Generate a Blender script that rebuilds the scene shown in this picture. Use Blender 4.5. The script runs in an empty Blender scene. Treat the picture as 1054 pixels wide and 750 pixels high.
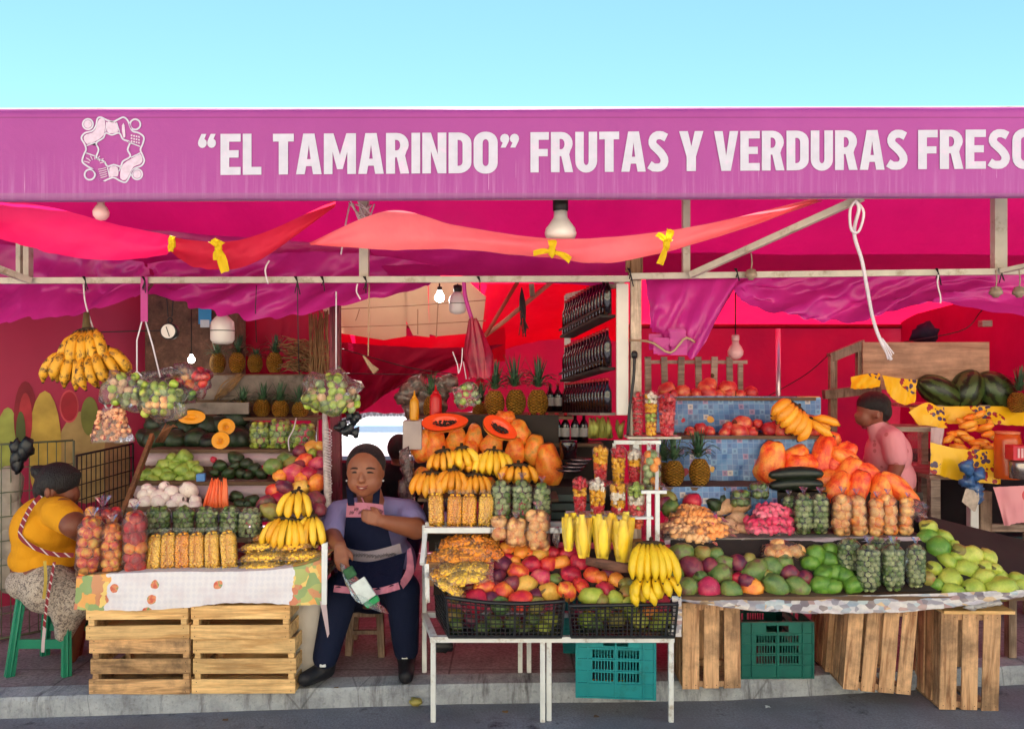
import bpy, bmesh, math, random
from mathutils import Vector, Matrix, Euler, noise
R = math.radians
PI = math.pi
sc = bpy.context.scene
col = sc.collection
F = 800.0
CZ = 1.62
rnd = random.Random(7)

def P(x, y, Y):
    """a point seen at photo pixel x, y that stands Y metres in front of the camera"""
    return Vector(((x - 527) * Y / F, Y, CZ + (375 - y) * Y / F))

# ------------------------------------------------------------------ objects
def tag(o, label=None, cat=None, group=None, kind=None):
    if label: o['label'] = label
    if cat: o['category'] = cat
    if group: o['group'] = group
    if kind: o['kind'] = kind
    return o

def empty(name, loc=(0, 0, 0), label=None, cat=None, group=None, rz=0, kind=None):
    o = bpy.data.objects.new(name, None)
    o.empty_display_size = .05
    col.objects.link(o)
    o.location = loc
    o.rotation_euler = (0, 0, rz)
    return tag(o, label, cat, group, kind)

KIDS = {}
def link(name, me, parent=None, loc=(0, 0, 0)):
    o = bpy.data.objects.new(name, me)
    col.objects.link(o)
    o.location = loc
    if parent:
        o.parent = parent
        KIDS.setdefault(parent.name, []).append(o)
    return o

def copy_tree(o, parent=None):
    c = o.copy()
    col.objects.link(c)
    if parent:
        c.parent = parent
        KIDS.setdefault(parent.name, []).append(c)
    for ch in list(KIDS.get(o.name, [])):
        copy_tree(ch, c)
    return c

USED = set()
def place(proto, loc, rot=(0, 0, 0), s=1.0, label=None, group=None):
    """first call moves the thing itself, later calls copy it with its parts"""
    if proto.name in USED:
        o = copy_tree(proto)
    else:
        o = proto
        USED.add(proto.name)
    o.location = loc
    o.rotation_euler = rot
    o.scale = (s, s, s) if isinstance(s, (int, float)) else s
    if label: o['label'] = label
    if group: o['group'] = group
    return o

class MB:
    """collects shapes and links them as ONE mesh object"""
    def __init__(self, origin=(0, 0, 0)):
        self.v = []; self.f = []; self.mi = []; self.sm = []
        self.o = Vector(origin)
    def add(self, vs, fs, mi=0, smooth=False, M=None):
        b = len(self.v)
        for p in vs:
            p = Vector(p)
            if M is not None: p = M @ p
            self.v.append(p)
        for f in fs:
            self.f.append(tuple(b + i for i in f)); self.mi.append(mi); self.sm.append(smooth)
        return self
    def box(self, c, s, rot=(0, 0, 0), mi=0, bev=0.0):
        c = Vector(c); hx, hy, hz = s[0]/2, s[1]/2, s[2]/2
        E = Euler(rot).to_matrix().to_4x4()
        M = Matrix.Translation(c) @ E
        b = min(bev, hx*.45, hy*.45, hz*.45)
        if b <= 0:
            vs = [(x, y, z) for x in (-hx, hx) for y in (-hy, hy) for z in (-hz, hz)]
            fs = [(0,1,3,2),(4,6,7,5),(0,4,5,1),(2,3,7,6),(0,2,6,4),(1,5,7,3)]
            return self.add(vs, fs, mi, False, M)
        bm = bmesh.new()
        bmesh.ops.create_cube(bm, size=1)
        for v in bm.verts: v.co = Vector((v.co.x*s[0], v.co.y*s[1], v.co.z*s[2]))
        bmesh.ops.bevel(bm, geom=list(bm.edges), offset=b, segments=1, affect='EDGES')
        bm.verts.index_update()
        self.add([v.co.copy() for v in bm.verts], [[v.index for v in f.verts] for f in bm.faces], mi, False, M)
        bm.free()
        return self
    def beam(self, a, b, w, t, mi=0, up=(0, 0, 1), bev=0.0):
        """a board from a to b, w wide (sideways) and t thick (along up)"""
        a = Vector(a); b = Vector(b); d = b - a; L = d.length; d.normalize()
        up = Vector(up)
        if abs(d.dot(up)) > .98: up = Vector((0, 1, 0))
        s = d.cross(up).normalized(); u = s.cross(d).normalized()
        M = Matrix(((s.x, d.x, u.x, 0), (s.y, d.y, u.y, 0), (s.z, d.z, u.z, 0), (0, 0, 0, 1)))
        M = Matrix.Translation((a + b) / 2) @ M
        hx, hy, hz = w/2, L/2, t/2
        vs = [(x, y, z) for x in (-hx, hx) for y in (-hy, hy) for z in (-hz, hz)]
        fs = [(0,1,3,2),(4,6,7,5),(0,4,5,1),(2,3,7,6),(0,2,6,4),(1,5,7,3)]
        return self.add(vs, fs, mi, False, M)
    def tube(self, pts, r, n=8, mi=0, cap=True, flat=1.0, smooth=True):
        pts = [Vector(p) for p in pts]
        rs = r if isinstance(r, (list, tuple)) else [r]*len(pts)
        rings = []
        t0 = (pts[1]-pts[0]).normalized()
        ref = Vector((0, 0, 1)) if abs(t0.z) < .9 else Vector((1, 0, 0))
        nrm = (ref - t0*ref.dot(t0)).normalized()
        vs = []; fs = []
        for i, p in enumerate(pts):
            if i == 0: t = t0
            elif i == len(pts)-1: t = (pts[i]-pts[i-1]).normalized()
            else: t = ((pts[i+1]-pts[i]).normalized() + (pts[i]-pts[i-1]).normalized()).normalized()
            nrm = (nrm - t*nrm.dot(t))
            nrm = nrm.normalized() if nrm.length > 1e-6 else Vector((1, 0, 0))
            bn = t.cross(nrm)
            for k in range(n):
                a = 2*PI*k/n
                vs.append(p + (nrm*math.cos(a) + bn*math.sin(a)*flat)*rs[i])
        for i in range(len(pts)-1):
            for k in range(n):
                k2 = (k+1) % n
                fs.append((i*n+k, i*n+k2, (i+1)*n+k2, (i+1)*n+k))
        if cap:
            fs.append(tuple(reversed(range(n)))); fs.append(tuple(range((len(pts)-1)*n, len(pts)*n)))
        return self.add(vs, fs, mi, smooth)
    def lathe(self, prof, n=16, mi=0, M=None, smooth=True, lobes=0, lobe=0.0, cap=True):
        """prof: list of (radius, z)"""
        vs = []; fs = []
        for r, z in prof:
            for k in range(n):
                a = 2*PI*k/n
                rr = r*(1 + lobe*math.cos(lobes*a)) if lobes else r
                vs.append((rr*math.cos(a), rr*math.sin(a), z))
        for i in range(len(prof)-1):
            for k in range(n):
                k2 = (k+1) % n
                fs.append((i*n+k, i*n+k2, (i+1)*n+k2, (i+1)*n+k))
        if cap:
            fs.append(tuple(reversed(range(n)))); fs.append(tuple(range((len(prof)-1)*n, len(prof)*n)))
        return self.add(vs, fs, mi, smooth, M)
    def ball(self, c, r, nu=10, nv=7, mi=0, rot=None, jag=0.0, seed=0):
        r = (r, r, r) if isinstance(r, (int, float)) else r
        M = Matrix.Translation(Vector(c))
        if rot is not None: M = M @ Euler(rot).to_matrix().to_4x4()
        vs = [(0, 0, -r[2])]; fs = []
        for i in range(1, nv):
            ph = -PI/2 + PI*i/nv
            for k in range(nu):
                a = 2*PI*k/nu
                d = Vector((math.cos(ph)*math.cos(a), math.cos(ph)*math.sin(a), math.sin(ph)))
                q = 1.0
                if jag: q += jag*noise.noise(d*1.7 + Vector((seed*3.1, seed, 0)))
                vs.append((d.x*r[0]*q, d.y*r[1]*q, d.z*r[2]*q))
        vs.append((0, 0, r[2])); top = len(vs)-1
        for k in range(nu):
            fs.append((0, 1+(k+1) % nu, 1+k))
            fs.append((top, 1+(nv-2)*nu+k, 1+(nv-2)*nu+(k+1) % nu))
        for i in range(nv-2):
            for k in range(nu):
                k2 = (k+1) % nu
                fs.append((1+i*nu+k, 1+i*nu+k2, 1+(i+1)*nu+k2, 1+(i+1)*nu+k))
        return self.add(vs, fs, mi, True, M)
    def grid(self, rows, mi=0, smooth=True, closed=False):
        """rows: list of equally long lists of points"""
        n = len(rows[0]); vs = [p for r in rows for p in r]; fs = []
        for i in range(len(rows)-1):
            for k in range(n-1 if not closed else n):
                k2 = (k+1) % n
                fs.append((i*n+k, i*n+k2, (i+1)*n+k2, (i+1)*n+k))
        return self.add(vs, fs, mi, smooth)
    def mesh(self, name, mats):
        me = bpy.data.meshes.new(name)
        o = self.o
        me.from_pydata([tuple(p - o) for p in self.v], [], self.f)
        if not isinstance(mats, (list, tuple)): mats = [mats]
        for m in mats: me.materials.append(m)
        me.polygons.foreach_set('material_index', self.mi)
        me.polygons.foreach_set('use_smooth', self.sm)
        me.update()
        return me
    def build(self, name, mats, parent=None, label=None, cat=None, group=None, kind=None, fixn=False):
        """world coordinates: origin (or the parent's place) is taken off; a thing of its own gets its origin at its base"""
        if parent is not None:
            self.o = Vector(parent.location) if parent.parent is None else Vector(parent.location) + Vector(parent.parent.location)
            loc = (0, 0, 0)
        elif self.o.length == 0 and self.v:
            xs = [p.x for p in self.v]; ys = [p.y for p in self.v]; zs = [p.z for p in self.v]
            self.o = Vector(((min(xs)+max(xs))/2, (min(ys)+max(ys))/2, min(zs))); loc = self.o
        else: loc = self.o
        me = self.mesh(name, mats)
        if fixn:
            bm = bmesh.new(); bm.from_mesh(me); bmesh.ops.recalc_face_normals(bm, faces=bm.faces); bm.to_mesh(me); bm.free()
        o = link(name, me, parent, loc)
        return tag(o, label, cat, group, kind)

# ------------------------------------------------------------------ materials
def rgb(h):
    """sRGB hex to linear"""
    h = h.lstrip('#')
    c = [int(h[i:i+2], 16)/255 for i in (0, 2, 4)]
    return tuple((x/12.92 if x <= .04045 else ((x+.055)/1.055)**2.4) for x in c) + (1,)

class NT:
    def __init__(self, name):
        self.m = bpy.data.materials.new(name); self.m.use_nodes = True
        self.t = self.m.node_tree; self.t.nodes.clear()
        self.out = self.n('ShaderNodeOutputMaterial')
    def n(self, typ, **k):
        x = self.t.nodes.new(typ)
        for a, b in k.items(): setattr(x, a, b)
        return x
    def set(self, sock, v):
        if hasattr(v, 'is_output') or isinstance(v, bpy.types.NodeSocket): self.t.links.new(v, sock)
        else: sock.default_value = v
    def coord(self, kind='Object', scale=(1, 1, 1), off=None, rot=(0, 0, 0)):
        c = self.n('ShaderNodeTexCoord'); mp = self.n('ShaderNodeMapping')
        self.t.links.new(c.outputs[kind], mp.inputs['Vector'])
        mp.inputs['Scale'].default_value = scale; mp.inputs['Rotation'].default_value = rot
        v = mp.outputs['Vector']
        if off is not None:
            a = self.n('ShaderNodeVectorMath', operation='ADD'); self.set(a.inputs[0], v); self.set(a.inputs[1], off); v = a.outputs[0]
        return v
    def rand(self):
        return self.n('ShaderNodeObjectInfo').outputs['Random']
    def noise(self, vec, scale=5, detail=3, rough=.5, dist=0):
        x = self.n('ShaderNodeTexNoise'); self.set(x.inputs['Vector'], vec)
        x.inputs['Scale'].default_value = scale; x.inputs['Detail'].default_value = detail
        x.inputs['Roughness'].default_value = rough; x.inputs['Distortion'].default_value = dist
        return x.outputs['Fac']
    def vor(self, vec, scale=5, feature='F1', out='Distance', rand=1.0):
        x = self.n('ShaderNodeTexVoronoi', feature=feature); self.set(x.inputs['Vector'], vec)
        x.inputs['Scale'].default_value = scale; x.inputs['Randomness'].default_value = rand
        return x.outputs[out]
    def math(self, op, a, b=0.0, c=None, clamp=False):
        x = self.n('ShaderNodeMath', operation=op, use_clamp=clamp); self.set(x.inputs[0], a); self.set(x.inputs[1], b)
        if c is not None: self.set(x.inputs[2], c)
        return x.outputs[0]
    def mix(self, f, a, b, mode='MIX'):
        x = self.n('ShaderNodeMix', data_type='RGBA', blend_type=mode)
        self.set(x.inputs[0], f); self.set(x.inputs[6], a); self.set(x.inputs[7], b)
        return x.outputs[2]
    def ramp(self, f, stops, interp='LINEAR'):
        x = self.n('ShaderNodeValToRGB'); self.set(x.inputs[0], f); e = x.color_ramp
        e.interpolation = interp
        while len(e.elements) < len(stops): e.elements.new(.5)
        for el, (p, c) in zip(e.elements, stops): el.position = p; el.color = c
        return x.outputs[0]
    def sep(self, vec):
        x = self.n('ShaderNodeSeparateXYZ'); self.set(x.inputs[0], vec); return x.outputs
    def bump(self, h, strength=.3, dist=.01):
        x = self.n('ShaderNodeBump'); self.set(x.inputs['Height'], h)
        x.inputs['Strength'].default_value = strength; x.inputs['Distance'].default_value = dist
        return x.outputs[0]
    def hsv(self, c, h=.5, s=1., v=1.):
        x = self.n('ShaderNodeHueSaturation'); self.set(x.inputs['Color'], c)
        self.set(x.inputs['Hue'], h); self.set(x.inputs['Saturation'], s); self.set(x.inputs['Value'], v)
        return x.outputs[0]
    def pbr(self, base, rough=.6, metal=0., normal=None, spec=.5, **k):
        b = self.n('ShaderNodeBsdfPrincipled')
        self.set(b.inputs['Base Color'], base); self.set(b.inputs['Roughness'], rough); self.set(b.inputs['Metallic'], metal)
        self.set(b.inputs['Specular IOR Level'], spec)
        if normal is not None: self.set(b.inputs['Normal'], normal)
        for a, v in k.items(): self.set(b.inputs[a.replace('_', ' ')], v)
        return b.outputs[0]
    def done(self, sh):
        self.t.links.new(sh, self.out.inputs['Surface']); return self.m

def plain(name, hexc, rough=.6, var=.12, scale=8, spec=.4, bump=.15, metal=0., objvar=.0, bscale=60, dirt=None):
    t = NT(name); v = t.coord()
    r = t.rand()
    n1 = t.noise(v, scale, 4)
    c = rgb(hexc)
    dark = tuple(x*(1-var*1.6) for x in c[:3]) + (1,)
    lite = tuple(min(1, x*(1+var)) for x in c[:3]) + (1,)
    cc = t.mix(t.math('MULTIPLY_ADD', n1, 2.2, -.6, clamp=True), dark, lite)
    if objvar:
        cc = t.hsv(cc, h=t.math('MULTIPLY_ADD', r, objvar*.12, .5-objvar*.06), v=t.math('MULTIPLY_ADD', r, objvar, 1-objvar/2))
    if dirt:
        n2 = t.noise(v, scale*.6, 6, .7)
        cc = t.mix(t.math('MULTIPLY_ADD', n2, 6, -3.3, clamp=True), cc, rgb(dirt))
    nm = t.bump(t.noise(v, bscale, 2), bump, .003) if bump else None
    return t.done(t.pbr(cc, rough, metal, nm, spec))

def cloth(name, hexc, transl=.45, var=.15, scale=3, rough=.55, sheen=True, spec=.25, hex2=None):
    t = NT(name); v = t.coord()
    c = rgb(hexc); d = rgb(hex2) if hex2 else tuple(x*(1-var) for x in c[:3]) + (1,)
    cc = t.mix(t.math('MULTIPLY_ADD', t.noise(v, scale, 5, .6), 2.4, -.7, clamp=True), d, c)
    wv = t.noise(v, 35, 3)
    nm = t.bump(t.math('ADD', t.math('MULTIPLY', t.noise(v, 5, 3), 3.), t.math('MULTIPLY', wv, .3)), .35, .012)
    p = t.pbr(cc, rough, 0, nm, spec)
    tr = t.n('ShaderNodeBsdfTranslucent'); t.set(tr.inputs['Color'], cc); t.set(tr.inputs['Normal'], nm)
    mx = t.n('ShaderNodeMixShader'); mx.inputs[0].default_value = transl
    t.t.links.new(p, mx.inputs[1]); t.t.links.new(tr.outputs[0], mx.inputs[2])
    return t.done(mx.outputs[0])

def wood(name, hexc, hex2, scale=1.0, axis='X', rough=.7, stain=.5):
    t = NT(name); r = t.rand()
    off = t.n('ShaderNodeCombineXYZ'); t.set(off.inputs[0], t.math('MULTIPLY', r, 37.)); t.set(off.inputs[1], t.math('MULTIPLY', r, 13.)); t.set(off.inputs[2], t.math('MULTIPLY', r, 7.))
    s = {'X': (1.2, 14, 14), 'Z': (14, 14, 1.2), 'Y': (14, 1.2, 14)}[axis]
    v = t.coord(scale=tuple(k*scale for k in s), off=off.outputs[0])
    v2 = t.coord(scale=(3, 3, 3), off=off.outputs[0])
    g = t.noise(v, 2.2, 6, .62, .8)
    st = t.noise(v2, 1.3, 6, .68)
    c = t.ramp(g, [(.36, rgb(hex2)), (.52, rgb(hexc)), (.7, tuple(min(1, x*1.15) for x in rgb(hexc)[:3]) + (1,))])
    c = t.mix(t.math('MULTIPLY', t.math('MULTIPLY_ADD', st, 6, -2.7, clamp=True), stain), c, rgb('#5f4c3c'))
    c = t.hsv(c, v=t.math('MULTIPLY_ADD', r, .35, .8))
    # a knot here and there
    fg = t.noise(t.coord(scale=tuple(k*scale*4 for k in s), off=off.outputs[0]), 2, 3, .6)
    c = t.hsv(c, v=t.math('MULTIPLY_ADD', fg, .9, .55))
    kn = t.math('LESS_THAN', t.vor(v2, 1.1), .045)
    c = t.mix(kn, c, rgb('#5a3a20'))
    nm = t.bump(g, .35, .004)
    return t.done(t.pbr(c, rough, 0, nm, .3))

# loose film / plastic bags
def film(name, tint='#ffffff', dens=.10, gloss=.28):
    t = NT(name); v = t.coord()
    n1 = t.noise(v, 30, 3, .6, 1.2)
    nm = t.bump(n1, .9, .01)
    tr = t.n('ShaderNodeBsdfTransparent'); tr.inputs[0].default_value = (1, 1, 1, 1)
    gl = t.n('ShaderNodeBsdfGlossy'); gl.inputs['Roughness'].default_value = .14; t.set(gl.inputs['Normal'], nm); gl.inputs[0].default_value = (1, 1, 1, 1)
    df = t.n('ShaderNodeBsdfTranslucent'); df.inputs[0].default_value = rgb(tint)
    df2 = t.n('ShaderNodeBsdfDiffuse'); df2.inputs[0].default_value = rgb(tint)
    fr = t.n('ShaderNodeFresnel'); fr.inputs[0].default_value = 1.4; t.set(fr.inputs['Normal'], nm)
    m0 = t.n('ShaderNodeMixShader'); m0.inputs[0].default_value = .5; t.t.links.new(df.outputs[0], m0.inputs[1]); t.t.links.new(df2.outputs[0], m0.inputs[2])
    m1 = t.n('ShaderNodeMixShader'); t.set(m1.inputs[0], t.math('MULTIPLY_ADD', n1, dens*2.2, -dens*.3, clamp=True)); t.t.links.new(tr.outputs[0], m1.inputs[1]); t.t.links.new(m0.outputs[0], m1.inputs[2])
    m2 = t.n('ShaderNodeMixShader'); t.set(m2.inputs[0], t.math('MULTIPLY', fr.outputs[0], gloss*4, clamp=True)); t.t.links.new(m1.outputs[0], m2.inputs[1]); t.t.links.new(gl.outputs[0], m2.inputs[2])
    return t.done(m2.outputs[0])

def lamp_glow(name, c, s):
    t = NT(name); e = t.n('ShaderNodeEmission'); e.inputs[0].default_value = c; e.inputs[1].default_value = s
    return t.done(e.outputs[0])

def flip(a, b, f): return a + (b - a)*f
def poly_at(pts, t):
    """point at fraction t along a polyline"""
    L = [(pts[i+1]-pts[i]).length for i in range(len(pts)-1)]; T = sum(L)*t; i = 0
    while i < len(L)-1 and T > L[i]: T -= L[i]; i += 1
    return pts[i].lerp(pts[i+1], min(1, T/max(L[i], 1e-9)))
def smooth_at(pts, t):
    """Catmull-Rom through points spaced evenly in t"""
    n = len(pts)-1; x = min(max(t*n, 0), n-1e-6); i = int(x); f = x-i
    p0 = pts[max(i-1, 0)]; p1 = pts[i]; p2 = pts[i+1]; p3 = pts[min(i+2, n)]
    return .5*((2*p1) + (p2-p0)*f + (2*p0-5*p1+4*p2-p3)*f*f + (3*p1-p0-3*p2+p3)*f*f*f)
def sheet_rows(top, bot, n=60, m=14, wr=.02, sag=0., seed=0, freq=9., foldx=0.):
    """a hanging sheet between two rails (lists of points), wrinkled"""
    rows = []
    for j in range(m+1):
        v = j/m; row = []
        for i in range(n+1):
            u = i/n
            a = smooth_at(top, u); b = smooth_at(bot, u)
            p = a.lerp(b, v)
            L = (b-a).length
            amp = wr*min(1, .25+1.6*v*(1.4-v))
            w = noise.noise(Vector((u*freq + seed*7.3 + v*1.2, v*1.6 + foldx*u*6, seed*1.7)))
            w2 = noise.noise(Vector((u*freq*2.7 + v*3, v*5 + seed, 4.2)))
            p = p + Vector((.3*w2, w*1.4+w2*.6, .5*w2))*amp
            p.y += sag*math.sin(PI*v)
            row.append(p)
        rows.append(row)
    return rows
ORD = ['first','second','third','fourth','fifth','sixth','seventh','eighth','ninth','tenth','eleventh','twelfth','thirteenth','fourteenth','fifteenth','sixteenth','seventeenth','eighteenth','nineteenth','twentieth']
# ================================================================== camera, sky, sun
cam = bpy.data.objects.new('camera', bpy.data.cameras.new('camera')); col.objects.link(cam)
cam.location = (0, 0, CZ); cam.rotation_euler = (R(90), 0, 0)
cam.data.sensor_width = 36; cam.data.lens = F/1054*36; cam.data.clip_end = 500; cam.data.clip_start = .05
sc.camera = cam
SUN_EL, SUN_AZ = 62, 0      # azimuth measured from +Y (behind the stall) towards +X
EXPO = 2.1
w = bpy.data.worlds.new('World'); sc.world = w; w.use_nodes = True
nt = w.node_tree; nt.nodes.clear()
sky = nt.nodes.new('ShaderNodeTexSky'); sky.sky_type = 'NISHITA'; sky.sun_disc = False
sky.sun_elevation = R(SUN_EL); sky.sun_rotation = R(SUN_AZ); sky.air_density = 1.0; sky.dust_density = .2; sky.ozone_density = 2.0; sky.altitude = 2400
tint = nt.nodes.new('ShaderNodeMix'); tint.data_type = 'RGBA'; tint.blend_type = 'MULTIPLY'; tint.inputs[0].default_value = 1
tint.inputs[7].default_value = (.80, 1.0, .86, 1)
bg = nt.nodes.new('ShaderNodeBackground'); bg.inputs[1].default_value = .074
wo = nt.nodes.new('ShaderNodeOutputWorld')
nt.links.new(sky.outputs[0], tint.inputs[6]); nt.links.new(tint.outputs[2], bg.inputs[0]); nt.links.new(bg.outputs[0], wo.inputs[0])
sl = bpy.data.lights.new('sun', 'SUN'); sl.energy = 5.0; sl.angle = R(.5); sl.color = (1, .95, .87)
so = bpy.data.objects.new('sun', sl); col.objects.link(so)
sd = Vector((math.sin(R(SUN_AZ-8))*math.cos(R(SUN_EL)), math.cos(R(SUN_AZ-8))*math.cos(R(SUN_EL)), math.sin(R(SUN_EL))))
so.rotation_euler = (-sd).to_track_quat('-Z', 'Y').to_euler(); so.location = (0, 0, 20)
sky.sun_rotation = R(-(-8))*-1
sc.view_settings.view_transform = 'Standard'; sc.view_settings.look = 'None'; sc.view_settings.gamma = 1
sc.view_settings.exposure = EXPO
sc.render.engine = 'CYCLES'
cy = sc.cycles
cy.max_bounces = 10; cy.diffuse_bounces = 5; cy.glossy_bounces = 3; cy.transmission_bounces = 5; cy.transparent_max_bounces = 20
cy.use_denoising = True; cy.caustics_reflective = False; cy.caustics_refractive = False
cy.use_adaptive_sampling = True; cy.adaptive_threshold = .02
cy.sample_clamp_indirect = 6

# ================================================================== ground
t = NT('asphalt'); v = t.coord('Object')
n1 = t.noise(v, 2.2, 6, .6); n2 = t.noise(v, 90, 3, .7); n3 = t.noise(t.coord(scale=(1, 7, 1), rot=(0, 0, .35)), 5, 5, .65)
c = t.ramp(n1, [(.3, rgb('#6c6c74')), (.55, rgb('#82848e')), (.75, rgb('#989ba6'))])
c = t.mix(t.math('MULTIPLY_ADD', n2, 2.4, -.9, clamp=True), c, rgb('#636269'))
c = t.mix(t.math('MULTIPLY_ADD', n3, 5, -3.1, clamp=True), c, rgb('#56525c'))
cr = t.math('LESS_THAN', t.vor(t.coord(off=None, scale=(1, 1.6, 1)), .45, 'DISTANCE_TO_EDGE'), .0025)
st_ = t.noise(v, 1.1, 7, .7); c = t.mix(t.math('MULTIPLY_ADD', st_, 7, -3.9, clamp=True), c, rgb('#423a48')); c = t.mix(t.math('MULTIPLY_ADD', t.noise(v, 4.5, 8, .75), 9, -5.2, clamp=True), c, rgb('#35303a'))
spk = t.math('LESS_THAN', t.vor(v, 26), .06)
c = t.mix(t.math('MULTIPLY', spk, .6), c, rgb('#9b9aa0'))
M_asphalt = t.done(t.pbr(c, .85, 0, t.bump(t.math('ADD', n2, t.math('MULTIPLY', n3, .6)), .7, .008), .3))

t = NT('sidewalk_concrete'); v = t.coord('Object')
n1 = t.noise(v, 3, 6, .65); n2 = t.noise(v, 60, 3, .6)
c = t.ramp(n1, [(.28, rgb('#6d6066')), (.5, rgb('#8f8188')), (.75, rgb('#a89a9e'))])
c = t.mix(t.math('MULTIPLY_ADD', n2, 2, -.8, clamp=True), c, rgb('#4d4348'))
sx = t.sep(t.coord(scale=(1.6, 1.6, 1)))
gx = t.math('LESS_THAN', t.math('ABSOLUTE', t.math('SUBTRACT', t.math('FRACT', sx[0]), .5)), .008)
gy = t.math('LESS_THAN', t.math('ABSOLUTE', t.math('SUBTRACT', t.math('FRACT', sx[1]), .5)), .008)
c = t.mix(t.math('MULTIPLY', t.math('MAXIMUM', gx, gy), .55), c, rgb('#2c2629'))
M_walk = t.done(t.pbr(c, .75, 0, t.bump(n2, .4, .005), .35))

t = NT('kerb_concrete'); v = t.coord('Object')
n1 = t.noise(v, 6, 7, .7); n2 = t.noise(v, 70, 3, .6); n3 = t.noise(t.coord(scale=(9, 1, 1.5)), 2, 5, .7)
c = t.ramp(n1, [(.3, rgb('#7c7f86')), (.5, rgb('#9fa4ab')), (.72, rgb('#b9bec4'))])
c = t.mix(t.math('MULTIPLY_ADD', n3, 5, -2.6, clamp=True), c, rgb('#55555a'))
c = t.mix(t.math('MULTIPLY_ADD', n2, 2.5, -1.4, clamp=True), c, rgb('#66625f'))
ck = t.math('LESS_THAN', t.vor(t.coord(scale=(1, .2, .3)), 1.2, 'DISTANCE_TO_EDGE'), .0022)
c = t.mix(t.math('MULTIPLY', ck, .35), c, rgb('#35322f'))
M_kerb = t.done(t.pbr(c, .85, 0, t.bump(t.math('ADD', n2, n1), .8, .01), .25))

def kerbY(x): return 3.56 + (x+2.3)*.075 if x < -.3 else (3.71 + (x+.3)*.03 if x < 1.0 else 3.749 + (x-1)*.12)
FL = .09
b = MB((0, 0, 0)); b.o = Vector((0, 0, 0))
b.add([(-120, -120, 0), (120, -120, 0), (120, 120, 0), (-120, 120, 0)], [(0, 1, 2, 3)])
b.build('road', M_asphalt, kind='structure')
b = MB(); b.grid([[Vector((-60, y, .1)), Vector((60, y, .1))] for y in (-60, -2.6)], smooth=False); b.add([(-60, -2.6, .1), (60, -2.6, .1), (60, -2.6, 0), (-60, -2.6, 0)], [(3, 2, 1, 0)])
b.build('bounce_paving', plain('pale_paving', '#d2c8b6', .85, .1, 2, .2, .2), kind='structure')  # unseen pale ground, added to bounce warm sunlight onto the stall front
xs = [-9 + i*.25 for i in range(73)]
b = MB(); ch = .012
jit = lambda x, s: .006*noise.noise(Vector((x*3, s, 0)))
prof = lambda x: [(kerbY(x)+jit(x, 1), 0), (kerbY(x)+.004+jit(x, 2), FL-ch), (kerbY(x)+ch+jit(x, 3), FL+.002), (kerbY(x)+.13, FL+.003)]
b.grid([[Vector((x, *prof(x)[k])) for x in xs] for k in range(4)], smooth=False)
b.build('kerb', M_kerb, kind='structure')
b = MB(); b.grid([[Vector((x, kerbY(x)+.12, FL)) for x in xs], [Vector((x, 14, FL)) for x in xs]], smooth=False)
b.build('sidewalk', M_walk, kind='structure')

# ================================================================== materials shared
M_white = plain('white_painted_metal', '#d9dcdb', .45, .06, 14, .5, .1, dirt='#8d7a66')
M_bar = plain('cream_steel_bar', '#b9b0a2', .5, .1, 12, .5, .1, dirt='#7b6247')
M_dark = plain('dark_metal', '#1c1b1d', .5, .1, 10)
M_wire = plain('dark_wire', '#2b2628', .5, .1, 10)
M_black = plain('black_plastic', '#14171c', .42, .12, 9, .5, .05)
M_teal = plain('teal_plastic', '#128488', .42, .08, 6, .5, .1, dirt='#0b5a58')
M_green = plain('green_plastic', '#137a5c', .38, .08, 6, .5, .1)
M_greencrate = plain('deep_green_plastic', '#0c6257', .42, .1, 6, .5, .1, dirt='#0a4640')
M_yellow_rib = cloth('yellow_ribbon', '#f2cf1a', .35)
M_white_rope = plain('white_rope', '#d8cbd0', .7)
M_twine = plain('tan_twine', '#a8876a', .8)
M_wood_l = wood('crate_wood_pale', '#e8bf84', '#c49660', 1.0, 'X', stain=.25)
M_wood_d = wood('crate_wood_old', '#cfa474', '#94704c', 1.0, 'X', stain=.8)
M_wood_v = wood('crate_wood_upright', '#b58451', '#8a5a33', 1.0, 'Z', stain=.55)
M_wood_g = wood('weathered_grey_wood', '#a39184', '#7c6a60', 1.0, 'X', stain=.5)
M_wood_gz = wood('weathered_grey_post', '#a08a78', '#76604f', 1.0, 'Z', stain=.6)
M_ply = wood('plywood_sheet', '#c9a183', '#a97e62', .45, 'X', stain=.35)
M_film = film('clear_bag_film', '#ffffff', .065, .3)
M_film_thin = film('thin_bag_film', '#ffffff', .03, .16)
M_film_pink = film('pinkish_bag_film', '#ffd9d2', .12, .3)

# ------------------------------------------------------------------ tarps
M_banner = None
t = NT('banner_vinyl'); v = t.coord('Object')
n1 = t.noise(v, .8, 5, .6); n2 = t.noise(t.coord(scale=(14, 1, .55)), 2.2, 5, .7); s = t.sep(v)
c = t.mix(t.math('MULTIPLY_ADD', n1, 2.2, -.6, clamp=True), rgb('#923b82'), rgb('#9e448e'))
low = t.math('ADD', t.math('MULTIPLY_ADD', s[2], -5.5, .75), t.math('MULTIPLY', t.noise(t.coord(scale=(1, 1, .2)), 3.5, 4), .7), clamp=True)          # grime runs that gather at the lower hem
c = t.mix(t.math('MULTIPLY', low, t.math('MULTIPLY_ADD', n2, 3.5, -1.7, clamp=True)), c, rgb('#b072a6'))
n4 = t.noise(t.coord(scale=(60, 1, 1)), 1.6, 2)
drip = t.math('MULTIPLY', t.math('GREATER_THAN', n4, .69), t.math('MULTIPLY_ADD', t.noise(t.coord(scale=(9, 1, 3)), 3, 2), 4, -1.7, clamp=True))
c = t.mix(t.math('MULTIPLY', drip, t.math('MULTIPLY', low, .75)), c, rgb('#dcb4d2'))
hem = t.math('LESS_THAN', s[2], .022)
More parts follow.
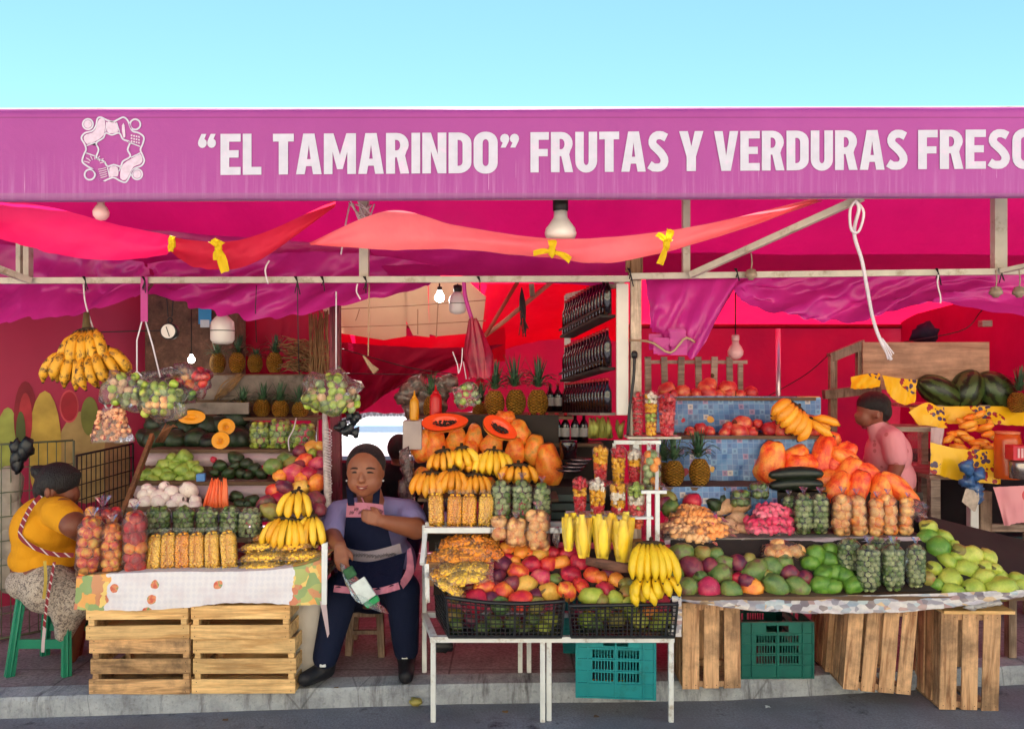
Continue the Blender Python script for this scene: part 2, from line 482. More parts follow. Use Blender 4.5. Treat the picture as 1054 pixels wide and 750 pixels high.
c = t.mix(t.math('MULTIPLY', hem, t.math('MULTIPLY_ADD', n2, .5, .35)), c, rgb('#8e5f86'))
c = t.mix(t.math('MULTIPLY', t.math('LESS_THAN', t.math('ABSOLUTE', t.math('SUBTRACT', s[2], .342)), .003), .4), c, rgb('#6b2450'))
n3 = t.noise(v, 40, 3, .6)
M_banner = t.done(t.pbr(c, .55, 0, t.bump(t.math('ADD', t.math('MULTIPLY', n1, 3), t.math('MULTIPLY', n3, .2)), .3, .02), .3))
M_letter = plain('banner_white_paint', '#bdb9c8', .55, .05, 20, .3, .1, dirt='#cfb3cc')
M_letter_thin = plain('banner_faint_paint', '#c9b2c6', .55, .1, 60, .3, .1)
M_film_pouch = film('pouch_film', '#fff4e8', .15, .32)
M_pink = cloth('magenta_tarp', '#b8085c', .12, .12, 2, hex2='#a60654')
M_purple = cloth('purple_pink_tarp', '#d636a0', .35, .2, 3, .36, spec=.6, hex2='#b82488')
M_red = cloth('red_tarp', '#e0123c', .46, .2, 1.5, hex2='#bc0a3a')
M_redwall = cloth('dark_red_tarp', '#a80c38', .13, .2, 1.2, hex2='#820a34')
M_hot = cloth('hot_pink_fabric', '#ff2478', .3, .12, 3, hex2='#f01a6c')
M_salmon = cloth('salmon_fabric', '#ff8088', .3, .12, 3, hex2='#f46c7c')

BY = 3.3
root = empty('shop_banner', P(527, 204, BY), 'long purple pink awning banner with the white stall name across the top', 'banner')
n = 90; rows = []
for j, (q, dy) in enumerate([(0, .05), (0, .0), (.08, 0), (.25, 0), (.5, 0), (.75, 0), (.93, 0), (1.0, .004), (1.015, .05), (1.12, .42)]):
    row = []
    for i in range(n+1):
        px = -330 + (1400+330)*i/n
        yb = 205.6 - 4.2*px/1054 + .35*math.sin(px*.02); yt = 112.2 - 2.2*px/1054 + .3*math.sin(px*.013+1)
        p = P(px, flip(yb, yt, q), BY)
        p.y += dy + .002*noise.noise(Vector((px*.006, q*2, 3)))*(1 if dy == 0 else 0)
        row.append(p)
    rows.append(row)
b = MB(); b.grid(rows); b.build('awning_cloth', M_banner, root)
b = MB()
b.tube([P(-330, 206.5, BY+.06), P(1400, 200, BY+.06)], .012, 6)
b.tube([P(-330, 115, BY+.03), P(1400, 111.5, BY+.03)], .012, 6)
b.build('frame_pipe', M_bar, root)

# ---- letters (condensed bold capitals drawn as flat painted outlines)
def arcpts(cx, cy, rx, ry, a0, a1, n=8):
    return [(cx+rx*math.cos(R(a0+(a1-a0)*i/n)), cy+ry*math.sin(R(a0+(a1-a0)*i/n))) for i in range(n+1)]
ST = .215
def ribbon(path, w):
    L = []; Rr = []
    for i, p in enumerate(path):
        a = path[max(i-1, 0)]; c_ = path[min(i+1, len(path)-1)]
        dx, dy = c_[0]-a[0], c_[1]-a[1]; l = math.hypot(dx, dy) or 1
        nx, ny = -dy/l, dx/l
        L.append((p[0]+nx*w/2, p[1]+ny*w/2)); Rr.append((p[0]-nx*w/2, p[1]-ny*w/2))
    return L + Rr[::-1]
def rr(x0, y0, x1, y1, rx, ry):
    return arcpts(x1-rx, y1-ry, rx, ry, 0, 90, 6) + arcpts(x0+rx, y1-ry, rx, ry, 90, 180, 6) + arcpts(x0+rx, y0+ry, rx, ry, 180, 270, 6) + arcpts(x1-rx, y0+ry, rx, ry, 270, 360, 6)
def glyph(c):
    """outlines in a cell of height 1; returns (width, [loops])"""
    s = ST; h = .19
    if c == 'E': return .50, [[(0,0),(.5,0),(.5,h),(s,h),(s,.42),(.45,.42),(.45,.6),(s,.6),(s,1-h),(.5,1-h),(.5,1),(0,1)]]
    if c == 'F': return .48, [[(0,0),(s,0),(s,.40),(.45,.40),(.45,.58),(s,.58),(s,1-h),(.48,1-h),(.48,1),(0,1)]]
    if c == 'L': return .46, [[(0,0),(.46,0),(.46,h),(s,h),(s,1),(0,1)]]
    if c == 'T': return .52, [[(.145,0),(.375,0),(.375,1-h),(.52,1-h),(.52,1),(0,1),(0,1-h),(.145,1-h)]]
    if c == 'I': return s, [[(0,0),(s,0),(s,1),(0,1)]]
    if c == 'A': return .64, [[(0,0),(.215,0),(.25,.2),(.39,.2),(.425,0),(.64,0),(.46,1),(.18,1)], [(.275,.37),(.365,.37),(.32,.72)]]
    if c == 'V': return .62, [[(.19,0),(.43,0),(.62,1),(.40,1),(.31,.38),(.22,1),(0,1)]]
    if c == 'Y': return .60, [[(.185,0),(.415,0),(.415,.36),(.60,1),(.385,1),(.30,.62),(.215,1),(0,1),(.185,.36)]]
    if c == 'M': return .80, [[(0,0),(.215,0),(.215,.55),(.33,.12),(.47,.12),(.585,.55),(.585,0),(.80,0),(.80,1),(.56,1),(.40,.47),(.24,1),(0,1)]]
    if c == 'N': return .60, [[(0,0),(.215,0),(.215,.55),(.385,0),(.60,0),(.60,1),(.385,1),(.385,.47),(.215,1),(0,1)]]
    if c == 'O': return .60, [rr(0,-.015,.60,1.015,.28,.26), rr(.225,.17,.375,.83,.072,.10)]
    if c == 'D': return .57, [[(0,0)] + arcpts(.25,.26,.32,.26,270,360,6) + arcpts(.25,.74,.32,.26,0,90,6) + [(0,1)], [(.225,.18)] + arcpts(.26,.28,.09,.10,270,360,4) + arcpts(.26,.72,.09,.10,0,90,4) + [(.225,.82)]]
    if c == 'R': return .58, [[(0,0),(.225,0),(.225,.40),(.27,.40),(.36,0),(.58,0),(.475,.44)] + arcpts(.27,.715,.295,.285,-35,90,8) + [(0,1)], [(.225,.57)] + arcpts(.27,.70,.085,.13,-90,90,6) + [(.225,.83)]]
    if c == 'U': return .57, [[(0,1)] + [(0,.27)] + arcpts(.285,.27,.285,.285,180,360,12) + [(.57,1),(.35,1),(.35,.27)] + arcpts(.285,.27,.065,.10,360,180,6) + [(.22,1)]]
    if c == 'C': return .54, [ribbon([(.50,.83)] + arcpts(.30,.72,.19,.19,55,180,6) + arcpts(.30,.28,.19,.19,180,305,6) + [(.50,.17)], .215)]
    if c == 'S': return .54, [ribbon([(.48,.84),(.36,.90)] + arcpts(.28,.74,.165,.165,80,215,6) + [(.26,.54),(.34,.46)] + arcpts(.27,.27,.165,.175,38,-95,6) + [(.15,.10),(.04,.17)], .205)]
    return .25, []
def quote(x, up):
    loops = []
    for k in range(2):
        cx = x + .10 + k*.22
        if up: loops.append([(cx+.095,1.0),(cx-.02,1.0)] + arcpts(cx,.78,.105,.12,150,390,8) + [(cx+.045,.88)])
        else: loops.append([(cx-.095,.62),(cx+.02,.62)] + arcpts(cx,.84,.105,.12,-30,210,8) + [(cx-.045,.74)])
    return .44, loops
def letter_curve(loops, name, M_, mat, parent, ext=.0006):
    cu = bpy.data.curves.new(name, 'CURVE'); cu.dimensions = '2D'; cu.fill_mode = 'BOTH'; cu.extrude = ext
    for lp in loops:
        sp = cu.splines.new('POLY'); sp.points.add(len(lp)-1); sp.use_cyclic_u = True
        for q, (x, y) in zip(sp.points, lp): q.co = (x, y, 0, 1)
    tmp = bpy.data.objects.new('tmp', cu); col.objects.link(tmp)
    me = bpy.data.meshes.new_from_object(tmp.evaluated_get(bpy.context.evaluated_depsgraph_get()))
    bpy.data.objects.remove(tmp); bpy.data.curves.remove(cu)
    me.materials.clear(); me.materials.append(mat)
    me.transform(M_)
    return link(name, me, parent)
def banner_M(px):
    # letters lie upright just in front of the banner cloth
    q = P(px, 0, BY); yb = 205.6 - 4.2*px/1054
    return None
words = [('“', 204, 223), ('EL', 227, 269), ('TAMARINDO', 281, 512), ('”', 515, 535), ('FRUTAS', 546, 688), ('Y', 699, 724), ('VERDURAS', 735, 934), ('FRESCAS', 945, 1118)]
# each word fits its own pixel span; capitals run from y = 138 (top) to y = 180
for wd, x0, x1 in words:
    loops = []; x = 0
    if wd in '“”':
        wdt, lp = quote(0, wd == '“'); loops = lp; x = wdt
    else:
        for i, chh in enumerate(wd):
            ww, lp = glyph(chh)
            loops += [[(x+a, c_) for a, c_ in l] for l in lp]; x += ww + (.055 if i < len(wd)-1 else 0)
    ytop = 138.2 - 5.0*((x0+x1)/2-200)/854; ybot = 180.4 - 7.0*((x0+x1)/2-200)/854
    if wd in '“”': pass
    p0 = P(x0, ybot + (7.0*(x1-x0)/2/854), BY-.0035); H = (ybot-ytop)*BY/F; W = (x1-x0)*BY/F
    sk = 6.0/854*W/x   # gentle rise to the right
    M_ = Matrix(((W/x, 0, 0, p0.x), (0, 0, -1, p0.y), (sk, H, 0, p0.z), (0, 0, 0, 1)))
    M_ = Matrix.Translation(-Vector(root.location)) @ M_
    letter_curve(loops, 'lettering', M_, M_letter, root)
# ---- the round emblem of four figures holding each other
def px2(x, y): return (60 + x/7.89, 105 + y/7.89)
out_l = [(340,122),(390,145),(440,158),(480,140),(525,122),(560,150),(580,200),(600,235),(650,250),(690,285),(680,340),(662,385),(680,430),(693,475),(670,515),(610,540),(580,590),(545,648),(500,640),(445,612),(400,625),(345,645),(315,600),(290,555),(240,525),(190,485),(200,430),(220,385),(208,340),(182,290),(210,250),(270,232),(300,190),(312,135)]
in_l = [(380,250),(430,265),(490,250),(520,300),(575,325),(558,385),(580,440),(520,480),(500,520),(445,508),(395,520),(365,480),(305,450),(322,385),(303,330),(360,290)]
def smooth_loop(l, k=4):
    n = len(l); r = []
    for i in range(n):
        p0, p1, p2, p3 = [Vector((*l[(i+d) % n], 0)) for d in (-1, 0, 1, 2)]
        for j in range(k):
            f = j/k
            q = .5*((2*p1)+(p2-p0)*f+(2*p0-5*p1+4*p2-p3)*f*f+(3*p1-p0-3*p2+p3)*f*f*f); r.append((q.x, q.y))
    return r
def to_local(l, Y=BY-.009):
    res = []
    for x, y in l:
        a, b_ = px2(x, y); q = P(a, b_, Y); res.append((q.x, q.z))
    return res
EM = Matrix.Translation(-Vector(root.location)) @ Matrix(((1, 0, 0, 0), (0, 0, -1, BY-.0035), (0, 1, 0, 0), (0, 0, 0, 1)))
def ring(l, wpx):
    n = len(l); o_, i_ = [], []
    for i in range(n):
        a = l[i-1]; c_ = l[(i+1) % n]; dx, dy = c_[0]-a[0], c_[1]-a[1]; L_ = math.hypot(dx, dy); nx, ny = -dy/L_, dx/L_
        o_.append((l[i][0]+nx*wpx/2, l[i][1]+ny*wpx/2)); i_.append((l[i][0]-nx*wpx/2, l[i][1]-ny*wpx/2))
    return [o_, i_]
so_, si_ = smooth_loop(out_l), smooth_loop(in_l)
lps = ring(so_, 13) + ring(si_, 13)
for cx, cy_ in [(235,178),(620,180),(250,588),(635,585)]:
    lps += ring([(cx+42*math.cos(R(a)), cy_+42*math.sin(R(a))) for a in range(0, 360, 15)], 13)
# dividing strokes between the figures
for a, c_ in [((225,352),(298,326)),((222,412),(300,440)),((560,320),(660,360)),((585,448),(662,412)),((388,160),(380,240)),((468,165),(492,240)),((395,530),(412,608)),((505,520),(488,560))]:
    lps.append(ribbon([a, ((a[0]+c_[0])/2, (a[1]+c_[1])/2), c_], 9))
letter_curve([to_local(l) for l in lps], 'emblem', EM, M_letter, root)
fills = [smooth_loop([(318,150),(345,130),(375,152),(372,240),(350,280),(300,315),(228,340),(200,290),(220,262),(275,245),(305,200)], 2),
         smooth_loop([(395,160),(460,165),(480,238),(430,252),(392,238)], 2),
         smooth_loop([(595,455),(662,422),(680,475),(655,505),(605,525),(570,590),(540,632),(500,620),(500,560),(520,505)], 2),
         smooth_loop([(410,535),(445,520),(480,535),(480,600),(445,600),(415,605)], 2),
         [(235+32*math.cos(R(a)), 178+32*math.sin(R(a))) for a in range(0, 360, 20)],
         [(635+32*math.cos(R(a)), 585+32*math.sin(R(a))) for a in range(0, 360, 20)]]
# hatching in the open figures
for k in range(7):
    a = R(200+k*24); fills.append(ribbon([(290+45*math.cos(a), 505+40*math.sin(a)), (290+68*math.cos(a), 505+60*math.sin(a)), (290+95*math.cos(a), 505+75*math.sin(a))], 7))
for k in range(5): fills.append(ribbon([(318+k*5, 545+k*17), (350+k*3, 540+k*17), (385+k*2, 530+k*17)], 6))
fills.append([(512,190),(524,168),(534,190),(540,280),(526,290),(512,240)])
for k in range(4):
    for q in range(3): fills.append([(585+k*20, 262+q*24+k*4), (598+k*20, 264+q*24+k*4), (596+k*20, 278+q*24+k*4), (583+k*20, 274+q*24+k*4)])
letter_curve([to_local(l) for l in fills], 'emblem_fill', EM, M_letter_thin, root)

# ------------------------------------------------------------------ roof cloths
def sheet(name, top, bot, mat, label, cat, n=60, m=14, wr=.02, sag=0., seed=0, freq=9., group=None, foldx=0.):
    b = MB(); b.grid(sheet_rows([P(*q) for q in top], [P(*q) for q in bot], n, m, wr, sag, seed, freq, foldx))
    return b.build(name, mat, None, label, cat, group)
def raw_sheet(name, top, bot, mat, label, cat, **k):
    b = MB(); b.grid(sheet_rows([Vector(q) for q in top], [Vector(q) for q in bot], **k)); return b.build(name, mat, None, label, cat)

# awning: front slope up to the ridge, then the magenta back slope seen from below
raw_sheet('awning_roof', [(-5, 3.75, 2.78), (0, 3.75, 2.78), (5, 3.75, 2.78)], [(-5, 4.35, 3.0), (0, 4.35, 3.0), (5, 4.35, 3.0)], M_pink,
          'pink awning cloth sloping up behind the lettered banner', 'awning cloth', n=40, m=6, wr=.01)
raw_sheet('awning_roof', [(-5, 4.352, 2.999), (-1.6, 4.352, 2.999), (1.6, 4.352, 2.999), (5, 4.352, 2.999)], [(-5, 5.05, 2.2), (-1.6, 5.05, 2.2), (1.6, 5.05, 2.2), (5, 5.05, 2.2)], M_pink,
          'flat magenta underside of the awning between banner and steel bar', 'awning cloth', n=60, m=10, wr=.018, seed=3)
# red tarp roof over the inside and its back wall
RB = [(-6.5, 7.3, 2.02), (-3.2, 7.3, 2.04), (0, 7.3, 1.96), (3, 7.3, 2.0), (7, 7.3, 2.0)]
def rooft(x0, x1, Y0, z0, lb, n=60, sd_=5):
    raw_sheet('red_roof_tarp', [(x0, Y0, z0), ((x0+x1)/2, Y0, z0-.01), (x1, Y0, z0)], [(x0*1.1, 7.3, 2.02), ((x0+x1)*.55, 7.3, 1.98), (x1*1.1, 7.3, 2.02)], M_red, lb, 'tarp roof', n=n, m=24, wr=.05, seed=sd_, freq=5)
rooft(-6.2, -1.22, 5.1, 2.62, 'glowing red tarp roof over the left stand')
rooft(-1.22, -.2, 5.95, 2.34, 'red tarp roof strip behind the beige ceiling boards', 20, 6)
raw_sheet('sun_block_sheet', [(-1.25, 5.04, 2.63), (-.7, 5.04, 2.63), (-.18, 5.04, 2.63)], [(-1.25, 6.0, 2.35), (-.7, 6.0, 2.35), (-.18, 6.0, 2.35)], cloth('beige_sheet', '#e6dac8', .75, .1, 3), 'hidden beige sheet added above the ceiling boards to block sun patches', 'tarp roof', n=16, m=8, wr=.02)  # added sheet: covers the roof gap so no sun patches reach the floor
rooft(-.2, 6.4, 5.1, 2.62, 'wide bright red tarp roof over centre and right stands', 90, 7)
M_seam = plain('tarp_seam', '#7c0a20', .7)
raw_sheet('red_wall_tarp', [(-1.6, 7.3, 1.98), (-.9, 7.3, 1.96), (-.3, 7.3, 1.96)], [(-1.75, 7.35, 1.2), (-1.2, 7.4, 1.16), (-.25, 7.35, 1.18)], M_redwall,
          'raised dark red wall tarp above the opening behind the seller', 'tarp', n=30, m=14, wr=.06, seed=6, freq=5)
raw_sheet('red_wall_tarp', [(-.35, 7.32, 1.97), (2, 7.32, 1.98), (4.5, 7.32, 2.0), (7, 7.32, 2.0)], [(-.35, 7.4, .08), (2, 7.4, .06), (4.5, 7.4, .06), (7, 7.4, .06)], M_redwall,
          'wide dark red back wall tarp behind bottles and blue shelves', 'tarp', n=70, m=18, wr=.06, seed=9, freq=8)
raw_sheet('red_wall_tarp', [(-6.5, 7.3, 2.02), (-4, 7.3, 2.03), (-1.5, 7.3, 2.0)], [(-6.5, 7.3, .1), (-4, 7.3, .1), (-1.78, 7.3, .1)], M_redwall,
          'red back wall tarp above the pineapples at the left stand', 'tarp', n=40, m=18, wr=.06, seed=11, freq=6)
b = MB(); b.tube([Vector((-6, 7.2, 1.98)), Vector((7, 7.2, 1.97))], .02, 6)
b.build('roof_rope', M_seam, None, 'dark rope along the fold where red roof meets wall', 'rope')

# red roof cloths on the inside, hung in loose folds under the beige sheets
sheet('inner_red_cloth', [(335, 341, 6.0), (380, 344, 6.0), (440, 346, 6.0), (480, 343, 6.0), (520, 337, 6.0)], [(335, 372, 6.3), (380, 374, 6.3), (440, 372, 6.3), (480, 372, 6.3), (520, 372, 6.3)], M_red,
      'bright red cloth band hanging below the beige ceiling sheets', 'cloth', 40, 8, .03, seed=21)
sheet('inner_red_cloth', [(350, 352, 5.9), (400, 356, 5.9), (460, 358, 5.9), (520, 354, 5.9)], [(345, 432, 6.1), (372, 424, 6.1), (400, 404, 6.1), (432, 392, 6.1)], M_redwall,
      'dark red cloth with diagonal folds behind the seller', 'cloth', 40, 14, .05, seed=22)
sheet('slanted_red_roof', [(502, 292, 5.4), (560, 292, 5.4), (640, 292, 5.4)], [(480, 372, 6.6), (560, 350, 6.6), (650, 352, 6.6)], M_red,
      'vivid red cloth roof panel behind the leaning sticks', 'tarp roof', 30, 12, .04, seed=23)

# beige ceiling sheets seen through the gap in the red roof
t = NT('beige_board'); v = t.coord('Object'); n1 = t.noise(v, 5, 5)
c = t.mix(n1, rgb('#dccdb6'), rgb('#ece0cc')); M_beige = t.pbr(c, .8)
trn = t.n('ShaderNodeBsdfTranslucent'); t.set(trn.inputs[0], c); mx = t.n('ShaderNodeMixShader'); mx.inputs[0].default_value = .45
t.t.links.new(M_beige, mx.inputs[1]); t.t.links.new(trn.outputs[0], mx.inputs[2]); M_beige = t.done(mx.outputs[0])
for pts, lb in [([(332,318),(375,306),(418,300),(418,346),(395,350),(345,342)], 'beige board at the left end of the ceiling gap'),
                ([(417,298),(440,290),(442,347),(425,345),(418,330)], 'narrow upright beige board in the ceiling gap'),
                ([(441,288),(482,290),(500,306),(496,342),(450,346),(442,344)], 'wide beige board beside the lit bulb')]:
    b = MB(); n = len(pts)
    Ys = [5.25 + (y-288)*.006 for x, y in pts]
    fr = [P(x, y, Y) for (x, y), Y in zip(pts, Ys)]; bk = [p + Vector((0, .012, .006)) for p in fr]
    b.add(fr + bk, [tuple(range(n)), tuple(range(2*n-1, n-1, -1))] + [(i, n+i, n+(i+1) % n, (i+1) % n) for i in range(n)])
    b.build('ceiling_board', M_beige, None, lb, 'board', 'beige boards above the gap', fixn=True)
b = MB()
for (x0, y0, x1, y1) in [(340, 337, 500, 330), (350, 318, 500, 309), (452, 290, 449, 347), (430, 318, 430, 344), (366, 330, 370, 318)]:
    b.tube([P(x0, y0, 5.15), P((x0+x1)/2, (y0+y1)/2+1, 5.16), P(x1, y1, 5.15)], .0035, 5)
b.build('ceiling_string', M_twine, None, 'thin brown strings stretched under the beige boards', 'string')

# left wall: dark pink vinyl sheet printed with fruit
t = NT('mural_vinyl'); v = t.coord('Object'); n1 = t.noise(v, 2, 4)
c = t.mix(n1, rgb('#8a1038'), rgb('#a8164a')); M_mural = t.done(t.pbr(c, .6, 0, t.bump(n1, .3, .02)))
wa, wb = P(-260, 375, 4.2), P(190, 375, 5.6); wa.z = wb.z = 0
root = empty('fruit_mural', (wa+wb)/2 + Vector((0, 0, FL)), 'dark pink wall sheet printed with large halved fruit', 'mural')
def wallP(px, py, off=0.0):
    # a point of the photo carried onto the plane of the left wall
    d = Vector(((px-527)/F, 1, (375-py)/F)); nrm = Vector((-(wb-wa).y, (wb-wa).x, 0)).normalized()
    k = (wa - Vector((0, 0, 0))).dot(nrm)/d.dot(nrm)
    q = d*k; q.z += CZ; e = -nrm if nrm.y > 0 else nrm
    return q + e*off
b = MB(); b.grid([[wallP(x, y) for x in range(-260, 200, 20)] for y in (245, 300, 350, 400, 450, 560, 690)], smooth=False)
b.build('wall_sheet', M_mural, root)
def blob(name, cx, cy_, rx, ry, hexc, off, tilt=0, parent=root):
    m = plain('print_' + hexc[1:], hexc, .6, .18, 9, .3, 0); n = 20
    pts = [wallP(cx + rx*math.cos(2*PI*i/n)*math.cos(tilt) - ry*math.sin(2*PI*i/n)*math.sin(tilt), cy_ + ry*math.sin(2*PI*i/n)*math.cos(tilt) + rx*math.cos(2*PI*i/n)*math.sin(tilt), off) for i in range(n)]
    b = MB(); b.add(pts, [tuple(range(n))]); b.build(name, m, parent)
for a in [('printed_fruit', 8, 465, 13, 46, '#8f9a4a', .004), ('printed_fruit', 26, 430, 12, 38, '#7c1c2c', .007), ('printed_fruit', 26, 432, 7, 28, '#a3303a', .010), ('printed_fruit', 21, 445, 5, 22, '#4e5a30', .013),
          ('printed_fruit', 46, 462, 17, 60, '#b39a45', .008), ('printed_fruit', 71, 418, 10, 17, '#c04a55', .006), ('printed_fruit', 71, 418, 8.5, 15, '#9c2232', .009),
          ('printed_fruit', 88, 470, 30, 48, '#a08a5a', .005), ('printed_fruit', 92, 428, 9, 20, '#6e7438', .011), ('printed_fruit', 120, 480, 14, 50, '#8c6a4a', .006)]:
    blob(*a)

# rough brown wall section behind the scale, with a blue notice
t = NT('rough_brown_wall'); v = t.coord('Object'); n1 = t.noise(v, 14, 8, .75); n2 = t.noise(v, 3, 4)
c = t.ramp(n1, [(.3, rgb('#3c2a22')), (.55, rgb('#6e5140')), (.75, rgb('#947159'))]); c = t.mix(t.math('MULTIPLY', n2, .5), c, rgb('#4a3327'))
M_rough = t.done(t.pbr(c, .95, 0, t.bump(n1, 1, .03)))
b = MB(); b.box((P(202, 0, 5.35).x, 5.35, 1.2), (.62, .22, 2.3), bev=.02)
b.build('rough_wall', M_rough, None, 'rough brown wall section behind the hanging dial scale', 'wall')
b = MB(); b.box(P(211, 325, 5.2), (.085, .008, .11)); b.box(P(211, 333, 5.196), (.06, .008, .05), mi=1)
t = plain('notice_blue', '#2a86b8', .5); t2 = plain('notice_white', '#b9c6cc', .5)
b.build('notice_card', [t, t2], None, 'blue and white card pinned on the rough brown wall', 'card')
sheet('maroon_cloth', [(236, 300, 5.45), (290, 300, 5.45), (350, 300, 5.45)], [(236, 420, 5.5), (290, 425, 5.5), (350, 432, 5.5)], M_redwall,
      'dark red cloth hanging behind the upper row of pineapples', 'cloth', 24, 12, .04, seed=31)
# straw bundle and dried stalks by the middle post
M_straw = plain('dry_straw', '#8d6d48', .9, .3, 20)
b = MB(); q = random.Random(4)
for i in range(150):
    x = q.uniform(296, 332); y = q.uniform(350, 382); L = q.uniform(8, 26); a = q.gauss(0, .25)
    b.tube([P(x-L/2, y+L*a/2, 5.0+q.uniform(-.12, .12)), P(x, y-1.5, 5.0), P(x+L/2, y-L*a/2+2, 5.0+q.uniform(-.12, .12))], .0035, 4)
b.build('straw_bundle', M_straw, None, 'bundle of dry straw beside the upper pineapples', 'straw')
b = MB()
for i in range(26):
    x = q.uniform(318, 338); b.tube([P(x, q.uniform(318, 330), 4.9), P(x+q.uniform(-2, 3), 360, 4.9+q.uniform(-.05, .05)), P(x+q.uniform(-3, 6), q.uniform(385, 415), 4.85)], .004, 4)
b.build('dried_stalks', M_straw, None, 'upright bunch of dried stalks against the post', 'stalks')

# right side wall
raw_sheet('side_wall_tarp', [(3.6, 7.2, 2.05), (3.75, 5.5, 2.2), (3.9, 3.95, 2.3)], [(3.6, 7.2, .1), (3.75, 5.5, .1), (3.95, 3.95, .1)], cloth('maroon_pink_tarp', '#a80f48', .4, .2, 2, hex2='#8a0c3c'),
          'maroon pink side tarp closing the stall on the right', 'tarp', n=30, m=12, wr=.04, seed=41)
raw_sheet('side_wall_tarp', [(-6.4, 3.9, 2.3), (-6.4, 5.5, 2.3), (-6.4, 7.2, 2.2)], [(-6.4, 3.9, .1), (-6.4, 5.5, .1), (-6.4, 7.2, .1)], M_redwall,
          'far left side tarp beyond the fruit mural', 'tarp', n=20, m=8, wr=.04, seed=42)

# ------------------------------------------------------------------ steel frame
def bar(b, a, c, w, t_=None, mi=0): b.beam(P(*a), P(*c), w, t_ or w, mi)
root = empty('awning_support', P(375, 700, 3.9), 'cream steel frame of bars and posts carrying the awning', 'frame')
b = MB(); bar(b, (-340, 290, 3.9), (648, 287, 3.9), .03); b.build('cross_bar', M_bar, root)
b = MB(); bar(b, (648, 284.5, 3.9), (1400, 275, 3.9), .03); b.build('cross_bar', M_bar, root)
for (x, y0, y1, w_) in [(375, 196, 291, .045), (706, 190, 283, .035), (1028, 190, 279, .062), (21, 240, 291, .022), (29, 240, 291, .028)]:
    b = MB(); b.beam(P(x, y0, 3.93), P(x, y1, 3.93), .04, w_, up=(1, 0, 0)); b.build('post', M_bar, root)
b = MB(); b.beam(P(711, 283, 3.87), P(888, 203, 3.42), .035, .03); b.build('brace', M_bar, root)
b = MB(); b.beam(P(-40, 262, 3.6), P(31, 289, 3.87), .03, .03); b.build('brace', M_bar, root)
b = MB(); b.beam(P(1031, 279, 3.87), P(1110, 262, 3.6), .045, .02); b.build('brace', M_bar, root)
q = random.Random(11)
for x in (87, 148, 305, 332, 376, 493, 648, 758, 965, 1030):
    yb = 289.5 if x < 648 else 281
    b = MB()
    for k in range(3): b.tube([P(x-2+k, yb-5, 3.87), P(x+1, yb, 3.865), P(x+q.uniform(-2, 4), yb+q.uniform(4, 14), 3.87)], .003, 4)
    b.build('tie_wire', M_dark, root)

# ------------------------------------------------------------------ cloth swags and drapes
sheet('swag_cloth', [(-60, 186, 3.5), (0, 203, 3.5), (60, 215, 3.5), (120, 231, 3.52), (174, 242, 3.55)], [(-60, 230, 3.5), (0, 246, 3.5), (60, 262, 3.52), (120, 268, 3.55), (172, 262, 3.55)], M_hot,
      'hot pink fabric swag sagging under the banner at the far left', 'cloth swag', 50, 10, .012, .03, 51, 7)
sheet('swag_cloth', [(174, 244, 3.56), (226, 249, 3.5), (270, 240, 3.5), (345, 206, 3.5)], [(174, 258, 3.56), (205, 276, 3.48), (262, 270, 3.5), (343, 214, 3.5)], cloth('pink_red_fabric', '#ea3052', .5, .12, 3),
      'reddish pink fabric swag held by a yellow ribbon', 'cloth swag', 50, 10, .012, .03, 52, 7)
sheet('swag_cloth', [(318, 250, 3.56), (400, 217, 3.5), (470, 232, 3.5), (560, 245, 3.5), (640, 243, 3.5), (730, 230, 3.5), (842, 203, 3.45)],
      [(318, 252, 3.56), (400, 257, 3.52), (470, 257, 3.52), (560, 265, 3.5), (630, 270, 3.5), (730, 247, 3.5), (846, 207, 3.45)], M_salmon,
      'long salmon fabric swag running from centre to the right under the banner', 'cloth swag', 90, 10, .012, .03, 53, 9)
# yellow ribbons
def bow(px, py, arms, lb, Y=3.44):
    c = P(px, py, Y); b = MB()
    b.ball(c, (.017, .014, .03), 8, 6, jag=.4, seed=px)
    for (dx, dy, w_) in arms:
        e = P(px+dx, py+dy, Y-.01); m_ = (c+e)/2 + Vector((.006, -.02, .01))
        d = (e-c).normalized(); sd_ = d.cross(Vector((0, 1, 0))).normalized()
        rows = []
        for i in range(6):
            f = i/5; pt = (c*(1-f)**2 + m_*2*f*(1-f) + e*f*f); ww = w_*(.35 + .65*math.sin(min(1, f*1.3)*PI/2))*Y/F
            rows.append([pt + sd_*ww*s_ + Vector((0, .008*math.cos(s_*5+f*4), 0)) for s_ in (-1, -.5, 0, .5, 1)])
        b.grid(rows)
    return b.build('ribbon_bow', M_yellow_rib, None, lb, 'ribbon', 'yellow ribbons tied on the swags')
bow(177, 250, [(1, -7, 3), (-1, 9, 3)], 'tiny yellow ribbon at the end of the leftmost pink swag')
bow(225, 256, [(-7, -9, 4), (-2, 12, 4), (7, 24, 5), (3, -8, 4)], 'yellow ribbon with a hanging tail on the reddish swag')
bow(568, 259, [(0, -12, 4.5), (-19, 2, 3), (19, 9, 3.5)], 'yellow ribbon bow with side tails below the bell lamp')
bow(686, 251, [(4, -15, 4), (-7, 21, 3.5), (-10, -10, 3), (3, -6, 4)], 'yellow ribbon twisted near the slanting brace')

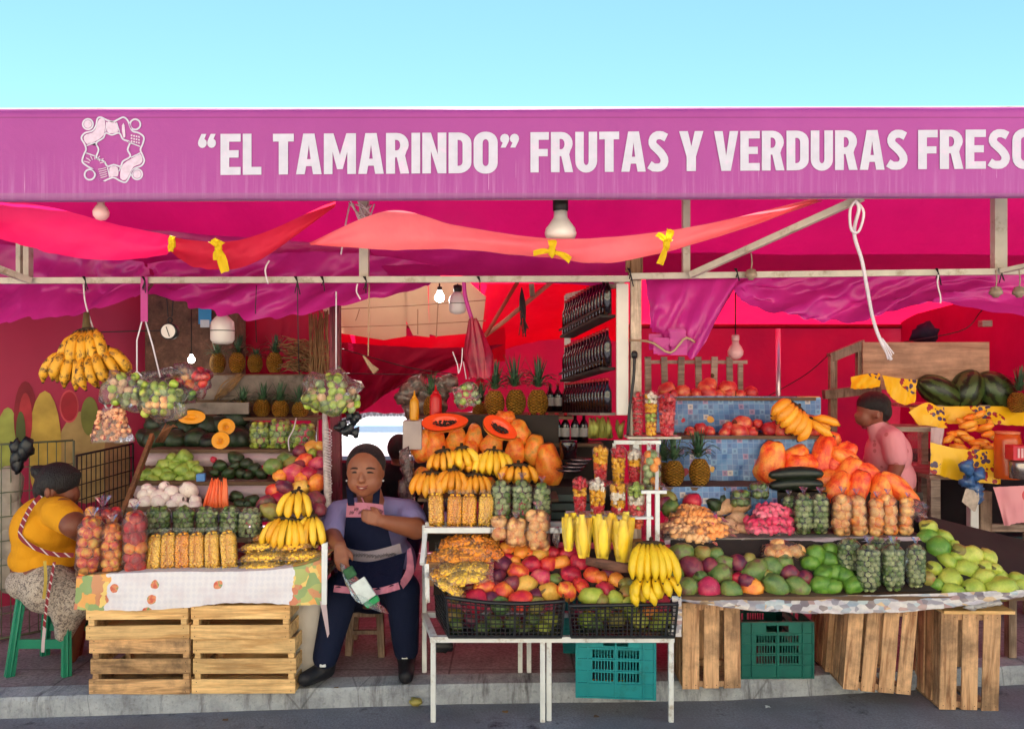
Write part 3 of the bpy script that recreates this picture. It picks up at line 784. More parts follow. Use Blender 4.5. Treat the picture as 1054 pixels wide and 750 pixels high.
sheet('purple_drape', [(-80, 250, 4.25), (-20, 250, 4.25), (50, 256, 4.25), (100, 262, 4.22), (148, 270, 4.1)], [(-80, 338, 4.1), (-20, 336, 4.05), (40, 327, 4.05), (90, 320, 4.0), (149, 300, 3.98)], M_purple,
      'purple pink tarp drape sagging at the far left above the mural', 'tarp drape', 90, 26, .075, .05, 61, 6, foldx=.6)
sheet('purple_drape', [(151, 270, 4.1), (230, 264, 4.2), (310, 260, 4.2), (380, 262, 4.2), (460, 275, 4.2)], [(151, 300, 3.98), (200, 317, 4.0), (275, 327, 4.02), (352, 316, 4.05), (442, 293, 4.15)], M_purple,
      'purple pink tarp drape sagging above the left stand', 'tarp drape', 100, 26, .075, .05, 62, 7, foldx=.6)
sheet('purple_drape', [(375, 250, 4.3), (440, 252, 4.3), (520, 254, 4.3), (590, 258, 4.3), (650, 262, 4.3)], [(400, 284, 4.1), (450, 283, 4.1), (520, 288, 4.05), (590, 293, 4.05), (650, 292, 4.05)], M_purple,
      'purple pink tarp band stretched over the central bottles', 'tarp drape', 60, 14, .03, .04, 63, 7, foldx=.6)
sheet('purple_drape', [(-80, 222, 4.45), (50, 226, 4.45), (150, 236, 4.42), (300, 248, 4.4), (390, 252, 4.4)], [(-80, 270, 4.3), (50, 268, 4.3), (150, 272, 4.3), (300, 272, 4.3), (390, 268, 4.3)], M_purple,
      'wrinkled purple tarp fold behind the pink swags at left', 'tarp drape', 60, 12, .04, .04, 67, 7, foldx=.6)
sheet('purple_drape', [(664, 287, 4.0), (700, 286, 3.97), (735, 284, 3.95), (764, 283, 3.95)], [(668, 338, 3.95), (690, 352, 3.9), (716, 366, 3.86), (752, 302, 3.9)], M_purple,
      'purple tarp corner gathered to a hanging point', 'tarp drape', 40, 16, .04, -.04, 64, 7, foldx=.8)
sheet('purple_drape', [(752, 281, 3.96), (830, 281, 4.1), (920, 280, 4.1), (1000, 279, 4.1), (1120, 277, 4.1)], [(754, 302, 3.92), (800, 322, 4.0), (880, 331, 4.05), (966, 312, 3.98), (1120, 336, 4.05)], M_purple,
      'purple pink tarp drape sagging over the right stand', 'tarp drape', 110, 26, .075, .05, 65, 8, foldx=.6)
b = MB(); b.beam(P(148.5, 285, 3.87), P(148.5, 331, 3.9), .035, .004, up=(0, 1, 0)); 
b.build('tie_strap', M_purple, None, 'short purple strap hanging from the bar at left', 'strap')
# crumpled end of the gathered corner
b = MB(); q = random.Random(5)
for i in range(9):
    a = P(q.uniform(675, 712), q.uniform(338, 350), 3.88+q.uniform(-.04, .04)); rows = []
    for u in range(5):
        rows.append([a + Vector((.02*(k-2) + .02*noise.noise(Vector((u, k, i))), .03*noise.noise(Vector((k, i, u*.7))), -.02*u+.02*noise.noise(Vector((i*2, k, u))))) for k in range(5)])
    b.grid(rows)
b.build('crumpled_tarp_end', M_purple, None, 'crumpled purple tarp end tied with brown wire', 'tarp end')
b = MB(); b.tube([smooth_at([P(648, 350, 3.95), P(670, 352, 3.85), P(690, 363, 3.82), P(705, 348, 3.82), P(715, 352, 3.85)], i/14) for i in range(15)], .006, 6)
b.build('brown_wire', M_twine, None, 'brown wire looped from the white post to the tarp end', 'wire')

# ------------------------------------------------------------------ lamps, cords, things hung from the bar
M_bulbw = plain('milky_bulb', '#d8d2cf', .3, .04, 10, .5, 0)
M_bulbp = plain('pinkish_bulb', '#d9a8a8', .35, .04, 10, .5, 0)
M_lit = lamp_glow('lit_bulb', (1, .93, .85, 1), 12)
M_sock = plain('socket_black', '#17130f', .5)
def cord(b, pts, r=.003, mi=0):
    ps = [P(*p) for p in pts]; n = max(8, 4*len(ps)); b.tube([smooth_at(ps, i/n) for i in range(n+1)], r, 5, mi)
def bulb(px, py, Y, r, kind, lb, ytop, mat, grp=None):
    """a bulb whose glass centre is at px, py"""
    c = P(px, py, Y); s_ = r*Y/F
    root = empty('hanging_bulb', c, lb, 'light bulb', grp)
    b = MB(); b.tube([P(px, ytop, Y), c + Vector((0, 0, s_*2.2))], .004, 5); b.build('cord', M_sock, root)
    b = MB(); b.lathe([(s_*.36, s_*2.2), (s_*.5, s_*2.1), (s_*.5, s_*1.45), (s_*.4, s_*1.4)], 10, M=Matrix.Translation(c)); b.build('socket', M_sock if kind != 'pink' else M_bulbp, root)
    b = MB()
    if kind == 'bell':
        b.lathe([(s_*.42, s_*1.42), (s_*.45, s_*1.0), (s_*.62, s_*.75), (s_*.95, s_*.3), (s_*1.02, 0), (s_*1.0, -s_*.15), (s_*.9, -s_*.35), (s_*.5, -s_*.5), (.001, -s_*.55)], 24, M=Matrix.Translation(c))
    elif kind == 'led':
        b.lathe([(s_*.3, s_*1.45), (s_*.5, s_*1.3), (s_*.95, s_*.8), (s_*1.0, s_*.2), (s_*.99, -s_*.7), (s_*.8, -s_*1.0), (s_*.4, -s_*1.12), (.001, -s_*1.13)], 24, M=Matrix.Translation(c))
        b.build('bulb', mat, root); b = MB(); b.lathe([(s_*1.02, s_*.1), (s_*1.02, s_*.02)], 24, M=Matrix.Translation(c), cap=False); b.build('rim', M_dark, root); return root
    else:
        b.lathe([(s_*.42, s_*1.42), (s_*.45, s_*1.05), (s_*.75, s_*.65), (s_*1.0, s_*.1), (s_*.95, -s_*.4), (s_*.6, -s_*.85), (.001, -s_*1.02)], 20, M=Matrix.Translation(c))
    b.build('bulb', mat, root)
    return root
bulb(104, 219, 3.42, 8, 'pink', 'small peach light bulb hanging at the left end of the banner', 206, M_bulbp)
bulb(577, 240, 3.6, 16, 'bell', 'large white bell shaped lamp under the middle of the banner', 204, M_bulbw)
bulb(229, 341, 4.3, 12, 'led', 'white round lamp hanging over the left pineapples', 318, M_bulbw)
bulb(452.5, 306, 4.7, 5, 'round', 'small lit bulb glowing in the ceiling gap', 292, M_lit)
bulb(471, 313, 4.6, 9, 'led', 'grey white lamp beside the lit bulb', 292, M_bulbw)
bulb(757, 362, 4.6, 8, 'pink', 'round pink bulb above the white picket rack', 290, M_bulbp)
bulb(197, 370, 5.0, 3.5, 'round', 'tiny white bulb glowing in front of the brown wall', 318, M_lit)
M_metalworn = plain('worn_metal', '#8e7a68', .45, .2, 30, .5, .2)
for (px, py, lb) in [(773, 282, 'empty metal lamp socket hanging left of the rope'), (1025, 300, 'metal socket hanging below the right post'), (1049, 300, 'metal socket at the right edge beside another')]:
    Y = 3.85; c = P(px, py, Y); b = MB()
    cord(b, [(px, py-22, Y), (px+1, py-12, Y), (px, py-4, Y)], .0035)
    b.lathe([(.010, .025), (.022, .02), (.03, 0), (.032, -.012), (.018, -.02), (.012, -.03)], 12, M=Matrix.Translation(c))
    b.build('lamp_socket', M_metalworn, None, lb, 'lamp socket', 'empty sockets on the bar')
# white rope with a loop and frayed end
b = MB(); cord(b, [(880, 206, 3.4), (884, 215, 3.4), (879, 240, 3.45), (887, 268, 3.5), (893, 300, 3.55), (899, 330, 3.6), (907, 352, 3.62), (917, 370, 3.65)], .0085)
cord(b, [(880, 206, 3.4), (889, 218, 3.4), (884, 238, 3.4), (876, 236, 3.4), (875, 216, 3.4), (880, 207, 3.4)], .006)
for k in range(4): cord(b, [(905+k, 348, 3.62), (911+k*2, 360, 3.62), (914+k*2, 370-k*2, 3.62)], .003)
b.build('white_rope', M_white_rope, None, 'white rope with a loop hanging from the slanting brace', 'rope')
b = MB(); cord(b, [(380, 292, 4.0), (379.5, 330, 4.0), (379, 366, 4.0)], .0035)
for k in range(5): cord(b, [(374+k, 366+k, 4.0), (380+k, 377, 3.99), (385+k, 384-k, 4.0), (378, 372, 4.0)], .005)
b.build('twine_hank', M_twine, None, 'knotted tan twine hanging above the seller', 'twine')
for (pp, mt, lb) in [([(360, 210, 3.8), (356, 230, 3.75), (351, 262, 3.75)], M_white_rope, 'pale pink strip of cloth tied near the second post'),
                 ([(368, 292, 3.86), (367, 300, 3.86), (371, 308, 3.86)], M_white_rope, 'frayed white string knot under the bar'),
                 ([(966, 283, 3.86), (965, 292, 3.86), (968, 305, 3.86), (968, 312, 3.86)], M_white_rope, 'thin white string tying the right drape'),
                 ([(277, 268, 3.6), (273, 278, 3.6), (276, 292, 3.62)], M_white_rope, 'short white thread below the reddish swag'),
                 ([(264, 294, 4.0), (263, 320, 4.0), (264, 352, 4.1)], M_dark, 'dark wire hanging down over the pineapples'),
                 ([(306, 291, 4.0), (307, 350, 4.0), (308, 385, 4.1)], M_dark, 'dark wire hanging before the straw bundle'),
                 ([(86, 292, 3.9), (88, 312, 3.9), (96, 338, 3.95)], M_white_rope, 'white cord above the spotted plantains')]:
    b = MB(); cord(b, pp, .004 if mt is M_white_rope else .0025); b.build('hanging_string', mt, None, lb, 'string')
# tangle of straps knotted round the second post
b = MB(); q = random.Random(9)
for i in range(9): cord(b, [(q.uniform(358, 370), q.uniform(206, 216), 3.8), (375+q.uniform(-6, 6), q.uniform(212, 230), 3.76), (q.uniform(378, 396), q.uniform(208, 232), 3.8)], .004)
b.build('strap_tangle', M_white_rope, None, 'tangle of pale straps knotted round the post under the banner', 'straps')

# scale dial hanging over the left stand
root = empty('dial_scale', P(175, 341, 4.2), 'round white dial scale hanging at the left stand', 'scale')
c = P(175, 341, 4.2); RX = Matrix.Translation(c) @ Euler((R(90), 0, 0)).to_matrix().to_4x4()
b = MB(); b.lathe([(.001, -.02), (.044, -.02), (.046, .018), (.04, .022)], 24, M=RX); b.build('dial_case', M_black, root)
b = MB(); b.lathe([(.038, .0235), (.001, .0235)], 24, M=RX, cap=False); b.build('dial_face', M_bulbw, root)
b = MB(); b.beam(c + Vector((-.01, -.026, .025)), c + Vector((.008, -.026, -.028)), .004, .002, up=(0, 1, 0)); b.build('needle', M_black, root)
b = MB(); b.tube([c + Vector((.012*math.cos(a), 0, .06 + .014*math.sin(a))) for a in [i*PI/5 for i in range(11)]], .004, 5); cord(b, [(173, 326, 4.2), (172, 312, 4.2), (171, 300, 4.2)], .003); cord(b, [(177, 326, 4.2), (178, 312, 4.2), (179, 300, 4.2)], .003); b.build('hook', M_dark, root)

# wires across the inside
for (pp, lb) in [([(95, 342, 4.4), (130, 341, 4.4), (168, 340, 4.4)], 'dark rod behind the hanging bag at left'), ([(345, 357, 5.6), (420, 378, 5.4), (470, 385, 5.2)], 'thin wire sloping across the red cloth'),
                 ([(340, 384, 5.6), (400, 385, 5.6), (470, 386, 5.5)], 'straight wire across the red cloth behind the seller'), ([(790, 408, 5.6), (830, 385, 5.5), (856, 362, 5.4)], 'thin wire rising to the wooden frame at right'),
                 ([(930, 352, 5.4), (990, 340, 5.3), (1010, 320, 5.2), (1030, 300, 4.9)], 'dark cable running above the plywood at right')]:
    b = MB(); cord(b, pp, .0035); b.build('inner_wire', M_dark, None, lb, 'wire')
# leaning sticks in the red opening
b = MB(); b.tube([P(500, 345, 4.7), P(533, 290, 4.7)], .012, 7); b.build('leaning_stick', plain('stick_red', '#9c3a2c', .7), None, 'steeper brown stick leaning in the red opening', 'stick')
b = MB(); b.tube([P(496, 348, 4.75), P(520, 330, 4.75), P(568, 290, 4.75)], .014, 7); b.build('leaning_stick', plain('stick_pale', '#b9705c', .7), None, 'long pale stick leaning low in the red opening', 'stick')
b = MB(); q = random.Random(3)
for i in range(14): x = q.uniform(533, 541); cord(b, [(537, 296, 4.6), (x, 315, 4.6+q.uniform(-.03, .03)), (q.uniform(534, 544), q.uniform(330, 348), 4.6)], .003)
b.build('cord_hank', M_dark, None, 'hank of dark cords hanging from the pale stick', 'cords')
b = MB(); b.beam(P(547, 292, 4.7), P(548, 305, 4.7), .03, .03); b.build('short_bracket', M_wood_gz, None, 'short wooden bracket above the leaning sticks', 'bracket')

# ------------------------------------------------------------------ wire fence panels, left
def wire_panel(a, c, z0, z1, nx, nz, lb, r=.004, mt=M_wire):
    b = MB(); root = empty('wire_fence', ((a+c)/2).xy.to_3d() + Vector((0, 0, z0)), lb, 'wire panel', 'wire panels on the left')
    for i in range(nx+1):
        p = a.lerp(c, i/nx); b.tube([Vector((p.x, p.y, z0)), Vector((p.x, p.y, z1))], r*(1.8 if i in (0, nx) else .8), 5)
    b.build('upright_wires', mt, root); b = MB()
    for k in range(nz+1):
        z = flip(z0, z1, k/nz); b.tube([Vector((a.x, a.y-.006, z)), Vector((c.x, c.y-.006, z))], r*(1.8 if k in (0, nz) else .9), 5)
    b.build('level_wires', mt, root)
M_wg = plain('greenish_wire', '#5c6650', .6)
wire_panel(P(-60, 375, 4.15), P(76, 375, 4.55), .1, CZ-78*4.55/F, 14, 8, 'pale wire mesh panel at the far left wall', .0035, M_wg)
wire_panel(P(79, 375, 4.6), P(137, 375, 5.3), .1, CZ-86*5.3/F+.03, 13, 11, 'dark wire mesh panel behind the woman in yellow', .004)
b = MB(); q = random.Random(8)
for i in range(5): b.ball(P(22+q.uniform(-6, 6), 463+q.uniform(-8, 14), 4.25), (.035, .03, .05), 9, 7, jag=.6, seed=i)
b.build('black_bag', M_black, None, 'crumpled black bag tied on the pale wire panel', 'bag')
b = MB()
for i, (x, y, r) in enumerate([(10, 500, 15), (8, 530, 16), (10, 560, 16), (9, 590, 15)]): b.ball(P(x, y, 4.4), (r*4.4/F, .06, r*1.4*4.4/F), 12, 8, jag=.25, seed=i)
b.build('white_sack', plain('sack_white', '#a59a8e', .8, .15, 12, .3, .5), None, 'pale stuffed sacks piled against the far left wall', 'sack')

# ------------------------------------------------------------------ unseen street side across the road, added to bounce daylight, and the place behind
M_fac = plain('sunlit_plaster', '#e2d4bc', .85, .08, 1, .2, .2)
root = empty('bounce_building', (0, -9, 0), 'unseen cream building with shuttered doors added across the street to bounce daylight', 'building')
b = MB(); b.box((0, -10, 4.0), (40, 4, 8.0)); b.build('wall', M_fac, root)
for i in range(7):
    b = MB(); b.box((-15+i*5, -7.98, 1.3), (2.4, .06, 2.5)); b.build('shutter', plain('shutter_grey', '#8f938f', .5), root)
root = empty('parked_car', P(392, 690, 8.6).xy.to_3d(), 'low white car parked in the sun behind the opening', 'car')
c = root.location
b = MB(); bm = b.box(c + Vector((0, .8, .55)), (1.6, 3.2, .5), bev=.1); b.box(c + Vector((0, 1.6, .72)), (1.3, 1.6, .34), bev=.12); b.build('body', plain('van_white', '#dfe3e6', .25, .02, 2, .6, 0), root)
b = MB(); b.box(c + Vector((.05, .79, .74)), (1.1, .05, .3), rot=(R(-22), 0, 0), bev=.02); b.build('windscreen', plain('screen_glass', '#9db9c9', .1, .02, 2, .8, 0), root)
for sx in (-.75, .7):
    b = MB(); b.lathe([(.001, -.1), (.26, -.1), (.3, -.06), (.3, .06), (.26, .1), (.001, .1)], 20, M=Matrix.Translation(c + Vector((sx, -.3, .32))) @ Euler((0, R(90), 0)).to_matrix().to_4x4()); b.build('wheel', M_dark, root)
root = empty('lattice_shutter', P(395, 690, 13.0).xy.to_3d(), 'pale diagonal lattice shutter in the sun behind the van', 'shutter')
b = MB(); x0, x1 = P(300, 0, 13).x, P(470, 0, 13).x
b.box(((x0+x1)/2, 13.1, 1.3), (x1-x0, .05, 2.6)); b.build('panel', plain('shutter_pale', '#a9b1ae', .6), root)
b = MB()
for i in range(26):
    for s_ in (-1, 1):
        x = x0 + (x1-x0)*i/25; b.beam(Vector((x-s_*.6, 13.03, 0)), Vector((x+s_*.6, 13.03, 2.6)), .02, .02)
b.build('lattice', M_white, root)

b = MB(); b.box(((P(318,0,6.9).x+P(448,0,6.9).x)/2, 6.9, .44), (P(448,0,6.9).x-P(318,0,6.9).x, .35, .7), bev=.02)
b.build('dark_filler', M_black, None, 'low dark chest added to darken the opening behind the seller', 'filler')  # added dark box standing in for the darkness low behind the seller
# ================================================================== fruit materials
def fruit_mat(name, cols, spots=None, rough=.38, scale=1.1, spotscale=16, spec=.5, bump=.12, sharp=2.2, sss=.0):
    """skin that drifts between the given colours; each fruit of a kind drifts differently"""
    t = NT(name); r = t.rand()
    off = t.n('ShaderNodeCombineXYZ'); t.set(off.inputs[0], t.math('MULTIPLY', r, 31.)); t.set(off.inputs[1], t.math('MULTIPLY', r, 17.)); t.set(off.inputs[2], t.math('MULTIPLY', r, 53.))
    v = t.coord('Object', off=off.outputs[0])
    n1 = t.noise(v, scale, 3, .5)
    k = len(cols); f = t.math('ADD', t.math('MULTIPLY_ADD', n1, sharp, .5-sharp/2), t.math('MULTIPLY_ADD', r, .36, -.18), clamp=True)
    c = t.ramp(f, [(i/(k-1) if k > 1 else 0, rgb(h)) for i, h in enumerate(cols)])
    vn = t.noise(v, 6, 4, .6)
    c = t.hsv(c, v=t.math('MULTIPLY_ADD', vn, .6, .8))
    if spots:
        gx = t.sep(t.coord('Generated'))[0]; c = t.mix(t.math('MULTIPLY', t.math('GREATER_THAN', gx, .972), .8), c, rgb('#3a2616'))
    if spots:
        sp = t.math('LESS_THAN', t.vor(v, spotscale*.35), .13)
        c = t.mix(t.math('MULTIPLY', sp, .55), c, rgb(spots))
        bl = t.math('MULTIPLY_ADD', t.noise(v, 2.4, 5, .7), 9, -5.6, clamp=True)
        c = t.mix(t.math('MULTIPLY', bl, .5), c, rgb(spots))
    p = t.pbr(c, rough, 0, t.bump(vn, bump, .02), spec, Subsurface_Weight=sss) if sss else t.pbr(c, rough, 0, t.bump(vn, bump, .02), spec)
    return t.done(p)

FM = {
 'yr': fruit_mat('skin_red_yellow', ['#c2283c', '#dd5a34', '#e8a03a', '#e8b44a'], '#7d3020'),
 'orange': fruit_mat('skin_orange', ['#dc5a34', '#e98c36', '#eeaa48'], '#8a4a20'),
 'redor': fruit_mat('skin_orange_red', ['#b81d38', '#d6402e', '#e6803a'], '#6d2018'),
 'red': fruit_mat('skin_crimson', ['#8c1638', '#b51c3c', '#cc3a48'], '#e0a060', scale=1.4),
 'pink': fruit_mat('skin_pink', ['#a2204e', '#c63a5e', '#d97860'], '#f0c090'),
 'dark': fruit_mat('skin_dark_purple', ['#4a1f3a', '#6e2440', '#8a3a42', '#5c4a34'], '#a07860'),
 'yel': fruit_mat('skin_yellow', ['#d8923a', '#dfb04e', '#c9a44a'], '#8a5a28'),
 'olive': fruit_mat('skin_olive', ['#7a6a35', '#8d8a42', '#a0643c'], '#4e4420'),
 'green': fruit_mat('skin_green', ['#3e5a30', '#5c7a3e', '#70803e', '#6a4a44'], '#a8a870'),
 'bg': fruit_mat('skin_bright_green', ['#3f6a26', '#5b8a2e', '#7a9a3c'], '#b8c080'),
 'gy': fruit_mat('skin_yellow_green', ['#7f9a34', '#a6b446', '#c2c05a'], '#5c5a28', scale=.8),
 'avocado': fruit_mat('skin_avocado', ['#16220f', '#22331a', '#2f4a20'], '#4a5a30', rough=.45),
 'squash': fruit_mat('skin_dark_squash', ['#101c12', '#1a2c18', '#263d20'], '#4e6434', rough=.45),
 'chayote': fruit_mat('skin_chayote', ['#5d7a2c', '#86a03e', '#a3b058'], '#4a5a24'),
 'onion': fruit_mat('skin_white_onion', ['#d8c8c4', '#e6dcd4', '#dcc0c8'], '#b89aa8', rough=.3, spotscale=6),
 'lime': fruit_mat('skin_lime', ['#3f5c22', '#5c7a2e', '#86964a'], None, rough=.35),
 'limepale': fruit_mat('skin_lime_pale', ['#6c7f50', '#94a26c', '#b4b488'], None, rough=.4),
 'tomatillo': fruit_mat('skin_tomatillo', ['#7c9a2e', '#a4b840', '#c0b458'], '#7a5a28'),
 'guava': fruit_mat('skin_guava', ['#dc7a4a', '#e8a45e', '#f0c27c', '#e08a66'], '#b05030'),
 'apple': fruit_mat('skin_apple', ['#8a1024', '#b4202c', '#d4543a'], '#e8c070'),
 'papaya': fruit_mat('skin_papaya', ['#e0561c', '#ee7c2c', '#eb9634', '#c08a34'], '#7c5020', scale=1.6),
 'papred': fruit_mat('skin_papaya_red', ['#d02c1c', '#ea5028', '#f48034', '#f0a040'], '#8a2a18', scale=1.5),
 'water': None,
 'potato': fruit_mat('skin_potato', ['#c89870', '#d8ae88', '#c08468'], '#8a5a40', rough=.6),
 'pomeg': fruit_mat('skin_pomegranate', ['#9a1a2c', '#c03a34', '#d88a5a'], '#6a2018', rough=.4),
 'carrot': fruit_mat('skin_carrot', ['#e0502a', '#ec6a3a', '#e88050'], None, rough=.45),
}
t = NT('skin_watermelon'); v = t.coord('Object', scale=(1, 1, 1)); s = t.sep(v)
ang = t.math('ARCTAN2', s[1], s[2])
wob = t.noise(v, 3, 4, .6)
st = t.math('SINE', t.math('ADD', t.math('MULTIPLY', ang, 9), t.math('MULTIPLY', wob, 7)))
c = t.mix(t.math('MULTIPLY_ADD', st, 1.6, .3, clamp=True), rgb('#3d5426'), rgb('#16240f'))
FM['water'] = t.done(t.pbr(c, .35, 0, None, .5))
M_stem = plain('stem_brown', '#5d4a2a', .8)

# ------------------------------------------------------------------ fruit shapes, unit sized
MESH = {}
def shape(kind, v=0):
    key = (kind, v)
    if key in MESH: return MESH[key]
    b = MB(); q = random.Random(hash(kind) % 1000 if False else sum(map(ord, kind)) + v*17)
    base = {'mango': 'M'}.get(kind, kind)
    return None
def lump(sx, sy, sz, jag, seed, nu=14, nv=10, taper=0.0, dimple=0.0):
    b = MB(); b.ball((0, 0, 0), 1, nu, nv)
    for i, p in enumerate(b.v):
        d = p.normalized(); q = 1 + jag*noise.noise(d*1.5 + Vector((seed*3.7, seed*1.3, 0)))
        tz = 1 - taper*d.x
        if dimple: q *= 1 - dimple*math.exp(-((1-abs(d.z))/.05))
        if sx > 1.4:
            e = max(0, 1-d.x*d.x)**.5; g_ = (max(0, 1-abs(d.x)**2.3)**.5)/max(e, .05) if e > .05 else 1; tz *= g_
        b.v[i] = Vector((d.x*sx*q, d.y*sy*q*tz, d.z*sz*q*tz))
    return b
def variants(kind, mat, n, sx, sy, sz, jag, taper=0.0, dimple=0.0, nu=14, nv=10):
    return [lump(sx, sy, sz, jag, 5*i+len(kind), nu, nv, taper, dimple).mesh(kind, mat) for i in range(n)]
FR = {}
for k, mk in [('yr',0),('orange',0),('redor',0),('red',0),('pink',0),('dark',0),('yel',0),('olive',0),('green',0),('bg',0),('gy',0)]:
    FR[k] = ('mango', variants('mango', FM[k], 3, 1.14, .9, .92, .22, .10))
FR['avocado'] = ('avocado', variants('avocado', FM['avocado'], 2, 1.15, .85, .85, .12, .25))
FR['squash'] = ('dark_squash', variants('squash', FM['squash'], 2, 1.05, 1.0, .92, .12, .1, .2))
FR['chayote'] = ('chayote', variants('chayote', FM['chayote'], 2, 1.1, .92, .92, .25, .15))
FR['onion'] = ('white_onion', variants('onion', FM['onion'], 2, 1.0, 1.0, .9, .08, 0, .15))
FR['potato'] = ('potato', variants('potato', FM['potato'], 2, 1.3, .9, .9, .3))
FR['pomeg'] = ('pomegranate', variants('pomegranate', FM['pomeg'], 2, 1.0, 1.0, .92, .1, 0, .1))
FR['papaya'] = ('papaya', variants('papaya', FM['papaya'], 3, 1.7, 1.0, 1.0, .2, .12, 0, 22, 16))
FR['papred'] = ('papaya', variants('papaya', FM['papred'], 3, 1.5, 1.0, 1.0, .2, .12, 0, 22, 16))
SM = {k: lump(1, 1, .92, .12, 3, 8, 6).mesh(k, FM[m]) for k, m in [('lime', 'lime'), ('limepale', 'limepale'), ('tomatillo', 'tomatillo'), ('guava', 'guava'), ('apple', 'apple'), ('orange', 'orange'), ('mangosmall', 'yr'), ('potato', 'potato')]}
COLW = {'yr': 'red and yellow', 'orange': 'orange', 'redor': 'orange red', 'red': 'crimson', 'pink': 'pink red', 'dark': 'dark purple', 'yel': 'yellow', 'olive': 'olive brown', 'green': 'green',
        'bg': 'bright green', 'gy': 'yellow green', 'avocado': 'dark green', 'squash': 'blackish green', 'chayote': 'light green', 'onion': 'white', 'potato': 'pale brown', 'pomeg': 'red', 'papaya': 'orange', 'papred': 'red orange'}
qf = random.Random(21)
def Zc(region, zx, zy): return region[0] + zx/region[2], region[1] + zy/region[2]
def heap(items, region, Y0, y0, k, where, group, rowh=9.0, dy=0.0):
    """fruit of a pile: each item (x, y, r, kind[, elong, tilt]) in the coordinates of the enlarged region; the pile leans back"""
    L = []
    for it in items:
        zx, zy, r, kd = it[:4]; el = it[4] if len(it) > 4 else None; ti = it[5] if len(it) > 5 else None
        px, py = Zc(region, zx, zy); L.append((px, py, r/region[2], kd, el, ti))
    rows = {}
    lo = max(p[1] for p in L)
    for p in L: rows.setdefault(int((lo - p[1])/rowh), []).append(p)
    for i, (rk, ps) in enumerate(sorted(rows.items())):
        ps.sort(key=lambda p: p[0])
        rw = 'bottom row' if i == 0 else ('top row' if i == len(rows)-1 and len(rows) > 2 else ORD[i] + ' row up')
        for j, (px, py, r, kd, el, ti) in enumerate(ps):
            Y = Y0 + (y0 - py)*k/100 + dy*noise.noise(Vector((px*.1, py*.1, 0)))
            nm, ms = FR[kd]
            o = link(nm, qf.choice(ms), None, P(px, py, Y))
            R_ = r*Y/F*1.09
            if ti is None: o.rotation_euler = (qf.uniform(-.5, .5), qf.uniform(-.7, .7), qf.choice([0, PI]) + qf.uniform(-.8, .8))
            else: o.rotation_euler = (qf.uniform(-.2, .2), -R(ti), 0)
            if el and kd in ('papaya', 'papred'): el *= .7 if kd == 'papaya' else 1.0
            o.scale = (R_*(el or 1), R_, R_)
            kn = nm.replace('_', ' ')
            cw = COLW[kd] if not kn.startswith(('white', 'dark')) else ('round' if kd != 'squash' else 'blackish')
            pos = 'alone' if len(ps) == 1 else (ORD[j] + ' from left')
            tag(o, f'{cw} {kn}, {pos} in {rw} of {where}', nm.replace('_', ' ').split()[-1], group)

# ------------------------------------------------------------------ bananas
M_ban = fruit_mat('skin_banana', ['#d99a1e', '#e9b92c', '#ecc540'], '#5c3a14', rough=.42, spotscale=10)
M_banspot = None
t = NT('skin_banana_spotted'); r = t.rand(); v = t.coord('Object'); n1 = t.noise(v, 28, 5, .65); 
c = t.mix(t.math('MULTIPLY_ADD', t.noise(v, 8, 3), 2, -.5, clamp=True), rgb('#e0a82a'), rgb('#d98a1c')); c = t.mix(t.math('MULTIPLY_ADD', n1, 9, -4.4, clamp=True), c, rgb('#3a2010'))
M_banspot = t.done(t.pbr(c, .5, 0, None, .4))
M_banor = fruit_mat('skin_banana_orange', ['#d8841c', '#e49a24', '#e2a838'], '#5c3010', rough=.42)
M_tip = plain('banana_tip', '#3a2a16', .8)
def banana_mb(L, r, bend, n=7, az=0.0, out=0.0, tw=0.0):
    """hangs from the origin down -Z, bowed away from -Y direction 'az'"""
    b = MB(); pts = []; rs = []
    for i in range(n+3):
        f = i/(n+2); a = bend*(f-.15)
        z = -L*f; o_ = out*f + bend*L*.55*math.sin(PI*f*.92)
        pts.append(Vector((math.sin(az)*o_, -math.cos(az)*o_*.8, z)))
        rs.append(r*(.42 if i == 0 else .6 if i == 1 else (.28 if i == n+2 else (.62 if i == n+1 else 1.0 - .12*abs(f-.5)))))
    b.tube(pts, rs, 6, 0)
    b.tube([pts[-1], pts[-1] + (pts[-1]-pts[-2])*.35], [r*.28, r*.2], 5, 1)
    return b
def banana_hand(n, L, r, spread, mat, label, group, fan=0.9, double=True, seed=0):
    q = random.Random(seed + n)
    root = empty('banana_bunch', (0, 0, 0), label, 'bananas', group)
    for i in range(n):
        f = (i/(n-1) - .5)*2 if n > 1 else 0
        me = banana_mb(L*q.uniform(.9, 1.05), r*q.uniform(.92, 1.06), .42, az=f*fan, out=L*.1)
        m = me.mesh('banana', [mat, M_tip])
        o = link('banana', m, root, (f*spread*.5, abs(f)*.01, q.uniform(-.006, .006)))
        o.rotation_euler = (q.uniform(-.08, .08), -f*fan*.42, 0)
    if double:
        for i in range(n-1):
            f = ((i+.5)/(n-1) - .5)*2
            m = banana_mb(L*q.uniform(.85, .95), r, .3, az=f*fan, out=0).mesh('banana', [mat, M_tip])
            o = link('banana', m, root, (f*spread*.5, .035, .004)); o.rotation_euler = (.1, -f*fan*.35, 0)
    b = MB(); b.ball((0, .015, .006), (spread*.62, .02, .014), 8, 6, jag=.4, seed=seed); b.tube([Vector((0, .02, .005)), Vector((.004, .03, .035))], .009, 6)
    link('stem', b.mesh('stem', M_tip), root)
    return root

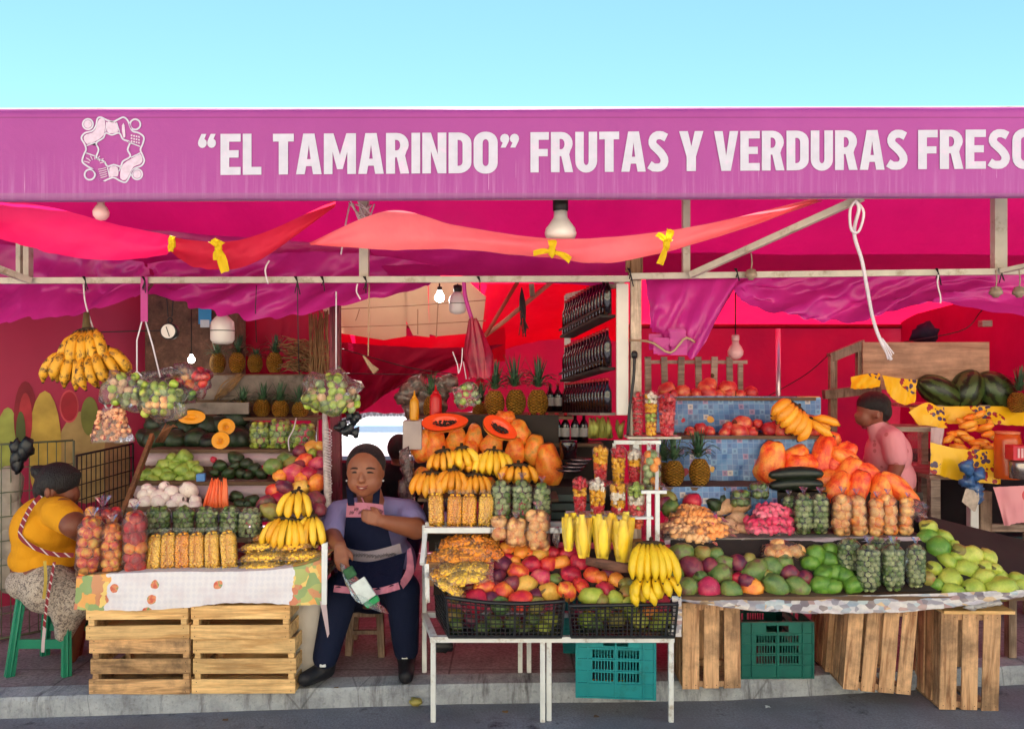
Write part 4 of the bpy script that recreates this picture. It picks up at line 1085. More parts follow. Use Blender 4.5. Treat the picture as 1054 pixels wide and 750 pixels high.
# ------------------------------------------------------------------ pineapples
t = NT('skin_pineapple'); v = t.coord('Object'); s = t.sep(v); ang = t.math('ARCTAN2', s[1], s[0])
u1 = t.math('ADD', t.math('MULTIPLY', ang, 5/PI), t.math('MULTIPLY', s[2], 3.2)); u2 = t.math('SUBTRACT', t.math('MULTIPLY', ang, 5/PI), t.math('MULTIPLY', s[2], 3.2))
d1 = t.math('ABSOLUTE', t.math('SUBTRACT', t.math('FRACT', u1), .5)); d2 = t.math('ABSOLUTE', t.math('SUBTRACT', t.math('FRACT', u2), .5))
eye = t.math('MAXIMUM', d1, d2)
c = t.ramp(eye, [(.0, rgb('#8a6a24')), (.08, rgb('#f0ac3c')), (.38, rgb('#e69a30')), (.46, rgb('#b8862a')), (.5, rgb('#6e5a22'))])
c = t.hsv(c, v=t.math('MULTIPLY_ADD', t.noise(v, 2, 3), .8, .6)); c = t.mix(t.math('MULTIPLY', t.rand(), .35), c, rgb('#7a7a30'))
M_pine = t.done(t.pbr(c, .6, 0, t.bump(t.math('SUBTRACT', .5, eye), 1, .12), .3))
M_pleaf = fruit_mat('pineapple_leaf', ['#1f3a24', '#34543a', '#4d6c4a'], None, rough=.5)
b = MB(); prof = []
for i in range(15):
    f = i/14; rr_ = math.sin(PI*(.12+.78*f))**.6; prof.append((rr_, -1.25 + 2.5*f))
b.lathe(prof, 28); pine_body = b.mesh('pineapple_body', M_pine)
def crown_mesh(seed, n=42, L=2.3):
    q = random.Random(seed); b = MB()
    for i in range(n):
        f = i/n; a = i*2.399; el = flip(.45, 1.45, f**1.2) + q.uniform(-.1, .1); ln = L*flip(.55, 1.0, min(1, f*1.8))*q.uniform(.8, 1.1)
        d = Vector((math.cos(a), math.sin(a), 0)); side = Vector((-math.sin(a), math.cos(a), 0)); w_ = .17*q.uniform(.8, 1.1)
        rows = []
        for k in range(6):
            g = k/5; e2 = el + .35*(g) - (.9*g*g if f < .55 else .25*g*g)
            pt = d*(.18*(1-f) + ln*g*math.cos(e2)) + Vector((0, 0, 1.18 + f*.25 + ln*g*math.sin(e2)))
            ww = w_*(1-g)**.7 + .004
            rows.append([pt - side*ww + Vector((0, 0, .04)), pt, pt + side*ww + Vector((0, 0, .04))])
        b.grid(rows)
    return b.mesh('crown', M_pleaf)
crowns = [crown_mesh(s_) for s_ in range(4)]
def pineapple(px, yb, rpx, Y, label, group, seed=0, ch=1.0, bh=1.0):
    r = rpx*Y/F
    root = empty('pineapple', P(px, yb, Y), label, 'pineapple', group)
    o = link('body', pine_body, root, (0, 0, r*1.22*bh)); o.scale = (r, r, r*bh); o.rotation_euler = (0, 0, seed*1.3)
    o = link('crown', crowns[seed % 4], root, (0, 0, r*1.22*bh + (bh-1)*r*1.1)); o.scale = (r, r, r*ch); o.rotation_euler = (qf.uniform(-.1, .1), qf.uniform(-.1, .1), seed*2.1)
    return root

# ------------------------------------------------------------------ bags, jars, cups
def bag_shape(f, e=.35):
    """radius factor of an upright stuffed bag at height fraction f"""
    return min(1, (max(0, f)/.12)**.5)*min(1, (max(0, 1-f)/.16)**.5)
def bag_film(b, w, d, h, seed, top='knot', n=22, m=12):
    rows = []
    for j in range(m+1):
        f = j/m; rr_ = max(.06, bag_shape(f)); row = []
        for i in range(n):
            a = 2*PI*i/n; wr = 1 + .06*noise.noise(Vector((math.cos(a)*2.2, math.sin(a)*2.2, f*5+seed)))+.03*noise.noise(Vector((math.cos(a)*7, math.sin(a)*7, f*9+seed)))
            row.append(Vector((w/2*rr_*wr*math.cos(a), d/2*rr_*wr*math.sin(a), h*f)))
        rows.append(row)
    b.grid(rows, closed=True)
    if top == 'knot':
        for k in range(7):
            a = k*2.4; e = Vector((math.cos(a)*w*.2, math.sin(a)*w*.2, h*1.0 + w*.28))
            s_ = Vector((-math.sin(a), math.cos(a), 0))*w*.09
            b.grid([[Vector((0, 0, h*.96)), Vector((0.001, 0, h*.965))], [e*.5 + Vector((0, 0, h*.5)) - s_*.6, e*.5 + Vector((0, 0, h*.5)) + s_*.6], [e - s_, e + s_]])
film_cache = {}
def fruit_bag(x0, x1, yt, yb, Y, kind, rpx, label, group, name='fruit_bag', seed=0, mat=None, top='knot', tilt=0, dfac=.8, pn=None, mixk=None, cat='bag of fruit'):
    """upright clear bag between pixel bounds, fruit pressed against the film; every fruit a part"""
    w = (x1-x0)*Y/F; h = (yb-yt)*Y/F; r = rpx*Y/F; d = w*dfac
    base = P((x0+x1)/2, yb, Y)
    root = empty(name, base, label, cat, group)
    q = random.Random(seed*7+int(x0)); nz = max(2, int(round(h/(r*1.72))))
    for j in range(nz):
        z = r*.95 + (h - 1.9*r)*j/(nz-1); f = z/h; k = bag_shape(min(.97, f)) if 0 < f < 1 else .5
        rx = max(w*.18*k, w/2*k - r*.92); ry = max(.0, d/2*k - r*.92)
        per = 2*PI*math.sqrt((rx*rx+ry*ry)/2); n = max(3 if w > 2.3*r else 1, int(per/(r*1.8)))
        for i in range(n):
            a = 2*PI*(i + (j % 2)*.5)/n + q.uniform(-.12, .12)
            if math.sin(a) > .5 and n > 4: continue           # the hidden back of the bag is packed by the ones in front
            kk = kind if not mixk or q.random() > .35 else mixk
            o = link(pn or kind_name(kind), SM[kk], root, (rx*math.cos(a), ry*math.sin(a), z + q.uniform(-.15, .15)*r))
            s_ = r*q.uniform(.92, 1.12); o.scale = (s_*q.uniform(1, 1.15), s_, s_); o.rotation_euler = (q.uniform(0, 6), q.uniform(0, 6), q.uniform(0, 6))
    b = MB(); bag_film(b, w*1.05, d*1.07, h*1.03, seed, top)
    link('plastic_film', b.mesh('plastic_film', mat or M_film), root)
    root.rotation_euler = (0, R(tilt), 0)
    return root
def kind_name(k): return {'lime': 'lime', 'limepale': 'lime', 'tomatillo': 'tomatillo', 'guava': 'guava', 'apple': 'apple', 'orange': 'orange', 'mangosmall': 'mango', 'potato': 'potato'}[k]

M_nance = fruit_mat('skin_nance', ['#f8a818', '#fcb824', '#ffd04a', '#fab020'], None, rough=.4)
M_snack = fruit_mat('snack_orange', ['#e06a14', '#f59a2c', '#ffc05a'], None, rough=.5, scale=2)
M_pinkpouch = fruit_mat('pouch_pink', ['#c8204c', '#e04a6c', '#f090a0'], None, rough=.35, scale=2)
M_peanut = fruit_mat('snack_pale', ['#e8843a', '#f4a860', '#fac890'], None, rough=.5, scale=2)
def nub_cloud(w, d, h, r, seed, box=True, half=True):
    """many small fruits just inside a bag's skin, one mesh (too small and many to count)"""
    b = MB(); q = random.Random(seed); nz = int(h/(r*1.7))
    oct_v = [(1,0,0),(-1,0,0),(0,1,0),(0,-1,0),(0,0,1),(0,0,-1)]; oct_f = [(0,2,4),(2,1,4),(1,3,4),(3,0,4),(2,0,5),(1,2,5),(3,1,5),(0,3,5)]
    for j in range(nz+1):
        z = r + (h-2*r)*j/nz; f = z/h; k = bag_shape(min(.97, max(.03, f)))**(.6 if box else 1)
        rx = w/2*k - r*.8; ry = d/2*k - r*.8; n = int(2*PI*math.sqrt((rx*rx+ry*ry)/2)/(r*1.7))
        for i in range(n):
            a = 2*PI*(i+(j % 2)*.5)/n + q.uniform(-.1, .1)
            if half and math.sin(a) > .4: continue
            ca, sa = math.cos(a), math.sin(a)
            if box: ca = math.copysign(abs(ca)**.6, ca); sa = math.copysign(abs(sa)**.7, sa)
            c = Vector((rx*ca, ry*sa, z + q.uniform(-.3, .3)*r)); s_ = r*q.uniform(.85, 1.2)
            E = Euler((q.uniform(0, 6), q.uniform(0, 6), 0)).to_matrix()
            b.ball(c, (s_, s_, s_*.9), 6, 5)
    b.box((0, d*.12, h*.5), (w*.72, d*.35, h*.84))
    return b
def nance_bag_proto(w, d, h, r, mat, label, name='nance_bag', cat='bag of fruit', part='nances', seed=1, group=None, flm=None):
    root = empty(name, (0, 0, 0), label, cat, group)
    o = link(part, nub_cloud(w, d, h, r, seed).mesh(part, mat), root); tag(o, kind='stuff')
    b = MB(); rows = []
    for j in range(11):
        f = j/10; k = max(.1, bag_shape(f)**.6); row = []
        for i in range(20):
            a = 2*PI*i/20; ca, sa = math.cos(a), math.sin(a); ca = math.copysign(abs(ca)**.6, ca); sa = math.copysign(abs(sa)**.7, sa)
            wv = 1 + .05*noise.noise(Vector((ca*5, sa*5, f*7+seed)))
            row.append(Vector((w/2*1.05*k*ca*wv, d/2*1.08*k*sa*wv, h*1.03*f)))
        rows.append(row)
    b.grid(rows, closed=True)
    b.grid([[Vector((w*(.45*s_), 0, h*.98)) for s_ in (-1, -.5, 0, .5, 1)], [Vector((w*(.5*s_), .006*math.cos(s_*9), h*1.05)) for s_ in (-1, -.5, 0, .5, 1)], [Vector((w*(.42*s_), .01*math.sin(s_*9), h*1.12)) for s_ in (-1, -.5, 0, .5, 1)]])
    link('plastic_film', b.mesh('plastic_film', flm or M_film), root)
    return root
def pouch_proto(w, d, h, r, mat, label, name, cat, part, seed=1, flm=None, chunky=False):
    """a pillow shaped bag lying down, w long in X, h thick"""
    root = empty(name, (0, 0, 0), label, cat)
    b = MB(); q = random.Random(seed); n = int(2.2*w*d/(r*r*2.2))
    for i in range(n):
        for _ in range(20):
            u, v_ = q.uniform(-1, 1), q.uniform(-1, 1)
            if abs(u)**3 + abs(v_)**3 < .9: break
        top = h/2*math.sqrt(max(0, (1-abs(u)**3)*(1-abs(v_)**2.5)))
        s_ = r*q.uniform(.8, 1.2)
        b.ball((u*w/2, v_*d/2, max(0, top-r*.6)*(1 if q.random() < .75 else -1)), (s_*(1.4 if chunky else 1), s_, s_*.9), 6, 5, rot=(q.uniform(0, 6), q.uniform(0, 6), q.uniform(0, 6)))
    b.ball((0, 0, 0), (w*.45, d*.43, h*.38), 12, 7)
    o = link(part, b.mesh(part, mat), root); tag(o, kind='stuff')
    b = MB(); rows = []
    for sgn in (1, -1):
        rows = []
        for j in range(9):
            v_ = -1 + 2*j/8; row = []
            for i in range(13):
                u = -1 + 2*i/12; tt = h/2*1.12*math.sqrt(max(0, (1-abs(u)**3)*(1-abs(v_)**2.5)))
                row.append(Vector((u*w/2*1.08, v_*d/2*1.05, sgn*tt + .004*noise.noise(Vector((u*5, v_*5, seed+sgn))))))
            rows.append(row)
        b.grid(rows)
    for s_ in (-1, 1):
        b.grid([[Vector((s_*w/2*(1.06+.12*k), y*d*(.35+.12*k), .005*math.sin(y*9+k))) for y in (-1, -.5, 0, .5, 1)] for k in range(3)])
    link('plastic_film', b.mesh('plastic_film', flm or M_film_pouch), root)
    return root

# clear cups of cut fruit
CH = {'y': plain('cut_mango', '#f0b020', .3, .12, 20, .6), 'r': plain('cut_watermelon', '#c81f30', .3, .15, 20, .6), 'o': plain('cut_papaya', '#e8642a', .3, .12, 20, .6), 'w': plain('cut_coconut', '#e8dccb', .3, .08, 20, .6), 'g': plain('cut_cucumber', '#9cb04a', .35, .1, 20, .6), 'p': plain('cut_pink', '#e05a5a', .3, .12, 20, .6)}
CHN = {'y': 'mango_pieces', 'r': 'watermelon_pieces', 'o': 'papaya_pieces', 'w': 'coconut_pieces', 'g': 'cucumber_pieces', 'p': 'pink_pieces'}
def fruit_cup(px, py_t, py_b, wpx, Y, layers, label, group, seed=0, name='fruit_cup', heap_=.12):
    w = wpx*Y/F; h = (py_b-py_t)*Y/F; base = P(px, py_b, Y); q = random.Random(seed)
    root = empty(name, base, label, 'fruit cup', group)
    r0, r1 = w*.36, w*.5; hb = h*(1-heap_)
    bs = {}
    n = 0
    for z in [h*.03 + (h*.97)*i/9 for i in range(10)]:
        f = z/h; ch = layers[min(len(layers)-1, int(f*len(layers)))]
        rr_ = flip(r0, r1, min(1, z/hb)) if z < hb else r1*max(.2, 1-(z-hb)/(h-hb)*.8)
        for i in range(8):
            a = 2*PI*i/8 + q.uniform(-.3, .3); cc = ch if q.random() < .92 else q.choice(layers)
            k = w*.16*q.uniform(.8, 1.25); rad = max(0, rr_ - k*.75)*q.uniform(.85, 1.0)
            bs.setdefault(cc, MB()).box((rad*math.cos(a), rad*math.sin(a), min(z, h*.98) + q.uniform(-.4, .4)*k), (k*1.6, k*1.1, k*1.4), (q.uniform(0, 3), q.uniform(0, 3), q.uniform(0, 3)), bev=k*.2)
    for cc, b in bs.items():
        o = link(CHN[cc], b.mesh(CHN[cc], CH[cc]), root)
    b = MB(); b.lathe([(.001, 0), (r0, 0), (r0*1.02, .004), (r1, hb), (r1*1.06, hb+.003), (r1*1.06, hb+.006), (r1, hb+.006)], 24, cap=False); link('cup', b.mesh('cup', M_film_thin), root)
    b = MB(); b.lathe([(r1*1.04, hb+.005), (r1*.98, hb + (h-hb)*.7), (r1*.7, h*1.02), (r1*.15, h*1.06)], 20, cap=False); link('lid', b.mesh('lid', M_film_thin), root)
    return root

def drop_flat(mb, lim):
    """take off the faces that close a half shell"""
    keep = [i for i, f in enumerate(mb.f) if not all(mb.v[k].y <= lim + 1e-6 for k in f)]
    mb.f = [mb.f[i] for i in keep]; mb.mi = [mb.mi[i] for i in keep]; mb.sm = [mb.sm[i] for i in keep]

# ------------------------------------------------------------------ crates
def slat_crate(w, d, h, mat, label, group, slats=3, upright=False, seed=0, slat=None, lid=False):
    """wooden crate, base centre at the origin, boards along X on the front"""
    q = random.Random(seed); root = empty('wooden_crate', (0, 0, 0), label, 'crate', group)
    sl = slat or h*.265
    t_ = .008; ps = .028
    for sx in (-1, 1):
        for sy in (-1, 1):
            b = MB(); b.box((sx*(w/2-ps/2-t_), sy*(d/2-ps/2-t_), h/2), (ps, ps, h-.006), bev=.002); link('corner_post', b.mesh('corner_post', mat), root)
    for k in range(slats):
        z = sl/2 + (h-sl)*k/(slats-1)
        for sy in (-1, 1):
            b = MB(); b.box((q.uniform(-.004, .004), sy*(d/2-t_/2), z), (w+q.uniform(-.004, .006), t_, sl*q.uniform(.94, 1.04)), (0, q.uniform(-.012, .012), q.uniform(-.006, .006)), bev=.0015)
            o = link('slat', b.mesh('slat', mat), root)
            if sy < 0:
                nb = MB()
                for sx in (-1, 1):
                    for dz in (-.3, .3): nb.ball((sx*(w/2-.02), -d/2-.001, z+dz*sl), (.0022, .001, .0022), 6, 4)
                link('nails', nb.mesh('nails', M_dark), root)
        for sx in (-1, 1):
            b = MB(); b.box((sx*(w/2-t_/2-.001), 0, z), (t_, d-2*t_-.002, sl*.96), bev=.0015); link('slat', b.mesh('slat', mat), root)
    for k in range(4):
        b = MB(); b.box((0, -d/2+d*(k+.5)/4, .006), (w-2*t_-.004, d*.2, .008)); link('floor_slat', b.mesh('floor_slat', mat), root)
    return root
def wall_rects(W, H):
    """openings pattern of a plastic crate's wall, rectangles in (u, v)"""
    R_ = []
    rib = .012
    R_ += [(0, 0, W, H*.24), (0, H*.93, W, H)]                       # bottom band, rim
    hw = W*.16                                                       # hand hole between y .80 and .92
    R_ += [(0, H*.79, W/2-hw, H*.93), (W/2+hw, H*.79, W, H*.93), (W/2-hw, H*.79, W/2+hw, H*.815)]
    for v0, v1 in [(.24, .27), (.40, .45), (.58, .63), (.755, .79)]: R_.append((0, H*v0, W, H*v1))
    for u0, u1 in [(0, .2), (.47, .53), (.8, 1)]:
        for v0, v1 in [(.27, .40), (.45, .58), (.63, .755)]: R_.append((W*u0, H*v0, W*u1, H*v1))
    for (a, c_) in [(.2, .47), (.53, .8)]:
        n = 7
        for i in range(1, n):
            u = W*flip(a, c_, i/n)
            for v0, v1 in [(.27, .40), (.45, .58), (.63, .755)]: R_.append((u-.0022, H*v0, u+.0022, H*v1))
    return R_
def plastic_crate(w, d, h, mat, label, group=None):
    root = empty('plastic_crate', (0, 0, 0), label, 'crate', group)
    b = MB(); T = .004
    for (W, M_) in [(w, Matrix.Translation((-w/2, -d/2, 0))), (w, Matrix.Translation((-w/2, d/2-T, 0))), (d-2*T, Matrix.Translation((-w/2+T, -d/2+T, 0)) @ Matrix.Rotation(R(90), 4, 'Z')), (d-2*T, Matrix.Translation((w/2, -d/2+T, 0)) @ Matrix.Rotation(R(90), 4, 'Z'))]:
        for (u0, v0, u1, v1) in wall_rects(W, h):
            vs = [(x, y, z) for x in (u0, u1) for y in (0, T) for z in (v0, v1)]
            b.add(vs, [(0,1,3,2),(4,6,7,5),(0,4,5,1),(2,3,7,6),(0,2,6,4),(1,5,7,3)], 0, False, M_)
    link('walls', b.mesh('walls', mat), root)
    b = MB(); o_ = .007
    for u in (0, .14, .5, .86, 1):
        for sy in (-1, 1): b.box((-w/2+w*u, sy*(d/2+o_/2), h*.5), (.007, o_, h*.985))
        for sx in (-1, 1): b.box((sx*(w/2+o_/2), -d/2+d*u, h*.5), (o_, .007, h*.985))
    for v_ in (.02, .23, .425, .605, .78, .985):
        for sy in (-1, 1): b.box((0, sy*(d/2+o_/2-.0005), h*v_), (w+.012, o_, .006))
        for sx in (-1, 1): b.box((sx*(w/2+o_/2-.0005), 0, h*v_), (o_, d, .006))
    link('ribs', b.mesh('ribs', mat), root)
    b = MB(); b.box((0, 0, .01), (w-.012, d-.012, .006)); link('base', b.mesh('base', mat), root)
    return root
def lattice(b, c00, c10, c11, c01, nx, nz, r, frame=2.2):
    """open lattice between four corners (bottom left, bottom right, top right, top left)"""
    def pt(u, v_): return (c00.lerp(c10, u)).lerp(c01.lerp(c11, u), v_)
    nrm = (c10-c00).cross(c01-c00).normalized()
    for i in range(nx+1):
        u = i/nx; rr_ = r*(frame if i in (0, nx) or i % 6 == 0 else 1)
        b.beam(pt(u, 0), pt(u, 1), rr_, r, up=nrm)
    for k in range(nz+1):
        v_ = k/nz; rr_ = r*(frame*1.5 if k in (0, nz) else 1)
        b.beam(pt(0, v_)+nrm*.0006, pt(1, v_)+nrm*.0006, rr_, r*1.1, up=nrm)
# ================================================================== LEFT STAND
def zat(y, Y): return CZ + (375-y)*Y/F
def xat(x, Y): return (x-527)*Y/F
M_board = plain('shelf_board', '#6a5240', .8, .2, 6, .3, .3)
M_greyboard = plain('grey_board', '#7d746c', .85, .2, 12, .3, .6, dirt='#4c443e')
M_shelfcloth = cloth('pale_shelf_plastic', '#d3bfc3', .2, .12, 5, .4, spec=.4, hex2='#bfa8ae')

# crates under the stand
ORDC = 'wooden crates under the left stand'
def pcrate(px0, px1, yb, Y, w_, d_, h_, mat, lb, rz=0, grp=ORDC, z=None, **k):
    c = slat_crate(w_, d_, h_, mat, lb, grp, **k)
    c.location = (xat((px0+px1)/2, Y), Y + d_/2, zat(yb, Y) if z is None else z); c.rotation_euler = (0, 0, rz); return c
pcrate(93, 196, 715, 3.605, .468, .34, .258, M_wood_d, 'old grainy wooden crate, bottom of the left stack', rz=R(-1), seed=1, z=FL+.002)
pcrate(88, 192, 657, 3.585, .468, .34, .25, M_wood_l, 'honey coloured wooden crate, top of the left stack', rz=R(1), seed=2, z=FL+.262)
pcrate(198, 303, 713, 3.61, .478, .34, .256, M_wood_l, 'pale wooden crate, bottom of the stack beside the white sack', rz=R(.5), seed=3, z=FL+.002)
pcrate(197, 298, 657, 3.595, .462, .34, .25, M_wood_l, 'pale wooden crate, top of the stack beside the white sack', rz=R(-.5), seed=4, z=FL+.26)
b = MB(); pr = [(.001, 0), (.085, .0), (.1, .05), (.098, .35), (.09, .44), (.001, .45)]
b.lathe(pr, 20, M=Matrix.Translation((xat(318, 3.78), 3.83, FL))); b.build('white_drum', plain('drum_white', '#c4bdb4', .6, .12, 6, .4, .3, dirt='#8c8078'), None, 'white drum standing beside the pale crates', 'drum')

TA = [(588, 3.60, 3.80, 78, 337), (553, 3.80, 4.02, 98, 337), (522, 4.02, 4.24, 126, 334), (495, 4.24, 4.46, 138, 331), (462, 4.46, 4.72, 150, 329), (429, 4.76, 4.96, 162, 327), (385, 4.98, 5.2, 205, 330)]
root = empty('display_stand', (xat(205, 3.9), 3.9, FL), 'stepped wooden display stand holding the left fruit', 'display stand')
for (y, Y0, Y1, x0, x1) in TA:
    b = MB(); z = zat(y, Y0); b.box(((xat(x0, Y0)+xat(x1, Y0))/2, (Y0+Y1)/2+.01, z-.012), (xat(x1, Y0)-xat(x0, Y0), Y1-Y0+.03, .02)); b.build('shelf', M_board, root)
for x in (170, 322):
    b = MB(); b.beam(Vector((xat(x, 5.1), 5.15, FL)), Vector((xat(x, 5.1), 5.15, zat(388, 5.1))), .04, .04); b.build('leg', M_wood_gz, root)
for (y0, y1, Yr, x0, x1, lb) in [(386, 411, 4.975, 206, 330, 'grey upper riser board')]:
    b = MB(); b.box(((xat(x0, Yr)+xat(x1, Yr))/2, Yr, (zat(y0, Yr)+zat(y1, Yr))/2-.002), (xat(x1, Yr)-xat(x0, Yr), .015, zat(y0, Yr)-zat(y1, Yr))); b.build('riser', M_greyboard, root)
b = MB(); b.box(((xat(190, 4.74)+xat(255, 4.74))/2, 4.74, zat(420, 4.74)), (.40, .015, .07)); b.build('riser', M_greyboard, root)
b = MB(); b.box(((xat(200, 5.12)+xat(330, 5.12))/2, 5.0, zat(416, 5.0)), (.8, .02, .16)); b.build('riser', M_board, root)
for (y, Yr, x0, x1, dy_, lb) in [(463, 4.452, 150, 329, 16, 'pale plastic cloth edging the shelf below the dark squashes'), (495, 4.232, 138, 331, 17, 'pale plastic cloth edging the shelf under the light green chayotes'),
                               (523, 4.012, 126, 334, 14, 'pale plastic cloth edging the shelf under the white onions')]:
    sheet('shelf_cloth', [(x0, y-.5, Yr+.05), ((x0+x1)/2, y-1, Yr+.05), (x1, y-.5, Yr+.05)], [(x0, y+dy_, Yr), ((x0+x1)/2, y+dy_+.5, Yr-.01), (x1, y+dy_-1, Yr)], M_shelfcloth, lb, 'shelf cloth', 40, 8, .012, -.035, int(y), 12, 'plastic cloths edging the left shelves')
# straw strands on the grey board
b = MB(); q = random.Random(2)
for i in range(16): cord(b, [(222+q.uniform(-4, 4), 409+q.uniform(-2, 3), 4.95), (235+q.uniform(-6, 6), 398+q.uniform(-4, 4), 4.92), (247+q.uniform(-4, 4), 386+q.uniform(-3, 2), 4.95)], .0022)
b.build('straw_wisps', M_straw, None, 'wisps of pale straw lying against the grey board', 'straw')

# front tablecloth with printed fruit
t = NT('fruit_print_cloth'); v = t.coord('Object'); s = t.sep(v)
vd = t.coord(); dn = t.n('ShaderNodeVectorMath', operation='ADD'); t.set(dn.inputs[0], vd); nn = t.n('ShaderNodeTexNoise'); nn.inputs['Scale'].default_value = 12; t.set(nn.inputs['Vector'], vd); sc_ = t.n('ShaderNodeVectorMath', operation='SCALE'); t.set(sc_.inputs[0], nn.outputs['Color']); sc_.inputs['Scale'].default_value = .09; t.set(dn.inputs[1], sc_.outputs[0])
w1 = t.vor(dn.outputs[0], 24, 'F1', 'Color'); d1 = t.vor(dn.outputs[0], 24, 'F1', 'Distance')
nz = t.noise(v, 9, 4, .6); gridx = t.math('MULTIPLY', t.math('SINE', t.math('MULTIPLY', t.math('ADD', s[0], s[2]), 120)), t.math('SINE', t.math('MULTIPLY', t.math('SUBTRACT', s[0], s[2]), 120)))
base = t.mix(t.math('MULTIPLY', t.math('LESS_THAN', t.math('ADD', gridx, t.noise(v, 40, 2)), .42), .16), rgb('#dcd8dd'), rgb('#a9abc4'))
base = t.mix(t.math('MULTIPLY_ADD', nz, 3, -1.4, clamp=True), base, rgb('#cdbfc6'))
fr = t.ramp(t.sep(w1)[0], [(0, rgb('#b83220')), (.2, rgb('#e09020')), (.4, rgb('#4c8a48')), (.55, rgb('#e3bd5a')), (.7, rgb('#b8603a')), (.85, rgb('#86a04a')), (1, rgb('#3f7a5c'))], 'CONSTANT')
fr = t.mix(t.math('MULTIPLY_ADD', d1, 16, -.2, clamp=True), fr, t.mix(.25, fr, rgb('#e6cf9a')))
ax = t.math('ABSOLUTE', s[0]); edge = t.math('GREATER_THAN', t.math('ADD', ax, t.math('MULTIPLY', t.noise(v, 14, 3), .16)), .50)
c = t.mix(edge, base, fr)
sp = t.vor(t.coord(scale=(1, .01, 1.0)), 7.5, 'F1', 'Distance'); spm = t.math('LESS_THAN', t.math('ADD', sp, t.math('MULTIPLY', t.noise(v, 30, 2), .12)), .24)
c = t.mix(t.math('MULTIPLY', spm, t.math('SUBTRACT', 1, edge)), c, t.ramp(t.noise(v, 45, 2), [(.4, rgb('#c2503c')), (.55, rgb('#d98a5c')), (.65, rgb('#6a8c54'))]))
M_tcloth = t.done(t.pbr(c, .45, 0, t.bump(t.noise(v, 30, 3), .25, .004), .45))
tb = [(76, 627, 3.56), (120, 628, 3.55), (180, 626, 3.555), (240, 620, 3.55), (300, 622, 3.55), (335, 622, 3.56)]
tp = [(79, 593, 3.575), (120, 590, 3.575), (180, 588, 3.575), (240, 588, 3.575), (300, 584, 3.575), (336, 574, 3.575)]
b = MB(); rows = sheet_rows([P(*q_) for q_ in tp], [P(*q_) for q_ in tb], 80, 8, .010, 0, 71, 14)
b.grid(rows); back = []
for j in range(4): back.append([Vector((p.x, p.y + .006 + .07*(3-j), max(p.z, 0) + .001)) for p in rows[0]])
b.grid(back + [rows[0]]); b.build('tablecloth', M_tcloth, None, 'white tablecloth with printed fruit and flowers over the left crates', 'tablecloth')
b = MB(); b.add([P(329, 618, 3.545), P(336, 620, 3.545), P(339, 652, 3.55), P(337, 656, 3.55)], [(0, 1, 2, 3)]); b.build('cloth_tail', M_shelfcloth, None, 'loose tail of plastic hanging from the cloth corner', 'plastic tail')
b = MB(); b.add([P(331, 560, 3.53), P(337, 558, 3.53), P(336, 622, 3.535), P(331, 622, 3.535)], [(0, 1, 2, 3)]); b.v += [p + Vector((0, .012, 0)) for p in b.v]; b.f += [(4, 7, 6, 5), (0, 4, 5, 1), (1, 5, 6, 2), (2, 6, 7, 3), (3, 7, 4, 0)]; b.mi += [0]*5; b.sm += [False]*5
b.build('edge_board', M_white, None, 'narrow white board at the right end of the fruit cloth', 'board')

# side posts
b = MB(); b.beam(P(122, 540, 3.95), P(157, 448, 4.45), .02, .035); b.build('slanted_plank', wood('plank_brown', '#8a5c3a', '#5d3a24', 1, 'Z'), None, 'brown slanted plank along the left edge of the stand', 'plank')
b = MB(); q = random.Random(6)
b.tube([P(338, 560, 4.0), P(337, 500, 4.05), P(335, 440, 4.2), P(334, 425, 4.2)], [.022, .02, .018, .012], 8)
b.build('wrapped_post', plain('film_wrapped', '#b5a8a4', .4, .25, 40, .6, 1.0), None, 'plastic wrapped slim post at the right edge of the left stand', 'post')
b = MB(); b.beam(P(345, 292, 4.3), P(347, 640, 4.3), .055, .05); b.build('maroon_post', wood('maroon_wood', '#6a2434', '#43131f', 1, 'Z', stain=.3), None, 'dark maroon wooden post left of the seller', 'post')
b = MB()
for i in range(40): cord(b, [(334+q.uniform(-1, 1), 440+i*3, 4.1-i*.003), (341+q.uniform(-1, 1), 443+i*3, 4.04), (338, 445+i*3, 4.02)], .0018)
b.build('post_lacing', M_white_rope, None, 'pale string laced up the wrapped post', 'string')

# ---- T0 bags
g = 'yellow nance bags on the left stand'
pr_ = nance_bag_proto(.070, .06, .185, .0072, M_nance, 'x', seed=3)
for i, (x, yb, ti) in enumerate([(158.5, 588, 0), (173.5, 588, -1), (188.5, 588, -2), (203.5, 588, -4), (219.5, 587, -5), (237, 586, -6)]):
    place(pr_, P(x, yb, 3.66), (R(-8), R(ti), qf.uniform(-.2, .2)), (1.04, 1, .98 if i else .93), f'upright clear bag of yellow nances, {ORD[i]} from left on the fruit cloth', g)
pp = pouch_proto(.2, .09, .05, .0072, M_nance, 'x', 'nance_pouch', 'bag of fruit', 'nances', 4)
for i, (x, y, rz, sc_) in enumerate([(270, 584, .0, 1.1), (313, 583, .05, 1.0), (272, 574, -.05, 1.1), (312, 573, .05, 1.05), (268, 563, .0, .9), (300, 563, .1, 1.0), (278, 553, .15, .8)]):
    place(pp, P(x, y, 3.66 + (584-y)*.004), (0, R(-4), rz), sc_, f'lying bag of yellow nances, {["left","right"][i % 2] if i < 6 else "single"} one in layer {["one","two","three","four"][i//2]} from below', 'lying nance bags on the left stand')
fruit_bag(78, 104, 532, 593, 3.62, 'mangosmall', 5.6, 'tall bag of orange and pink mangoes at the far left corner', 'mango bags at the left corner', 'mango_bag', 1, dfac=.9, tilt=4)
fruit_bag(104, 127, 538, 592, 3.64, 'mangosmall', 5.2, 'tall bag of yellow mangoes between the mango and apple bags', 'mango bags at the left corner', 'mango_bag', 2, dfac=.9, mixk='orange')
